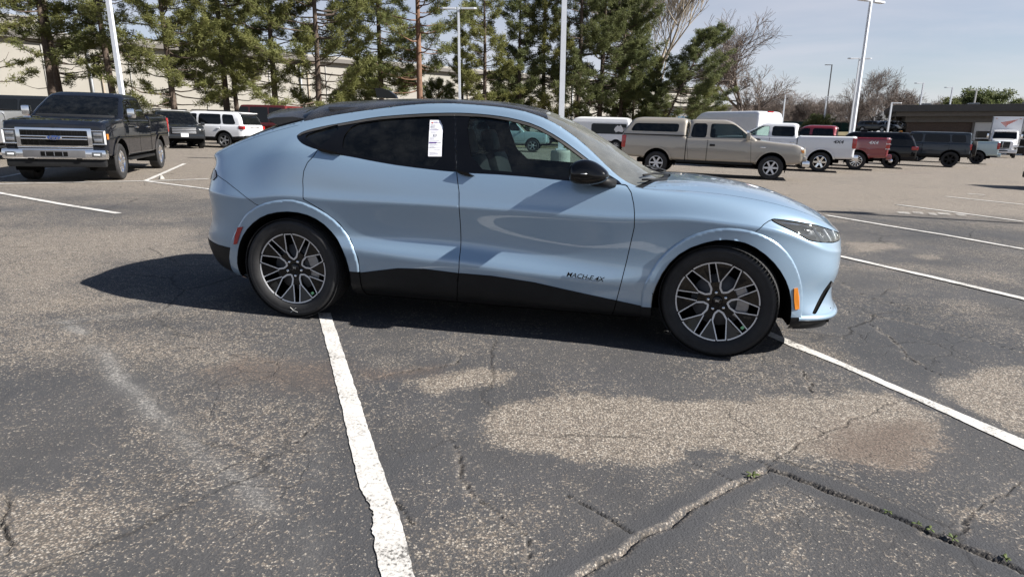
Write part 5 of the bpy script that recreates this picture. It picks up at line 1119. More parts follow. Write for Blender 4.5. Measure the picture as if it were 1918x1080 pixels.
W6 = (6, .075, 'alloy', 0); W6D = (6, .06, 'machined', 0); W12 = (12, .030, 'chrome', 0); W5 = (5, .07, 'alloy', 0); W10 = (10, .035, 'machined', 0); WBLK = (6, .08, 'matte_black', 0); W6C = (6, .085, 'chrome', 0)
def pickup(name, label, M, mat, cab='crew', front='new', style=W6, canopy=False, decal=None, tail_mat='red_lens', wb=3.69, group=None, chrome=True, tail_trim=False, gl='glass_mid', gls=None, bed_over=1.2):
    t = empty(name, M, label, 'pickup truck', group)
    fo = .94 if front != 'new' else .84; xf = wb + fo; xr = -bed_over; xc = .93                       # xc: back of cab
    hood = [(xf, .93, .62, 1.20), (xf - .06, .97, .56, 1.25), (xf - .35, .995, .52, 1.30), (wb + .1, 1.0, .5, 1.34), (wb - .45, 1.005, .5, 1.365)] if front == 'new' else \
           [(xf, .90, .60, .98), (xf - .06, .945, .56, 1.06), (xf - .25, .965, .52, 1.13), (wb + .1, .98, .5, 1.18), (wb - .45, .985, .5, 1.23)]
    zt = 1.36 if front == 'new' else 1.24
    rest = [(wb - .75, 1.0, .5, zt), (xc + .02, 1.0, .5, zt), (xc - .05, 1.0, .5, zt + .07), (xr + .1, 1.0, .58, zt + .09), (xr, .985, .60, zt + .09)]
    ar = .50 if front == 'new' else .47; wr = .405 if front == 'new' else .385
    d1 = [(wb - .62, .50), (wb - .66, .9), (wb - .72, zt + .2), (xc + (1.12 if cab == 'crew' else .72), zt + .2), (xc + (1.12 if cab == 'crew' else .72), .50)]
    d2 = [(xc + (1.10 if cab == 'crew' else .70), .50), (xc + (1.10 if cab == 'crew' else .70), zt + .2), (xc + .05, zt + .2), (xc + .05, 1.05), (xc + .14, .50)]
    gapb = [(xc - .012, .3), (xc - .012, 1.6), (xc + .03, 1.6), (xc + .03, .3)]
    hull(t, 'body', hood + rest, mat, [(wb, .40, ar), (0, .40, ar)], [d1, d2], panels=[(gapb, 'bed_gap', 'deep_black')] + [([(x + (ar + .075) * math.cos(q), .40 + (ar + .075) * math.sin(q)) for q in np.linspace(0, 2 * math.pi, 32, endpoint=False)], 'wheel_arch_flare', mat, .024) for x in (wb, 0)], nose=.06)
    top = 1.93 if front == 'new' else 1.86; xw = wb - .50
    lv = [(zt - .05, xw + .03, xc + .02, .965, .10), (zt + .01, xw, xc + .02, .955, .12), (zt + .22, xw - .30, xc + .06, .90, .14), (top - .13, xw - .68, xc + .04, .815, .15), (top - .05, xw - .83, xc + .06, .775, .17), (top - .015, xw - .95, xc + .12, .72, .2)]
    zs0, zs1 = zt + .05, top - .13; mid = xc + (1.11 if cab == 'crew' else .71)
    w1 = [(xw - .16, zs0), (xw - .30, zs0 + .10), (xw - .74, zs1), (mid + .05, zs1 + .005), (mid + .05, zs0 - .02)]; w2 = [(mid - .06, zs0 - .02), (mid - .06, zs1 + .005), (xc + .20, zs1 - .0), (xc + .15, zs0 + .1), (xc + .15, zs0 - .02)]
    greenhouse(t, 'cab', lv, mat, [w1, w2], [(-.1, zs0 - .02), (.86, zs0 - .02), (.73, zs1 + .03), (-.1, zs1 + .05)], [(-.1, zs0 + .02), (.74, zs0 + .02), (.66, zs1), (-.1, zs1)], glass_side=gls or (gl, 'glass_tint'), glass_front=gl, glass_rear='veh_glass')
    seats(t, (xc + 1.25, xc + .35) if cab == 'crew' else (xc + .9,), .95, steer=(xw - .42, .42, 1.32)); pbox(t, 'dashboard', 'seat_black', (xw - .12, 0, zt - .02), (.45, 1.6, .16), .05); pbox(t, 'cabin_floor', 'deep_black', ((xc + xw) / 2, 0, .92), (xw - xc, 1.8, .03), 0)
    for x in (0, wb):
        for s in (1, -1): road_wheel(t, (x, s * .86, wr), wr, wr * (.62 if front == 'new' else .60), .275, style, s)
    pbox(t, 'chassis', 'deep_black', (wb / 2 - .1, 0, .46), (wb + 1.2, 1.5, .16), .03)
    both(lambda s: pbox(t, 'running_board', 'matte_black', ((wb) / 2 + .1, s * .95, .43), (2.2, .16, .06), .02)) if front == 'new' else both(lambda s: pbox(t, 'sill_cover', 'matte_black', (wb / 2 + .05, s * .955, .475), (2.45, .06, .08), .02))
    mirror_pair(t, xw - .28, .93, zt + .12, (.13, .17, .22), 'chrome' if chrome and front == 'new' else mat)
    both(lambda s: [pbox(t, 'door_handle', 'chrome' if front == 'new' else 'matte_black', (x, s * 1.008, zt - .20), (.17, .035, .035 if front == 'new' else .07), .012) for x in ((mid + .16, xc + .22) if cab == 'crew' else (mid + .16,))])
    # tail
    pbox(t, 'rear_bumper', 'chrome' if chrome else mat, (xr - .07, 0, .62), (.22, 1.88, .22), .05)
    both(lambda s: pbox(t, 'tail_lamp', tail_mat, (xr + .045, s * .955, zt - .17), (.16, .105, .42), .03))
    if tail_trim: both(lambda s: [pbox(t, 'lamp_trim', 'decal_white', (xr + .03, s * 1.0, zt - .17 + k * .215), (.19, .03, .03), .008) for k in (-1, 0, 1)])
    pbox(t, 'tailgate', mat, (xr - .015, 0, zt - .16), (.04, 1.72, .52), .015)
    if decal:
        lettering(t, decal[0], .17, decal[1], SIDE_L(xr + .62, 1.003, zt - .13), 'decal', shear=.15, bold=.006, sx=1.25); lettering(t, decal[0], .17, decal[1], SIDE_R(xr + .62, 1.003, zt - .13), 'decal', shear=.15, bold=.006, sx=1.25)
    # front
    if front == 'new':
        pbox(t, 'grille_surround', 'chrome', (xf + .035, 0, .93), (.06, 1.42, .42), .03); g = pbox(t, 'grille', 'deep_black', (xf + .052, 0, .93), (.04, 1.26, .32), .02)
        for z in (.962, .908): pbox(g, 'grille_bar', 'chrome', (xf + .072, 0, z), (.03, 1.24, .026), .008)
        for k in range(24): pbox(g, 'grille_mesh', 'matte_black', (xf + .066, -.60 + k * .052, .93), (.012, .012, .30), 0)
        o = MB().lathe([(.0, -.012), (.105, -.010), (.118, 0)], 28, M=Matrix.Translation((xf + .092, 0, .935)) @ Matrix.Diagonal((1, 1, .42, 1)) @ Matrix.Rotation(R(90), 4, 'Z') @ Matrix.Diagonal((1.25, 1, 1, 1))).build('badge', 'chrome', t, smooth=True)
        MB().lathe([(.0, -.016), (.10, -.0135)], 28, M=Matrix.Translation((xf + .092, 0, .935)) @ Matrix.Diagonal((1, 1, .40, 1)) @ Matrix.Rotation(R(90), 4, 'Z') @ Matrix.Diagonal((1.23, 1, 1, 1))).build('badge_field', 'blue_badge', o, smooth=True)
        lettering(t, 'Ford', .088, 'chrome', FRONT(xf + .113, 0, .935), 'badge_lettering', shear=.3, ext=.001)
        def lampf(s):
            h = pbox(t, 'headlamp', 'lamp_dark', (xf - .03, s * .83, .95), (.13, .24, .30), .03)
            for c, d in (((xf + .045, s * .83, 1.09), (.02, .25, .025)), ((xf + .045, s * .83, .81), (.02, .25, .025)), ((xf + .02, s * .945, .95), (.06, .03, .29))): pbox(h, 'light_bar', 'white_lens' if d[0] == .06 else 'chrome', c, d, .008)
            for z in (1.02, .895): pbox(h, 'projector', 'alloy', (xf + .04, s * .82, z), (.03, .16, .07), .012)
            pbox(h, 'side_lamp', 'amber_lens', (xf - .10, s * .965, .97), (.1, .03, .12), .01)
        both(lampf)
        b = pbox(t, 'front_bumper', 'chrome', (xf + .07, 0, .60), (.22, 1.96, .22), .06); pbox(b, 'bumper_panel', 'trim_grey', (xf + .178, 0, .61), (.02, 1.16, .15), .006)
        g2 = pbox(b, 'lower_intake', 'deep_black', (xf + .186, 0, .61), (.02, .50, .09), .006)
        for k in (-.16, 0, .16): pbox(g2, 'intake_bar', 'alloy', (xf + .193, k, .61), (.014, .012, .085), 0)
        both(lambda s: pbox(b, 'fog_lamp', 'lamp_dark', (xf + .172, s * .80, .60), (.04, .20, .10), .015)); both(lambda s: pbox(b, 'fog_light', 'white_lens', (xf + .19, s * .80, .60), (.02, .12, .035), .01))
        pbox(t, 'front_valance', 'matte_black', (xf + .04, 0, .42), (.16, 1.86, .17), .04); both(lambda s: pbox(t, 'tow_hook', 'deep_black', (xf + .15, s * .45, .50), (.06, .12, .05), .02))
    else:
        gsh = pbox(t, 'grille_surround', mat, (xf + .03, 0, .86), (.06, 1.0, .36), .04); pbox(gsh, 'grille', 'matte_black', (xf + .05, 0, .86), (.03, .88, .28), .02); pbox(gsh, 'grille_bar', mat, (xf + .062, 0, .86), (.03, .88, .05), .015)
        def lampo(s): h = pbox(t, 'headlamp', 'pale_lens', (xf - .04, s * .76, .90), (.16, .36, .24), .045); pbox(h, 'turn_signal', 'orange_lens', (xf - .07, s * .915, .93), (.14, .06, .1), .02)
        both(lampo)
        pbox(t, 'front_fascia', mat, (xf + .03, 0, .70), (.16, 1.86, .16), .05); b = pbox(t, 'front_bumper', 'chrome', (xf + .09, 0, .55), (.24, 1.92, .19), .06); both(lambda s: pbox(b, 'fog_lamp', 'white_lens', (xf + .19, s * .72, .56), (.04, .16, .09), .02)); pbox(t, 'front_valance', 'matte_black', (xf + .0, 0, .44), (.2, 1.7, .09), .03)
        both(lambda s: pbox(t, 'model_badge', 'chrome', (wb - .30, s * .99, 1.02), (.16, .012, .03), .004))
    if canopy:
        z0 = zt + .085; cm = mat
        lvc = [(z0, xc - .02, xr - .01, .975, .06), (z0 + .1, xc - .02, xr + .01, .965, .08), (top - .10, xc - .01, xr + .26, .86, .10), (top - .01, xc - .02, xr + .35, .80, .14), (top + .02, xc - .08, xr + .45, .72, .18)]
        greenhouse(t, 'bed_canopy', lvc, cm, [[(xc - .28, z0 + .10), (xc - .26, top - .16), (xr + .42, top - .17), (xr + .36, top - .22), (xr + .26, z0 + .14), (xr + .30, z0 + .10)]], None, [(-.1, z0 + .1), (.72, z0 + .1), (.66, top - .15), (-.1, top - .15)], glass_side='glass_tint', crown=.03)
        pbox(t, 'canopy_rail', 'matte_black', ((xc + xr) / 2 - .03, -.985, z0 - .005), (xc - xr - .1, .02, .025), .005); pbox(t, 'canopy_rail', 'matte_black', ((xc + xr) / 2 - .03, .985, z0 - .005), (xc - xr - .1, .02, .025), .005)
    else:
        pbox(t, 'bed_cover', 'matte_black', ((xc + xr) / 2, 0, zt + .118), (xc - xr - .25, 1.7, .02), .005)
    return t
def suv(name, label, M, mat, wb=3.0, fo=.9, ro=1.05, hw=.98, zb=.40, belt=1.08, top=1.74, hood_z=1.06, wr=.37, style=W10, group=None, boxy=False, clad='matte_black', rear_rake=.30, tail=None, gl='veh_glass', front='plain', rails=False, roof_mat=None, cat='suv', ws=.62, spare=False, band=None, glf=None):
    t = empty(name, M, label, cat, group); xf = wb + fo; xr = -ro; xw = wb - .38 if not boxy else wb - .52
    st = [(xf, hw * .84, zb + .08, hood_z - .16), (xf - .07, hw * .92, zb, hood_z - .08), (xf - .35, hw * .97, zb - .02, hood_z - .02), (wb, hw * .99, zb - .05, hood_z + .03), (xw, hw, zb - .06, belt), (wb - .9, hw, zb - .06, belt), (0, hw, zb - .04, belt + .02), (xr + .2, hw * .985, zb, belt + .02), (xr, hw * .93, zb + .05, belt)]
    if boxy: st[0] = (xf, hw * .92, zb + .1, hood_z - .06); st[1] = (xf - .07, hw * .96, zb, hood_z - .02)
    cl = [(xf + .3, zb + .22), (wb + .5, zb + .14), (wb - .5, zb + .12), (.5, zb + .12), (-.5, zb + .16), (xr - .3, zb + .22), (xr - .3, 0), (xf + .3, 0)]
    bx = wb * .47
    d1 = [(wb - .5, zb + .13), (wb - .52, belt + .2), (bx + .01, belt + .2), (bx + .01, zb + .13)]; d2 = [(bx - .01, zb + .13), (bx - .01, belt + .2), (.12, belt + .2), (.14, .95), (.46, zb + .13)]
    hull(t, 'body', st, mat, [(wb, wr, wr + .07), (0, wr, wr + .07)], [d1, d2], panels=[(cl, 'lower_cladding', clad)] + ([([(x + (wr + .125) * math.cos(q), wr + (wr + .125) * math.sin(q)) for q in np.linspace(0, 2 * math.pi, 24, endpoint=False)], 'arch_trim', clad) for x in (0, wb)] if cat == 'suv' else []), wt_in=.06, nose=.10, tail=.05)
    tw = hw * (.80 if not boxy else .88)
    lv = [(belt - .03, xw + .02, xr + .03, hw - .045, .12), (belt + .02, xw - .02, xr + .04, hw - .055, .14), (belt + (top - belt) * .55, xw - ws * .62, xr + rear_rake * .45, (hw - .055) * .5 + tw * .5 + .01, .16), (top - .09, xw - ws, xr + rear_rake * .8, tw, .2), (top - .02, xw - ws - .16, xr + rear_rake, tw - .05, .22)]
    if boxy: lv = [(belt - .03, xw + .02, xr + .02, hw - .05, .07), (belt + .02, xw, xr + .02, hw - .06, .07), (top - .10, xw - ws, xr + rear_rake * .7, tw, .09), (top - .02, xw - ws - .06, xr + rear_rake, tw - .04, .12)]
    z0, z1 = belt + .05, top - .12; xa = xw - ws * .95
    s1 = [(xw - .20, z0), (xa - .02, z1), (bx + .05, z1 + .01), (bx + .05, z0)]; s2 = [(bx - .05, z0), (bx - .05, z1 + .01), (.20, z1), (.12, z0)]; s3 = [(.04, z0 + .01), (.12, z1), (xr + rear_rake + .25, z1 - .02), (xr + rear_rake * .6 + .20, z0 + .05), (xr + rear_rake * .6 + .26, z0 + .01)]
    greenhouse(t, 'cabin', lv, mat, [s1, s2, s3], [(-.1, z0 - .01), (hw - .13, z0 - .01), (tw - .08, z1 + .04), (-.1, z1 + .05)], [(-.1, z0), (hw - .15, z0), (tw - .09, z1), (-.1, z1)], glass_side=gl if isinstance(gl, (tuple, list)) else (gl,) * 3, glass_front=glf or 'veh_glass', roof_mat=roof_mat)
    for x in (0, wb):
        for s in (1, -1): road_wheel(t, (x, s * (hw - .13), wr), wr, wr * .66, .25, style, s)
    pbox(t, 'chassis', 'deep_black', (wb / 2, 0, zb - .02), (wb + .9, 1.4, .12), .03)
    mirror_pair(t, xw - .22, hw - .04, belt + .07, (.12, .18, .16), mat)
    both(lambda s: [pbox(t, 'door_handle', mat, (x, s * (hw + .01), belt - .13), (.18, .03, .035), .012) for x in (bx + .16, .28)])
    if not boxy: both(lambda s: pbox(t, 'tail_lamp', 'red_lens', (xr + .10, s * (hw - .10), belt - .08), (.30, .18, .17), .04))
    else: both(lambda s: pbox(t, 'tail_lamp', 'red_lens', (xr + .02, s * (hw - .12), belt - .17), (.12, .12, .32), .03))
    pbox(t, 'rear_bumper', clad, (xr - .02, 0, zb + .12), (.16, hw * 1.85, .22), .05)
    def hl(s): h = pbox(t, 'headlamp', 'lamp_dark', (xf - .10, s * hw * .74, hood_z - .19), (.24, .34, .14), .04, Matrix.Rotation(-s * .5 if not boxy else 0, 4, 'Z')); pbox(h, 'projector', 'white_lens', (xf - .02, s * hw * .66, hood_z - .19), (.1, .14, .07), .02)
    both(hl)
    if front == 'bars':
        g = pbox(t, 'grille', 'matte_black', (xf + .07, 0, hood_z - .24), (.06, 1.06, .30), .03)
        for k in range(4): pbox(g, 'grille_bar', 'alloy', (xf + .10, 0, hood_z - .14 - k * .07), (.04, 1.0, .035), .01)
        lettering(t, 'Ford', .07, 'chrome', FRONT(xf + .125, 0, hood_z - .19), 'badge_lettering', shear=.3, ext=.002); pbox(t, 'front_bumper', mat, (xf + .02, 0, zb + .16), (.22, 1.7, .2), .06); pbox(t, 'licence_plate', 'decal_white', (xf + .14, 0, zb + .22), (.015, .31, .16), .003); both(lambda s: pbox(t, 'fog_lamp', 'chrome', (xf + .08, s * .66, zb + .13), (.06, .18, .08), .02))
    else: pbox(t, 'grille', 'matte_black', (xf + .05, 0, hood_z - .22), (.06, 1.0, .2), .03); pbox(t, 'front_bumper', clad, (xf + .02, 0, zb + .12), (.2, hw * 1.7, .2), .06)
    if rails: both(lambda s: MB().tube([(xa - .15, s * tw * .86, top + .0), (xa - .25, s * tw * .86, top + .055), (xr + rear_rake + .45, s * tw * .86, top + .055), (xr + rear_rake + .3, s * tw * .86, top + .0)], .022, 8).build('roof_rail', 'matte_black', t, smooth=True))
    pbox(t, 'licence_plate', 'decal_white', (xr - .055, 0, belt - .16), (.015, .31, .16), .003)
    if not boxy: pbox(t, 'rear_spoiler', mat, (xr + rear_rake + .0, 0, top - .045), (.34, tw * 1.8, .04), .015); pbox(t, 'hatch_trim', 'alloy', (xr - .05, 0, belt - .05), (.03, .8, .05), .01)
    if spare:
        e = road_wheel(t, (xr - .16, 0, zb + .47), wr, wr * .6, .25, WBLK, -1); e.name = 'spare_wheel'; e.rotation_euler = (0, 0, R(-90)); pbox(t, 'spare_carrier', 'matte_black', (xr - .04, 0, zb + .47), (.12, .2, .2), .02)
    return t
def van(name, label, M, L_=5.6, hw=1.0, top=2.05, wb=3.4, belt=1.2, mat='paint_white', win=(), decal=False, clad='paint_charcoal', cat='van', high=False, group=None, rear_win=False, zw=None):
    """cargo or passenger van; the rear axle is the origin"""
    t = empty(name, M, label, cat, group); xr = -.95; xf = xr + L_
    st = [(xf, hw * .8, .5, .95), (xf - .1, hw * .92, .42, 1.05), (xf - .5, hw * .98, .38, belt), (wb - .5, hw, .36, belt), (0, hw, .38, belt), (xr + .1, hw * .99, .42, belt), (xr, hw * .95, .46, belt)]
    cl = [(xf + .3, .66), (xr - .3, .66), (xr - .3, 0), (xf + .3, 0)]
    hull(t, 'body', st, mat, [(wb, .36, .43), (0, .36, .43)], [[(wb - .55, .5), (wb - .6, belt + .2), (wb - 1.5, belt + .2), (wb - 1.5, .5)]], panels=[(cl, 'lower_cladding', clad)], wt_in=.04, nose=.1, tail=.02, round_top=.03)
    xw = xf - .62; tw = hw * .86
    lv = [(belt - .03, xw + .05, xr + .01, hw - .02, .08), (belt + .03, xw, xr + .01, hw - .025, .08), (top - .35, xw - .62, xr + .05, (hw + tw) / 2 - .0, .12), (top - .1, xw - .92, xr + .10, tw, .16), (top - .02, xw - 1.15, xr + .18, tw - .10, .2)]
    zw0, zw1 = zw or (1.27, min(top - .45, 1.74))
    sd = [[(xw - .30, zw0), (xw - .72, zw1), (xw - 1.25, zw1), (xw - 1.25, zw0)]] + [[(a, zw0 + .04), (a, zw1), (b, zw1), (b, zw0 + .04)] for a, b in win]
    greenhouse(t, 'upper_body', lv, mat, sd, [(-.1, belt + .04), (hw - .1, belt + .04), (tw - .06, zw1 + .1), (-.1, zw1 + .1)], [(.04, zw0), (hw - .16, zw0), (tw - .1, zw1), (.04, zw1)] if rear_win else None, crown=.05)
    for x in (0, wb):
        for s in (1, -1): road_wheel(t, (x, s * (hw - .13), .345), .345, .21, .22, W6, s)
    pbox(t, 'chassis', 'deep_black', (wb / 2, 0, .38), (wb + .9, 1.4, .12), .03); mirror_pair(t, xw - .3, hw - .03, belt + .2, (.12, .16, .3), 'matte_black')
    both(lambda s: pbox(t, 'tail_lamp', 'red_lens', (xr + .02, s * (hw - .09), 1.15), (.08, .12, .5), .02)); pbox(t, 'rear_bumper', 'matte_black', (xr - .06, 0, .52), (.18, 1.8, .2), .04); pbox(t, 'front_bumper', 'matte_black', (xf + .02, 0, .56), (.2, 1.7, .28), .06)
    both(lambda s: pbox(t, 'headlamp', 'white_lens', (xf - .12, s * hw * .76, .92), (.26, .28, .2), .05)); pbox(t, 'grille', 'matte_black', (xf + .08, 0, .86), (.05, .95, .2), .02)
    if high: pbox(t, 'brake_light', 'red_lens', (xr + .12, 0, top - .03), (.06, .42, .07), .02); MB().box((xr - .002, 0, 1.3), (.012, .012, 1.5)).build('door_seam', 'matte_black', t)
    return t
def place(px, py, yaw, side=0.0, along=0.0):
    """frame for a vehicle whose reference point (along the axis, side to the left) stands at px, py"""
    c, s = math.cos(yaw), math.sin(yaw); return car_matrix(px - along * c + side * s, py - along * s - side * c, yaw)
# ---------------------------------------------------------------- poles, trees, buildings, far things
def at(px, py, D):
    """point at depth D behind a spot of the 1918 x 1080 survey picture"""
    d = _F + _R * ((px - 959) / 1153.95) - _U * ((py - 540) / 1153.95); d = d * (D / d.y); return Vector((d.x, d.y, d.z + 1.403))
def gat(px, D): v = at(px, 242, D); return v.x, D, gz(v.x, D)
simple('pole_white', (0.62, 0.65, 0.70), 0.45, 0.1, var=0.05); simple('pole_dark', (0.05, 0.05, 0.055), 0.5, var=0.1); simple('concrete', (0.36, 0.35, 0.32), 0.85, var=0.15, scale=9, bump=0.2, bscale=70)
simple('pole_grey', (0.40, 0.40, 0.39), 0.5, 0.2, var=0.08); simple('lamp_lens', (0.6, 0.6, 0.58), 0.3)
def light_pole(label, px, D, ztop, heads=2, mat='pole_white', w=.155, arm=.75, base=True, yaw=0.0, group='lot lighting poles', at_xy=None):
    x, y, z0 = gat(px, D) if at_xy is None else (*at_xy, gz(*at_xy)); t = empty('light_pole', Matrix.Translation((x, y, z0)) @ Matrix.Rotation(yaw, 4, 'Z'), label, 'light pole', group); H = ztop - z0
    m = MB(); b0 = .75 if base else 0
    V = []
    for zz, ww in ((b0, w), (H, w * .82)): V += [(sx * ww / 2, sy * ww / 2, zz) for sx, sy in ((-1, -1), (1, -1), (1, 1), (-1, 1))]
    m.add(V, [(0, 1, 5, 4), (1, 2, 6, 5), (2, 3, 7, 6), (3, 0, 4, 7), (4, 5, 6, 7)]); m.build('pole', mat, t)
    if base:
        MB().lathe([(.31, -.1), (.31, .70), (.285, .76), (0, .76)], 28, axis='z').build('concrete_base', 'concrete', t, smooth=False); shade_auto(t.children[-1]); MB().box((0, 0, .79), (w * 2, w * 2, .06), bev=.01).build('base_plate', mat, t)
    for k in range(heads):
        s = (-1, 1)[k % 2]; a = MB(); a.tube([(0, 0, H - .12), (s * arm * .4, 0, H - .08)], .03, 6); a.build('arm', mat, t)
        hd = MB(); hd.prism([(s * .18, -.13), (s * (arm + .25), -.17), (s * (arm + .42), -.12), (s * (arm + .42), .12), (s * (arm + .25), .17), (s * .18, .13)], H - .11, H - .02, 'z'); h = hd.build('lamp_head', mat, t)
        MB().box((s * (arm + .05), 0, H - .115), (.42, .24, .02)).build('lamp_lens', 'lamp_lens', h)
    return t

# ---- trees
def leaf_mat(name, a, b, c, tr=0.25):
    m, t, bs = nodes_mat(name); o = objco(t)
    n1 = noise(t, 0.9, 4, 0.6, o); n2 = noise(t, 9, 3, 0.6, o)
    col = ramp(t, math_(t, 'ADD', math_(t, 'MULTIPLY', n1, 0.65), math_(t, 'MULTIPLY', n2, 0.4)), (0.36, a), (0.55, b), (0.72, c))
    inf = N(t, 'ShaderNodeObjectInfo').outputs['Random']
    col = mixc(t, math_(t, 'MULTIPLY', inf, 0.35), col, (b[0] * 1.35, b[1] * 1.08, b[2] * 0.8))
    t.links.new(col, bs.inputs['Base Color']); bs.inputs['Roughness'].default_value = 0.65; bs.inputs['Specular IOR Level'].default_value = 0.3
    tl = N(t, 'ShaderNodeBsdfTranslucent', {'Color': col}); mxs = N(t, 'ShaderNodeMixShader', {0: tr, 1: bs.outputs[0], 2: tl.outputs[0]})
    t.links.new(mxs.outputs[0], t.nodes['Material Output'].inputs['Surface'])
leaf_mat('needles', (0.100, 0.122, 0.045), (0.182, 0.200, 0.072), (0.29, 0.285, 0.115), .42); leaf_mat('needles_dark', (0.068, 0.090, 0.038), (0.122, 0.145, 0.060), (0.20, 0.21, 0.088), .4); leaf_mat('needles_brown', (0.13, 0.075, 0.03), (0.20, 0.12, 0.05), (0.26, 0.17, 0.08)); leaf_mat('weed_leaf', (0.06, 0.09, 0.03), (0.11, 0.15, 0.05), (0.17, 0.20, 0.09))
simple('bark', (0.085, 0.062, 0.048), 0.9, var=0.35, scale=5, bump=0.5, bscale=22); simple('bark_red', (0.17, 0.095, 0.062), 0.9, var=0.35, scale=5, bump=0.5, bscale=22); simple('bark_grey', (0.30, 0.255, 0.20), 0.9, var=0.25, scale=4, bump=0.3, bscale=25); simple('bark_twig', (0.185, 0.150, 0.130), 0.9, var=0.25, scale=3)
def pine_meshes(seed, H, crown0, spread, nb, lean=0.0, dens=1.0, oneside=0.0, needle=.205, top_narrow=.8):
    rg = np.random.RandomState(seed); tr = MB(); tp = []
    bend = rg.uniform(-.25, .25, 2); nseg = 12
    ax = lambda h: np.array([lean * H * (h / H) ** 1.25 + bend[0] * math.sin(h / H * 3), bend[1] * math.sin(h / H * 2.6), h])
    for k in range(nseg + 1): h = H * k / nseg; tp.append(ax(h))
    tr.tube([tuple(q) for q in tp], [max(.03, (.0145 * H) * (1 - .9 * k / nseg) ** .8) * (1.25 if k == 0 else 1) for k in range(nseg + 1)], 8)
    tufts = []
    for b in range(nb):
        f = (b + rg.rand()) / nb; h = crown0 + (H - crown0) * f ** .9; a = rg.rand() * 2 * math.pi
        prof = (1 - f) ** top_narrow * (.55 + .45 * math.sin(min(1, f * 2.2 + .25) * math.pi / 2)); L_ = spread * (.25 + .95 * prof) * rg.uniform(.6, 1.15)
        if oneside: L_ *= 1 + oneside * math.cos(a)
        up = rg.uniform(-.12, .22) + .35 * f; d = np.array([math.cos(a), math.sin(a), up]); p0 = ax(h); pts = []; n = 6
        for k in range(n + 1):
            q = k / n; pts.append(p0 + d * L_ * q + np.array([0, 0, -.10 * L_ * math.sin(q * math.pi) + .16 * L_ * q * q]) + rg.normal(0, .03 * L_ * q, 3))
        tr.tube([tuple(q) for q in pts], [max(.009, .021 * L_ ** .7 * (1 - .85 * k / n)) for k in range(n + 1)], 5)
        if rg.rand() < .08 and f < .35: continue                 # a dead limb
        nt_ = int(dens * (5 + 9.5 * L_))
        for _ in range(nt_):
            q = rg.uniform(.30, 1.0) ** .62; i = min(n - 1, int(q * n)); c = pts[i] + (pts[i + 1] - pts[i]) * (q * n - i)
            off = rg.normal(0, 1, 3) * np.array([.27, .27, .13]) * (.45 + .19 * L_ * (1.15 - q)); off[2] += abs(off[2]) * .5
            tufts.append((c + off, d))
            if rg.rand() < .35: tr.tube([tuple(c), tuple(c + off)], [.012, .006], 3, False)
    for _ in range(int(14 * dens)): tufts.append((ax(H * rg.uniform(.93, 1.0)) + rg.normal(0, .13, 3), np.array([0, 0, 1.])))
    # each tuft: a spray of flat needle bundles
    C = np.array([t[0] for t in tufts]); D = np.array([t[1] for t in tufts]); nt_ = len(C); K = 19
    dirs = rg.normal(0, 1, (nt_, K, 3)); dirs[..., 2] = dirs[..., 2] * .7 + .35; dirs += D[:, None] * .5; dirs /= np.linalg.norm(dirs, axis=2, keepdims=True)
    side = np.cross(dirs, rg.normal(0, 1, (nt_, K, 3))); side /= np.linalg.norm(side, axis=2, keepdims=True)
    ln = needle * rg.uniform(.6, 1.25, (nt_, K, 1)); wd = .019 * rg.uniform(.7, 1.3, (nt_, K, 1)); c = C[:, None] + rg.normal(0, .07, (nt_, K, 3))
    V = np.stack([c - side * wd * .4, c + side * wd * .4, c + dirs * ln + side * wd, c + dirs * ln - side * wd], 2).reshape(-1, 3)
    return mesh_data('trunk', tr.V, tr.F), mesh_data('crown', V, np.arange(len(V)).reshape(-1, 4), False)
def bare_meshes(seed, H, spread=.35, levels=5, trunk=.02, up=.55, first=.25, nk=(3, 4), rmin=.010):
    rg = np.random.RandomState(seed); m = MB(); tw = MB()
    def grow(p, d, L_, r, lev):
        n = 4; pts = [p]; q = np.array(p); dd = d.copy()
        for k in range(n): dd = dd + rg.normal(0, .10, 3) + np.array([0, 0, .05 * up]); dd /= np.linalg.norm(dd); q = q + dd * L_ / n; pts.append(q.copy())
        tgt = m if lev <= 2 else tw
        tgt.tube([tuple(a) for a in pts], [max(rmin, r * (1 - .55 * k / n)) for k in range(n + 1)], 6 if lev < 2 else 3, False)
        if lev >= levels: return
        nb = rg.randint(*nk) + (1 if lev > 1 else 0)
        for b in range(nb + 2):
            q0 = 1.0 if b < 2 else rg.uniform(first if lev == 0 else .25, .95); i = min(n - 1, int(q0 * n)); c = pts[i] + (pts[i + 1] - pts[i]) * (q0 * n - i)
            v = rg.normal(0, 1, 3); v -= dd * v.dot(dd); v /= np.linalg.norm(v); nd = dd * (1 - spread * rg.uniform(.5, 1.3)) + v * spread * rg.uniform(.9, 1.9); nd[2] += .25 * up; nd /= np.linalg.norm(nd)
            grow(c, nd, L_ * rg.uniform(.55, .80), r * rg.uniform(.42, .62), lev + 1)
    grow(np.zeros(3), np.array([rg.normal(0, .04), rg.normal(0, .04), 1.]), H * .34, trunk * H, 0)
    return mesh_data('trunk', m.V, m.F), mesh_data('crown', tw.V, tw.F)
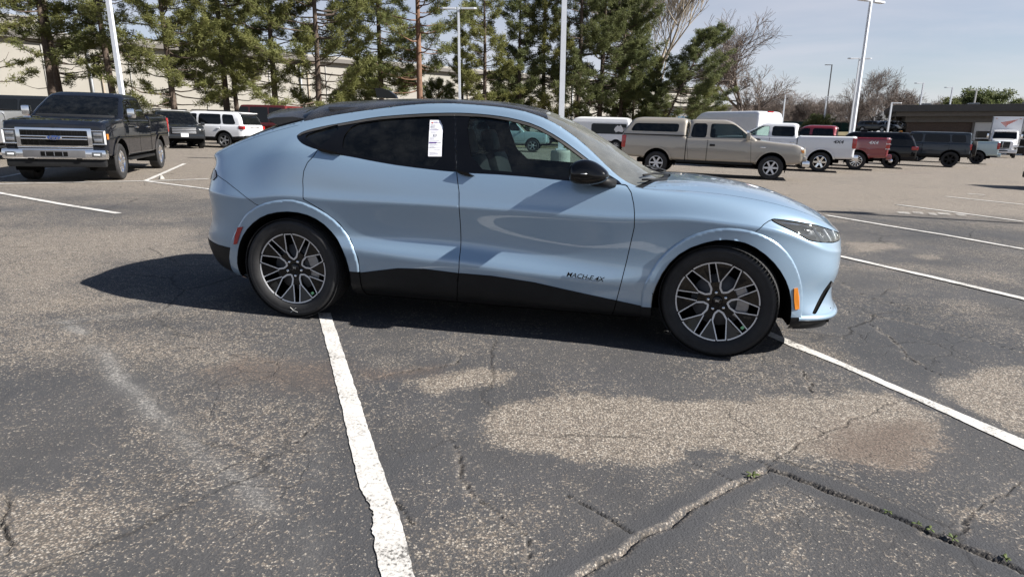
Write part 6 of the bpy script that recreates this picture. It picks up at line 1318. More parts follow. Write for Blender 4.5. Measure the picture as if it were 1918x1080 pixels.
def broad_meshes(seed, H, W_, n=2600, leaf=.22):
    rg = np.random.RandomState(seed); m = MB(); m.tube([(0, 0, 0), (.1, 0, H * .4), (0, .1, H * .9)], [.02 * H, .015 * H, .01], 7)
    cl = [(rg.normal(0, .30, 3) * np.array([W_, W_, H * .55]) + np.array([0, 0, H * .58]), rg.uniform(.14, .26) * W_) for _ in range(34)]
    for c, _ in cl[::2]: m.tube([(0, 0, H * .35), tuple(c * np.array([.5, .5, .8])), tuple(c)], [.05, .03, .012], 4, False)
    C = []
    for _ in range(n): c, r = cl[rg.randint(len(cl))]; v = rg.normal(0, 1, 3); v /= np.linalg.norm(v); C.append(c + v * r * rg.uniform(.55, 1.1) * np.array([1.25, 1.25, .8]))
    C = np.array(C); C = C[C[:, 2] > H * .06]; K = 7; k = len(C); dirs = rg.normal(0, 1, (k, K, 3)); dirs[..., 2] += .3; dirs /= np.linalg.norm(dirs, axis=2, keepdims=True); side = np.cross(dirs, rg.normal(0, 1, (k, K, 3))); side /= np.linalg.norm(side, axis=2, keepdims=True)
    c = C[:, None] + rg.normal(0, .12, (k, K, 3)); ln = leaf * rg.uniform(.6, 1.3, (k, K, 1)); V = np.stack([c - side * .03, c + side * .03, c + dirs * ln + side * .05, c + dirs * ln - side * .05], 2).reshape(-1, 3)
    return mesh_data('trunk', m.V, m.F), mesh_data('crown', V, np.arange(len(V)).reshape(-1, 4), False)
_TM = {}
def tree(name, label, px, D, variant, scale=1.0, rz=0.0, group=None, bark='bark', leaf='needles', cat='tree', z=None):
    x, y, z0 = gat(px, D); tm, cm = _TM[variant]
    t = empty(name, Matrix.Translation((x, y, (z0 if z is None else z) - .15)) @ Matrix.Rotation(rz, 4, 'Z') @ Matrix.Scale(scale, 4), label, cat, group)
    for nm, me, mt in (('trunk', tm, bark), ('crown', cm, leaf)):
        o = bpy.data.objects.new(nm, me); COL.objects.link(o); o.parent = t
        if not len(me.materials): me.materials.append(MATS[mt])
        o.material_slots[0].link = 'OBJECT'; o.material_slots[0].material = MATS[mt]
    return t
# ---- buildings
def brick_mat():
    m, t, b = nodes_mat('dark_brick'); o = objco(t); br = N(t, 'ShaderNodeTexBrick', {'Vector': N(t, 'ShaderNodeMapping', {'Vector': o, 'Rotation': (R(90), 0, 0)}).outputs[0], 'Color1': (0.062, 0.042, 0.034, 1), 'Color2': (0.085, 0.060, 0.048, 1), 'Mortar': (0.10, 0.09, 0.08, 1), 'Scale': 4.0, 'Mortar Size': 0.015})
    t.links.new(br.outputs['Color'], b.inputs['Base Color']); b.inputs['Roughness'].default_value = 0.9
brick_mat()
simple('stucco_cream', (0.30, 0.285, 0.255), 0.9, var=0.05, scale=.5, bump=0.1, bscale=12); simple('stucco_pink', (0.50, 0.40, 0.33), 0.9, var=0.05, scale=.6); simple('roof_edge', (0.13, 0.12, 0.11), 0.8, var=0.1); simple('fascia_dark', (0.060, 0.058, 0.056), 0.7, var=0.1, scale=2); simple('fascia_grey', (0.115, 0.108, 0.10), 0.8, var=0.1, scale=2)
simple('screen_green', (0.018, 0.055, 0.040), 0.9, var=0.25, scale=1.5); simple('screen_grey', (0.17, 0.17, 0.165), 0.9, var=0.2, scale=1.2); simple('grass_dry', (0.20, 0.17, 0.10), 0.95, var=0.3, scale=1.2, bump=0.4, bscale=9); simple('door_white', (0.55, 0.56, 0.56), 0.5, var=0.04); simple('sign_blue', (0.05, 0.25, 0.50), 0.5); simple('wall_white', (0.36, 0.355, 0.34), 0.85, var=0.05); simple('steel_grey', (0.25, 0.26, 0.27), 0.5, .4, var=.1)
def wall_run(a, b, h, z0a, z0b, th=6.0):
    """vertical wall box from plan point a to b, thickness away from the camera"""
    a = Vector(a); b = Vector(b); d = (b - a).normalized(); n = Vector((-d.y, d.x))
    if n.y < 0: n = -n
    P = [a, b, b + n * th, a + n * th]; V = [(p.x, p.y, z) for p, z in zip(P, (z0a, z0b, z0b, z0a))] + [(p.x, p.y, h) for p in P]
    return V, [(0, 1, 5, 4), (1, 2, 6, 5), (2, 3, 7, 6), (3, 0, 4, 7), (4, 5, 6, 7)]
def warehouse():
    a = at(-160, 242, 58).xy; b = at(1335, 242, 150).xy; d = (b - a).normalized(); n = Vector((d.y, -d.x)); L_ = (b - a).length
    t = empty('warehouse', Matrix.Translation((a.x, a.y, 0)) @ Matrix.Rotation(math.atan2(d.y, d.x), 4, 'Z'), 'long cream warehouse with flat roof standing behind the row of pines', 'building')
    H = 9.7
    MB().box((L_ / 2, 15, H / 2 - 2.5), (L_, 30, H + 5)).build('wall', 'stucco_cream', t)
    MB().box((L_ / 2, 14.8, H + .25), (L_ + .8, 30.9, .5), bev=.03).build('roof_edge', 'roof_edge', t)
    MB().box((L_ / 2, 17, H + .9), (L_ - 3, 26, .8)).build('parapet', 'stucco_cream', t)
    MB().box((9, 8, H + 1.8), (4.5, 4, 2.2), bev=.04).build('roof_unit', 'stucco_cream', t)
    k = 3.0
    while k < L_: MB().box((k, -.06, H / 2), (.10, .1, H)).build('panel_joint', 'wall_white', t); k += 7.5
    for k in (14.3, 37, 63, 88): 
        MB().tube([(k, -.16, -1), (k, -.16, H + .1)], .13, 8).build('downpipe', 'steel_grey', t, smooth=True); MB().tube([(k + 1.0, -.12, -1), (k + 1.0, -.12, H - 1.2)], .10, 8).build('downpipe', 'bark_grey', t, smooth=True)
    k = 0.5
    for x in (20.5, 45, 72): MB().box((x, -.03, 1.3), (4, .08, 3.6)).build('dock_door', 'wall_white', t)
    return t
def screen_fence(name, label, A_, B_, h, mat, post='pole_dark', gap=3.0, zoff=0.0, cat='fence'):
    a = Vector(A_[:2]); b = Vector(B_[:2]); L_ = (b - a).length; d = (b - a).normalized(); t = empty(name, Matrix.Translation((a.x, a.y, gz(a.x, a.y) + zoff)) @ Matrix.Rotation(math.atan2(d.y, d.x), 4, 'Z'), label, cat); dz = (gz(b.x, b.y) - gz(a.x, a.y)) / L_
    n = int(L_ / gap)
    for i in range(n + 1): MB().tube([(i * gap, 0, i * gap * dz - .3), (i * gap, 0, i * gap * dz + h + .15)], .04, 6).build('post', post, t)
    for i in range(n):
        m = MB(); x0, x1 = i * gap + .03, (i + 1) * gap - .03; S = 6
        V = [(x0 + (x1 - x0) * k / S, .05 * math.sin(k * 2.1 + i), (x0 + (x1 - x0) * k / S) * dz + zz) for zz in (.08, h) for k in range(S + 1)] 
        V += [(v[0], v[1] + .02, v[2]) for v in V]; o = 2 * (S + 1)
        F = [(k, k + 1, S + 2 + k, S + 1 + k) for k in range(S)] + [(o + k, o + S + 1 + k, o + S + 2 + k, o + k + 1) for k in range(S)] + [(S + 1 + k, S + 2 + k, o + S + 2 + k, o + S + 1 + k) for k in range(S)]
        m.add(V, F); m.build('screen_panel', mat, t, smooth=True)
    MB().tube([(0, 0, h + .06), (n * gap, 0, n * gap * dz + h + .06)], .025, 6).build('top_rail', post, t)
    return t
def brown_building():
    a = at(1697, 242, 84).xy; L_ = 40.0; zg = -4.5
    t = empty('brown_building', Matrix.Translation((a.x, a.y, 0)) @ Matrix.Rotation(R(-27), 4, 'Z'), 'low brown brick service building with deep flat eaves at right', 'building'); He = 4.75
    MB().box((L_ / 2, 8, (1.1 + zg) / 2 + 1.0), (L_, 16, He - zg - 1.2)).build('wall', 'dark_brick', t)
    MB().box((L_ / 2 - .2, 7.3, He - .42), (L_ + 3.4, 19, .85), bev=.04).build('roof_fascia', 'fascia_dark', t); MB().box((L_ / 2 - .2, 7.4, He - 1.12), (L_ + 2.6, 17.8, .55), bev=.03).build('soffit', 'fascia_grey', t); MB().box((L_ / 2, 7.8, He - 1.75), (L_ + .5, 16.4, .75), bev=.03).build('lintel_band', 'fascia_grey', t)
    dx = 7.4; d = MB().box((dx + 2.6, -.05, .35), (5.4, .12, 5.0), bev=.02).build('bay_door', 'door_white', t)
    for k in range(3):
        for j in range(3): MB().box((dx + 1.0 + k * 1.75, -.13, -.75 + j * .95), (1.6, .05, .8), bev=.01).build('pane', 'veh_glass', d)
    MB().box((dx - .2, -.1, .3), (.25, .3, 5.2), bev=.02).build('door_frame', 'fascia_grey', t); MB().box((dx - 1.3, -.15, 1.25), (.25, .25, .25), bev=.04).build('wall_lamp', 'wall_white', t); MB().box((4.0, -.15, 2.75), (.25, .25, .25), bev=.04).build('wall_lamp', 'wall_white', t)
    MB().tube([(-1.6, -1.6, He - .9), (-1.5, -1.4, He - 1.7), (-.8, -.6, He - 2.6), (-.1, -.15, He - 3.0)], .07, 8).build('downpipe', 'fascia_dark', t, smooth=True)
    for k in (2.5, 8, 14): MB().box((k, 8, He + .25), (1.2, 1.5, .5), bev=.05).build('roof_unit', 'steel_grey', t)
    return t
def semi_truck(M):
    t = empty('semi_truck', M, 'white conventional box truck with red wing logo above its cab', 'truck')
    pbox(t, 'cargo_box', 'paint_white', (-3.5, 0, 2.55), (7.6, 2.55, 2.75), .04); pbox(t, 'box_nose', 'paint_white', (.36, 0, 2.62), (.16, 2.45, 2.55), .05)
    for s in (1, -1): pbox(t, 'box_corner', 'steel_grey', (.40, s * 1.22, 2.6), (.12, .1, 2.6), .02)
    pbox(t, 'chassis', 'deep_black', (-1.5, 0, .85), (9.5, 1.0, .3), .03)
    lv = [(1.05, 2.35, .75, 1.10, .1), (1.75, 2.30, .75, 1.08, .1), (2.45, 1.95, .78, 1.0, .12), (2.62, 1.75, .82, .94, .15)]
    greenhouse(t, 'cab', lv, 'paint_white', [[(2.1, 1.78), (1.92, 2.40), (1.05, 2.40), (1.05, 1.75)]], [(-.1, 1.80), (.95, 1.80), (.88, 2.42), (-.1, 2.45)], None)
    st = [(3.85, .78, .85, 1.52), (3.75, .86, .75, 1.60), (3.3, .95, .7, 1.68), (2.6, 1.02, .7, 1.78), (2.1, 1.05, .7, 1.80)]
    hull(t, 'hood', st, 'paint_white', [(2.85, .52, .58)], [], wt_in=.18, nose=.06, round_top=.08)
    g = pbox(t, 'grille', 'matte_black', (3.90, 0, 1.22), (.08, 1.10, .62), .04); pbox(g, 'grille_bar', 'chrome', (3.95, 0, 1.22), (.03, .035, .62), .008)
    for k in range(7): pbox(g, 'grille_slat', 'steel_grey', (3.945, 0, .97 + k * .083), (.012, 1.04, .012), 0)
    b = pbox(t, 'front_bumper', 'paint_white', (3.98, 0, .62), (.28, 2.35, .34), .07); pbox(b, 'intake', 'deep_black', (4.125, 0, .66), (.02, .95, .1), .01)
    for s in (1, -1):
        pbox(t, 'fender', 'paint_white', (3.15, s * 1.06, 1.16), (1.25, .26, .22), .09); pbox(t, 'headlamp', 'white_lens', (3.72, s * .95, 1.12), (.16, .3, .22), .05); pbox(t, 'side_mirror', 'chrome', (2.45, s * 1.32, 2.05), (.12, .16, .42), .04); pbox(t, 'mirror_arm', 'matte_black', (2.35, s * 1.18, 2.2), (.05, .3, .04), .01); pbox(t, 'fuel_tank', 'steel_grey', (.9, s * .95, .72), (1.2, .5, .5), .12)
        road_wheel(t, (2.85, s * 1.0, .5), .5, .29, .28, W6, s); road_wheel(t, (-5.0, s * 1.0, .5), .5, .29, .45, W6, s)
    pbox(t, 'roof_visor', 'paint_white', (2.0, 0, 2.58), (.3, 1.9, .06), .02)
    w = MB()
    for k in range(6): z = 3.50 - k * .085; w.prism([(-.55 + k * .10, z - .14), (.75 - k * .17, z + .16 - k * .03), (.70 - k * .17, z + .09 - k * .03), (-.52 + k * .10, z - .20)], .445, .452, 'x')
    w.build('wing_logo', 'decal_red', t); pbox(t, 'marker_light', 'amber_lens', (.46, .95, 3.75), (.03, .16, .05), .01); pbox(t, 'marker_light', 'amber_lens', (.46, -.95, 3.75), (.03, .16, .05), .01)
    return t
def weed(label, x, y, s, seed):
    rg = random.Random(seed); t = empty('weed', Matrix.Translation((x, y, gz(x, y) - .012)), label, 'weed', 'weeds growing in the crack')
    for k in range(rg.randint(5, 8)):
        a = rg.uniform(0, 6.28); L_ = s * rg.uniform(.6, 1.1); w = L_ * rg.uniform(.25, .4); e = rg.uniform(.25, .9); c, q = math.cos(a), math.sin(a); V = []
        for u, ww in ((0, .15), (.35, .8), (.7, 1.0), (1.0, .1)):
            z = L_ * (math.sin(e) * u - .35 * u * u) + .012; r_ = L_ * math.cos(e) * u
            for sgn in (-1, 0, 1): V.append((c * r_ - q * sgn * w * ww * .5, q * r_ + c * sgn * w * ww * .5, z + (.0 if sgn else -.12 * w * ww)))
        F = [(3 * i + j, 3 * i + j + 1, 3 * i + 4 + j, 3 * i + 3 + j) for i in range(3) for j in range(2)]
        o = mobj('leaf', V, F, 'weed_leaf', t); sm = o.modifiers.new('t', 'SOLIDIFY'); sm.thickness = .0012
    return t
# ================================================================ assemble
LOT = ground()
crossover()
A = math.atan2
# ---- vehicles, left to right
pickup('navy_pickup', 'dark navy crew cab pickup with chrome grille facing the camera at left', place(-8.85, 14.2, A(-.957, .29), .93, 3.69) @ Matrix.Diagonal((1, .95, .985, 1)), 'paint_navy', style=W6C, gl='glass_mid')
pickup('silver_pickup', 'silver white pickup cut off by the left edge beside the navy pickup', place(-14.05, 16.2, A(-.93, .36), .93, 3.69), 'paint_silver', style=W6C)
suv('charcoal_boxy_suv', 'dark boxy suv behind the chrome mirror of the navy pickup', place(-17.6, 22.6, A(-.05, 1), -.9, 0), 'paint_charcoal', boxy=True, top=1.98, belt=1.25, hood_z=1.22, wr=.41, zb=.55, rear_rake=.1, ws=.4, style=WBLK)
suv('dark_grey_crossover', 'dark grey crossover with barred grille just behind the navy pickup bed', place(-15.2, 29.3, A(-.80, .60), 0, 3.72), 'paint_charcoal', wb=2.82, fo=.9, ro=.95, belt=1.06, top=1.70, front='bars', style=W10, rear_rake=.45, ws=.85, clad='matte_black', glf='glass_mid')
suv('white_wagon_suv', 'white suv showing only roof and windshield above the dark grey crossover', place(-18.9, 36.2, A(-.75, .66), 0, 2.8), 'paint_white', wb=2.8, top=1.80, belt=1.1, style=W10, gl='glass_mid', glf='glass_mid', rails=True)
suv('white_suv', 'white three row suv with red tail lamp seen from behind its left side', place(-14.32, 31.44, A(.158, -.986), .93, 0), 'paint_white', wb=3.02, fo=.9, ro=1.05, style=W5, rails=True, rear_rake=.34)
suv('maroon_suv', 'dark red boxy suv between the white suv and the blue crossover spoiler', place(-13.4, 35.2, A(.28, -.96), .9, 0), 'paint_maroon', boxy=True, wb=2.95, top=2.2, belt=1.22, hood_z=1.2, wr=.41, zb=.52, rear_rake=.1, ws=.4, style=WBLK, roof_mat='paint_maroon')
suv('pale_blue_suv', 'pale blue off road suv seen through the front windows of the blue crossover', place(1.18, 38.24, A(-.1, 1), -.9, 2.79), 'paint_ice', wb=2.79, fo=.85, ro=1.0, belt=1.18, top=1.82, hood_z=1.15, zb=.52, wr=.39, style=W6, boxy=True, ws=.55, rear_rake=.2, clad='paint_ice')
VAN = van('white_passenger_van', 'white van with black lower half and dog logo on its dark rear window', place(7.62, 47.0, A(.30, -.95), .95, 0), L_=5.7, wb=3.6, top=2.35, belt=1.05, zw=(1.12, 1.9), win=((1.9, -.72),))
_w = MB(); _w.prism([(-.30, -.24), (-.34, -.05), (-.22, .16), (-.12, .28), (-.02, .16), (.10, .24), (.24, .12), (.34, -.06), (.20, -.26), (.0, -.18)], 0, .01); _o = _w.build('logo', 'decal_white', VAN); _o.location = (-.15, .975, 1.55)
for _k, (_a, _b) in enumerate(((.40, .30), (.30, .18), (.46, .06))): pbox(VAN, 'logo_line', 'decal_white', (-.62 + .1 * _k, .985, 1.60 - .09 * _k), (_a, .008, .03), 0)
van('distant_white_van', 'small white van partly hidden by the blue crossover windshield', place(5.6, 52.5, A(.30, -.95), .95, 0), L_=5.2, wb=3.3, top=2.2, belt=1.2, win=((1.2, .2),))
pickup('tan_pickup', 'tan extended cab pickup with matching bed canopy seen from its right side', place(4.95, 21.75, A(-.348, .937), -.9, 0), 'paint_tan', cab='super', front='old', style=W6D, canopy=True, wb=3.68, gl='glass_mid')
HV = van('high_roof_van', 'white high roof van with red brake light behind the tan pickup', place(14.5, 36.0, A(.911, -.387), 0, -.95), L_=6.6, wb=3.75, top=2.72, belt=1.3, high=True, clad='paint_white')
pickup('white_pickup', 'white pickup with dark 4X4 decal parked beyond the nose of the tan pickup', place(12.72, 26.09, A(.44, -.898), .93, 0), 'paint_white', decal=('4X4', 'decal_dark'), style=W6C, gl='glass_pale')
pickup('red_pickup', 'dark red pickup with white 4X4 decal and white ringed tail lamp', place(15.70, 28.81, A(.50, -.866), .93, 0), 'paint_red', decal=('4X4', 'decal_white'), style=W12, chrome=False, tail_trim=True)
PX_ = suv('black_patrol_suv', 'black patrol suv with roof light bar parked right of the red pickup', place(18.86, 31.45, A(.48, -.877), .93, 0), 'paint_black', wb=3.02, style=WBLK, rear_rake=.40, rails=False)
pbox(PX_, 'light_bar', 'matte_black', (1.35, 0, 1.80), (.3, 1.2, .09), .03); pbox(PX_, 'rear_light_bar', 'orange_lens', (-.25, 0, 1.80), (.12, 1.1, .06), .02); lettering(PX_, 'EMERGENCY', .085, 'gold', SIDE_L(.32, .99, .92)); MB().lathe([(0, -.16), (.09, -.15), (.10, -.13)], 18, M=Matrix.Translation((0, .97, .37)) @ Matrix.Rotation(math.pi, 4, 'Z')).build('hub_cap', 'chrome', PX_, smooth=True)
suv('slate_boxy_suv', 'slate grey boxy suv with black tyre mounted on its tailgate', place(24.2, 34.9, A(.57, -.82), .95, 0), 'paint_slate', boxy=True, wb=2.95, fo=.75, ro=.85, belt=1.28, top=1.88, hood_z=1.27, wr=.42, zb=.56, rear_rake=.08, ws=.35, style=WBLK, spare=True, gl='veh_glass')
pickup('teal_pickup', 'pale teal pickup with only its rear end showing behind the slate suv', place(30.4, 41.3, A(.60, -.80), .93, 0), 'paint_ice', wb=3.3, bed_over=1.05, chrome=False, style=WBLK)
semi_truck(car_matrix(49.5, 64.0, R(-128)))
suv('silver_car', 'grey car of which only the bumper shows at the right edge', place(17.2, 20.0, R(0), 0, -.95), 'paint_silver', wb=2.75, top=1.5, belt=.98, hood_z=.95, zb=.3, wr=.33, cat='car')
for _k, (_px, _m) in enumerate(((1622, 'paint_slate'), (1645, 'paint_silver'), (1668, 'paint_white'), (1690, 'paint_charcoal'))):
    _v = at(_px, 247, 88); _s = suv('distant_car', ('far grey car at the left end of the raised lot row', 'far silver car second from the left on the raised lot', 'far white car third from the left on the raised lot', 'far dark car at the right end of the raised lot row')[_k], Matrix.Translation((_v.x, _v.y, 1.36)) @ Matrix.Rotation(R(-60), 4, 'Z'), _m, wb=2.7, top=1.48, belt=.95, hood_z=.92, zb=.3, wr=.33, ws=.8, rear_rake=.5, cat='car', group='cars on the raised lot')
# ---- light poles
light_pole('tall white pole rising behind the navy pickup, cut by the top edge', 238, 25.0, 9.3); light_pole('white pole in concrete drum seen through the blue crossover window', 1051, 19.8, 9.6, w=.165)
light_pole('slim white twin head pole above the blue crossover roof', 862, 43, 9.0, group=None); light_pole('white twin head pole behind the tan pickup canopy', 1203, 62, 9.1); light_pole('tallest white twin head pole above the patrol suv', 1598, 38.5, 8.75, yaw=.5)
light_pole('white twin head pole left of the tallest pole at right', 1592, 66, 8.6); light_pole('thin dark pole with one small lamp behind the red pickup', 1543, 110, 12.3, heads=1, mat='pole_dark', w=.16, base=False)
for _px, _py, _D, _l in ((1464, 175, 95, 'small white lamp pole before the pink building'), (1541, 181, 95, 'small white lamp pole beside the dark evergreen shrubs'), (1716, 155, 84, 'single arm pole leftmost above the brown roof'), (1771, 163, 92, 'single arm pole second along the brown roof'), (1816, 168, 92, 'single arm pole third along the brown roof'), (1663, 192, 80, 'short lamp pole left of the brown building')):
    light_pole(_l, _px, _D, at(_px, _py, _D).z, heads=1, mat='pole_white' if _px != 1816 else 'pole_grey', w=.20, base=False, yaw=0 if _px > 1700 else math.pi)
# ---- trees
for _i, (_sd, _H, _c0, _sp, _nb, _d) in enumerate(((1, 17, 3.4, 3.7, 84, 1.0), (2, 16, 1.9, 4.6, 110, 1.2), (3, 15, 2.4, 3.1, 86, 1.0), (4, 18, 4.6, 3.3, 70, .8), (5, 14, 1.3, 3.4, 95, 1.2), (6, 13.5, 2.2, 2.5, 84, 1.0))): _TM['p%d' % _i] = pine_meshes(_sd, _H, _c0, _sp, _nb, 0, _d)
_TM['lean'] = pine_meshes(17, 10.8, 2.6, 3.9, 90, .42, 1.25, .35); _TM['low'] = pine_meshes(23, 5.5, .5, 2.6, 50, 0, 1.2)
_TM['b0'] = bare_meshes(31, 26, .34, 5, .013, 1.3, .35, (2, 3), .02); _TM['b1'] = bare_meshes(32, 10, .42, 5, .022, .6); _TM['b2'] = bare_meshes(33, 9, .46, 5, .02, .5, .1); _TM['b3'] = bare_meshes(36, 9, .44, 5, .02, .45, .1); _TM['ev'] = broad_meshes(41, 6.5, 4.3, 2600, .30)
PG = 'pines along the warehouse'
for _n, (_px, _D, _v, _s, _r, _l, _lf) in enumerate((
    (-22, 41, 'p0', .95, .3, 'pine at the far left edge with boughs over the silver pickup', 'needles'), (106, 44, 'p3', 1.0, 1.0, 'tall pine with bare lower trunk, left of a close pair', 'needles'), (125, 46, 'p0', 1.02, 2.0, 'tall pine with bare lower trunk, right of a close pair', 'needles'),
    (224, 46, 'p3', .98, 3.1, 'sparse pine with dead limbs beside the tall white pole', 'needles'), (332, 43, 'p1', .95, .4, 'broad pine with forked limbs above the dark grey crossover', 'needles'), (428, 49, 'p0', 1.05, 4.4, 'tall pine between the broad pine and the white suv', 'needles'),
    (448, 54, 'p2', 1.0, 1.4, 'thin pine standing just behind the white suv', 'needles'), (519, 47, 'p0', .98, 5.2, 'straight pine above the maroon suv', 'needles'), (598, 45, 'p1', 1.05, 2.3, 'densest broad pine above the blue crossover spoiler', 'needles'),
    (717, 50, 'p2', 1.12, .2, 'slender pine over the antenna fin of the blue crossover', 'needles'), (787, 47, 'p0', 1.05, 3.6, 'pine with reddish trunk left of the slim twin head pole', 'needles'), (905, 50, 'p5', 1.0, 1.1, 'pointed pine right of the slim twin head pole', 'needles'), (868, 58, 'p2', .62, 2.9, 'short thin pine behind the slim twin head pole', 'needles'),
    (952, 60, 'low', 1.2, .3, 'low bushy pine between the slim pole and the thick pole', 'needles_dark'), (976, 52, 'p5', .98, 4.0, 'narrow pointed pine, first left of the thick pole', 'needles_dark'), (1018, 53, 'p2', 1.0, 2.5, 'open topped pine touching the thick white pole', 'needles'), (1080, 52, 'p2', 1.12, 5.0, 'pine just right of the thick white pole', 'needles_dark'),
    (1120, 54, 'p1', 1.08, .9, 'tall dense pine in the middle of the dark clump', 'needles_dark'), (1158, 55, 'p4', .98, 3.3, 'dense pine at the right end of the dark clump', 'needles_dark'), (1185, 57, 'p4', .74, 1.9, 'shorter dense pine above the white passenger van', 'needles_dark'), (1232, 52, 'lean', .86, .12, 'pine leaning right over the tan pickup canopy', 'needles_dark'), (1222, 54, 'p4', .52, 4.4, 'small brownish pine at the foot of the leaning pine', 'needles'), (1318, 60, 'low', 1.0, 2.2, 'low bushy pine behind the tan pickup cab', 'needles'), (690, 56, 'low', 1.1, 1.2, 'low bushy pine under the slender pine', 'needles'), (820, 55, 'low', .9, 4.2, 'low bushy pine beside the reddish trunk', 'needles'))):
    tree('pine_tree', _l, _px, _D, _v, _s, _r, PG, 'bark_red' if _px == 787 else 'bark', _lf)
tree('bare_cottonwood', 'tall leafless cottonwood rising behind the dark pine clump', 1222, 76, 'b0', 1.0, .5, None, 'bark_grey', 'bark_grey'); tree('bare_cottonwood', 'second leafless cottonwood left of the tallest bare one', 1165, 84, 'b0', 1.0, 2.6, None, 'bark_grey', 'bark_grey')
tree('bare_tree', 'round leafless tree right of the leaning pine', 1385, 66, 'b1', 1.35, .4, None, 'bark_twig', 'bark_twig')
for _k, (_px, _D, _v, _s, _l) in enumerate(((1430, 105, 'b2', 1.0, 'leafless tree left of the pink building'), (1485, 122, 'b3', 1.25, 'leafless tree behind the pink building'), (1515, 118, 'b2', 1.2, 'leafless tree behind the dark evergreen shrubs'), (1566, 112, 'b3', 1.0, 'leafless tree right of the dark evergreen shrubs'), (1600, 120, 'b2', 1.2, 'leafless tree behind the two tall poles'), (1645, 92, 'b3', 1.42, 'largest leafless tree right of the tallest pole'), (1668, 104, 'b2', 1.35, 'leafless tree beside the brown building corner'), (1700, 118, 'b3', 1.1, 'leafless tree above the left end of the brown roof'), (1760, 120, 'b2', 1.3, 'pale leafless tree above the brown roof'), (1895, 122, 'b3', 1.25, 'leafless tree at the right edge above the brown roof'), (1455, 128, 'b3', 1.2, 'leafless tree behind the small lamp pole'), (1540, 130, 'b2', 1.3, 'leafless tree behind the thin dark pole'))):
    tree('bare_tree', _l, _px, _D, _v, _s, _k * 1.3, 'leafless trees at the far edge', 'bark_twig', 'bark_twig')
tree('evergreen_tree', 'rounded evergreen rising above the brown roof', 1842, 96, 'ev', 1.2, .3, None, 'bark', 'needles_dark', z=.6); tree('evergreen_tree', 'dark evergreen shrubs before the green screen', 1532, 96, 'ev', .80, 2.0, None, 'bark', 'needles_dark'); tree('evergreen_tree', 'smaller evergreen left of the rounded one on the brown roofline', 1787, 104, 'ev', 1.05, 4.0, None, 'bark', 'needles_dark', z=.8); tree('evergreen_tree', 'far evergreen peeking over the left end of the brown roof', 1690, 108, 'ev', 1.0, 1.0, None, 'bark', 'needles_dark', z=.2)
# ---- buildings, fences, ground beyond the lot
warehouse(); brown_building()
_a = at(1385, 242, 130); _b = at(1502, 242, 130); _t = empty('pink_building', Matrix.Translation((_a.x, _a.y, 0)), 'plain pink stucco building far behind the white pickup', 'building'); _w = _b.x - _a.x
MB().box((_w / 2, 6, 1.4), (_w, 12, 10.2)).build('wall', 'stucco_pink', _t); MB().box((_w / 2, 5.95, 6.55), (_w + .3, 12.3, .25), bev=.03).build('parapet_cap', 'wall_white', _t); MB().box((_w * .62, -.06, 4.3), (.6, .1, 1.0), bev=.05).build('wall_sign', 'fascia_dark', _t); MB().box((_w * .83, -.06, 5.9), (.25, .2, .25), bev=.05).build('wall_lamp', 'fascia_dark', _t)
_a = at(1236, 242, 100); _t = empty('white_building', Matrix.Translation((_a.x, _a.y, 0)), 'white building end with blue sign letters glimpsed under the leaning pine', 'building'); MB().box((5.5, 5, 1.6), (11, 10, 6.4)).build('wall', 'wall_white', _t); lettering(_t, 'Vivax', 2.3, 'sign_blue', Matrix.Translation((2.6, -.06, 3.15)) @ Matrix.Rotation(R(90), 4, 'X'), 'sign_lettering', ext=.03); MB().box((5.5, 4.9, 4.9), (11.3, 10.4, .3), bev=.03).build('roof_edge', 'fascia_grey', _t)
screen_fence('screened_fence', 'chain fence with grey screen along the foot of the warehouse', gat(-140, 52), gat(1330, 88), 2.0, 'screen_grey'); screen_fence('green_screen_fence', 'fence with dark green privacy screen behind the red pickup', gat(1455, 100), gat(1640, 92), 3.6, 'screen_green')
def strip(name, pts, mat, dz, far=None):
    V = [(x, y, gz(x, y) + dz) for x, y in pts]; o = mobj(name, V, [tuple(range(len(V)))], mat, smooth=False); o['kind'] = 'structure'; return o
strip('grass_verge', [gat(-400, 41)[:2], gat(1340, 48)[:2], gat(1340, 92)[:2], gat(-400, 60)[:2]], 'grass_dry', .04)
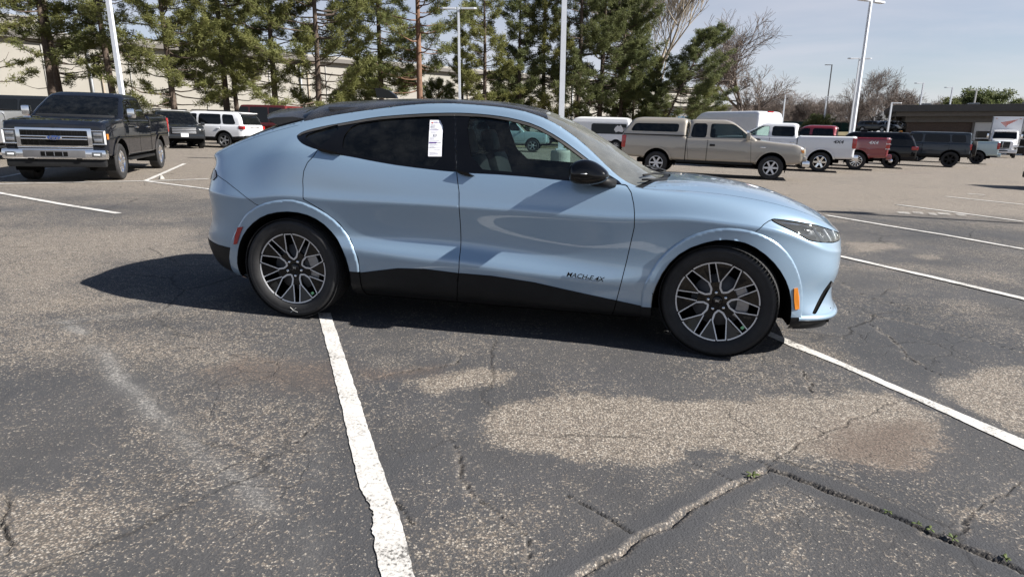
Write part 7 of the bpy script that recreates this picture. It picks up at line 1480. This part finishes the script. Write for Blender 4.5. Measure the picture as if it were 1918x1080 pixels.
_q = [at(1560, 242, 84), at(1720, 242, 84), at(1720, 242, 104), at(1560, 242, 104)]; _o = mobj('raised_lot', [(v.x, v.y - (0 if z > 0 else 2.5 * (i < 2)), z) for z in (1.35, -4) for i, v in enumerate(_q)], [(0, 1, 2, 3), (4, 5, 1, 0), (5, 6, 2, 1), (7, 4, 0, 3)], 'grass_dry', smooth=False); _o['kind'] = 'structure'
light_pole('white pole out of frame at right that throws the long thin shadow', 0, 0, 8.3, at_xy=(17.0, 9.15), group=None)
# ---- small things on the ground
for _k, (_x, _y, _l) in enumerate(((7.62, 12.05, .35), (7.95, 12.1, .3), (8.2, 12.0, .22), (8.45, 12.1, .35), (8.75, 12.0, .25))):
    for _j in range(2): _v = [(_x + .10 * _j - .05 + a, _y + .18 * _j + b) for a, b in ((0, 0), (_l * .6, -.03), (_l * .6, .05), (0, .07))]; mobj('painted_mark', [(a, b, gz(a, b) + .012) for a, b in _v], [(0, 1, 2, 3)], 'line_paint', LOT, smooth=False)
for _k, (_px, _l, _s) in enumerate((((1409, 889), 'green weed where the two wide cracks nearly meet', .036), ((1664, 957), 'tiny weed first along the dark crack', .028), ((1718, 980), 'small weed second along the dark crack', .026), ((1742, 990), 'larger weed third along the dark crack', .032), ((1785, 1008), 'weed fourth along the dark crack', .028), ((1884, 1046), 'weed near the right end of the dark crack', .03))):
    _d = _F + _R * ((_px[0] - 959) / 1153.95) - _U * ((_px[1] - 540) / 1153.95); _t = -1.403 / (_d.z - GX * _d.x - GY * _d.y); weed(_l, _d.x * _t, _d.y * _t, _s, _k)
_m = MB(); _rg = random.Random(3)
_m.add([(0.16, 0, 0), (.05, .13, 0), (-.12, .1, 0), (-.16, -.05, 0), (.0, -.14, 0), (.06, 0, .13), (-.05, .03, .16), (-.03, -.05, .11)], [(0, 1, 5), (1, 6, 5), (1, 2, 6), (2, 3, 6), (3, 7, 6), (3, 4, 7), (4, 0, 5), (4, 5, 7), (5, 6, 7)])
_o = _m.build('stone', 'concrete', None); _o.scale = (.45, .45, .6); _o.location = (-8.2, 14.57, gz(-8.2, 14.57)); tag(_o, 'single tan stone lying by the painted lines at left', 'stone')
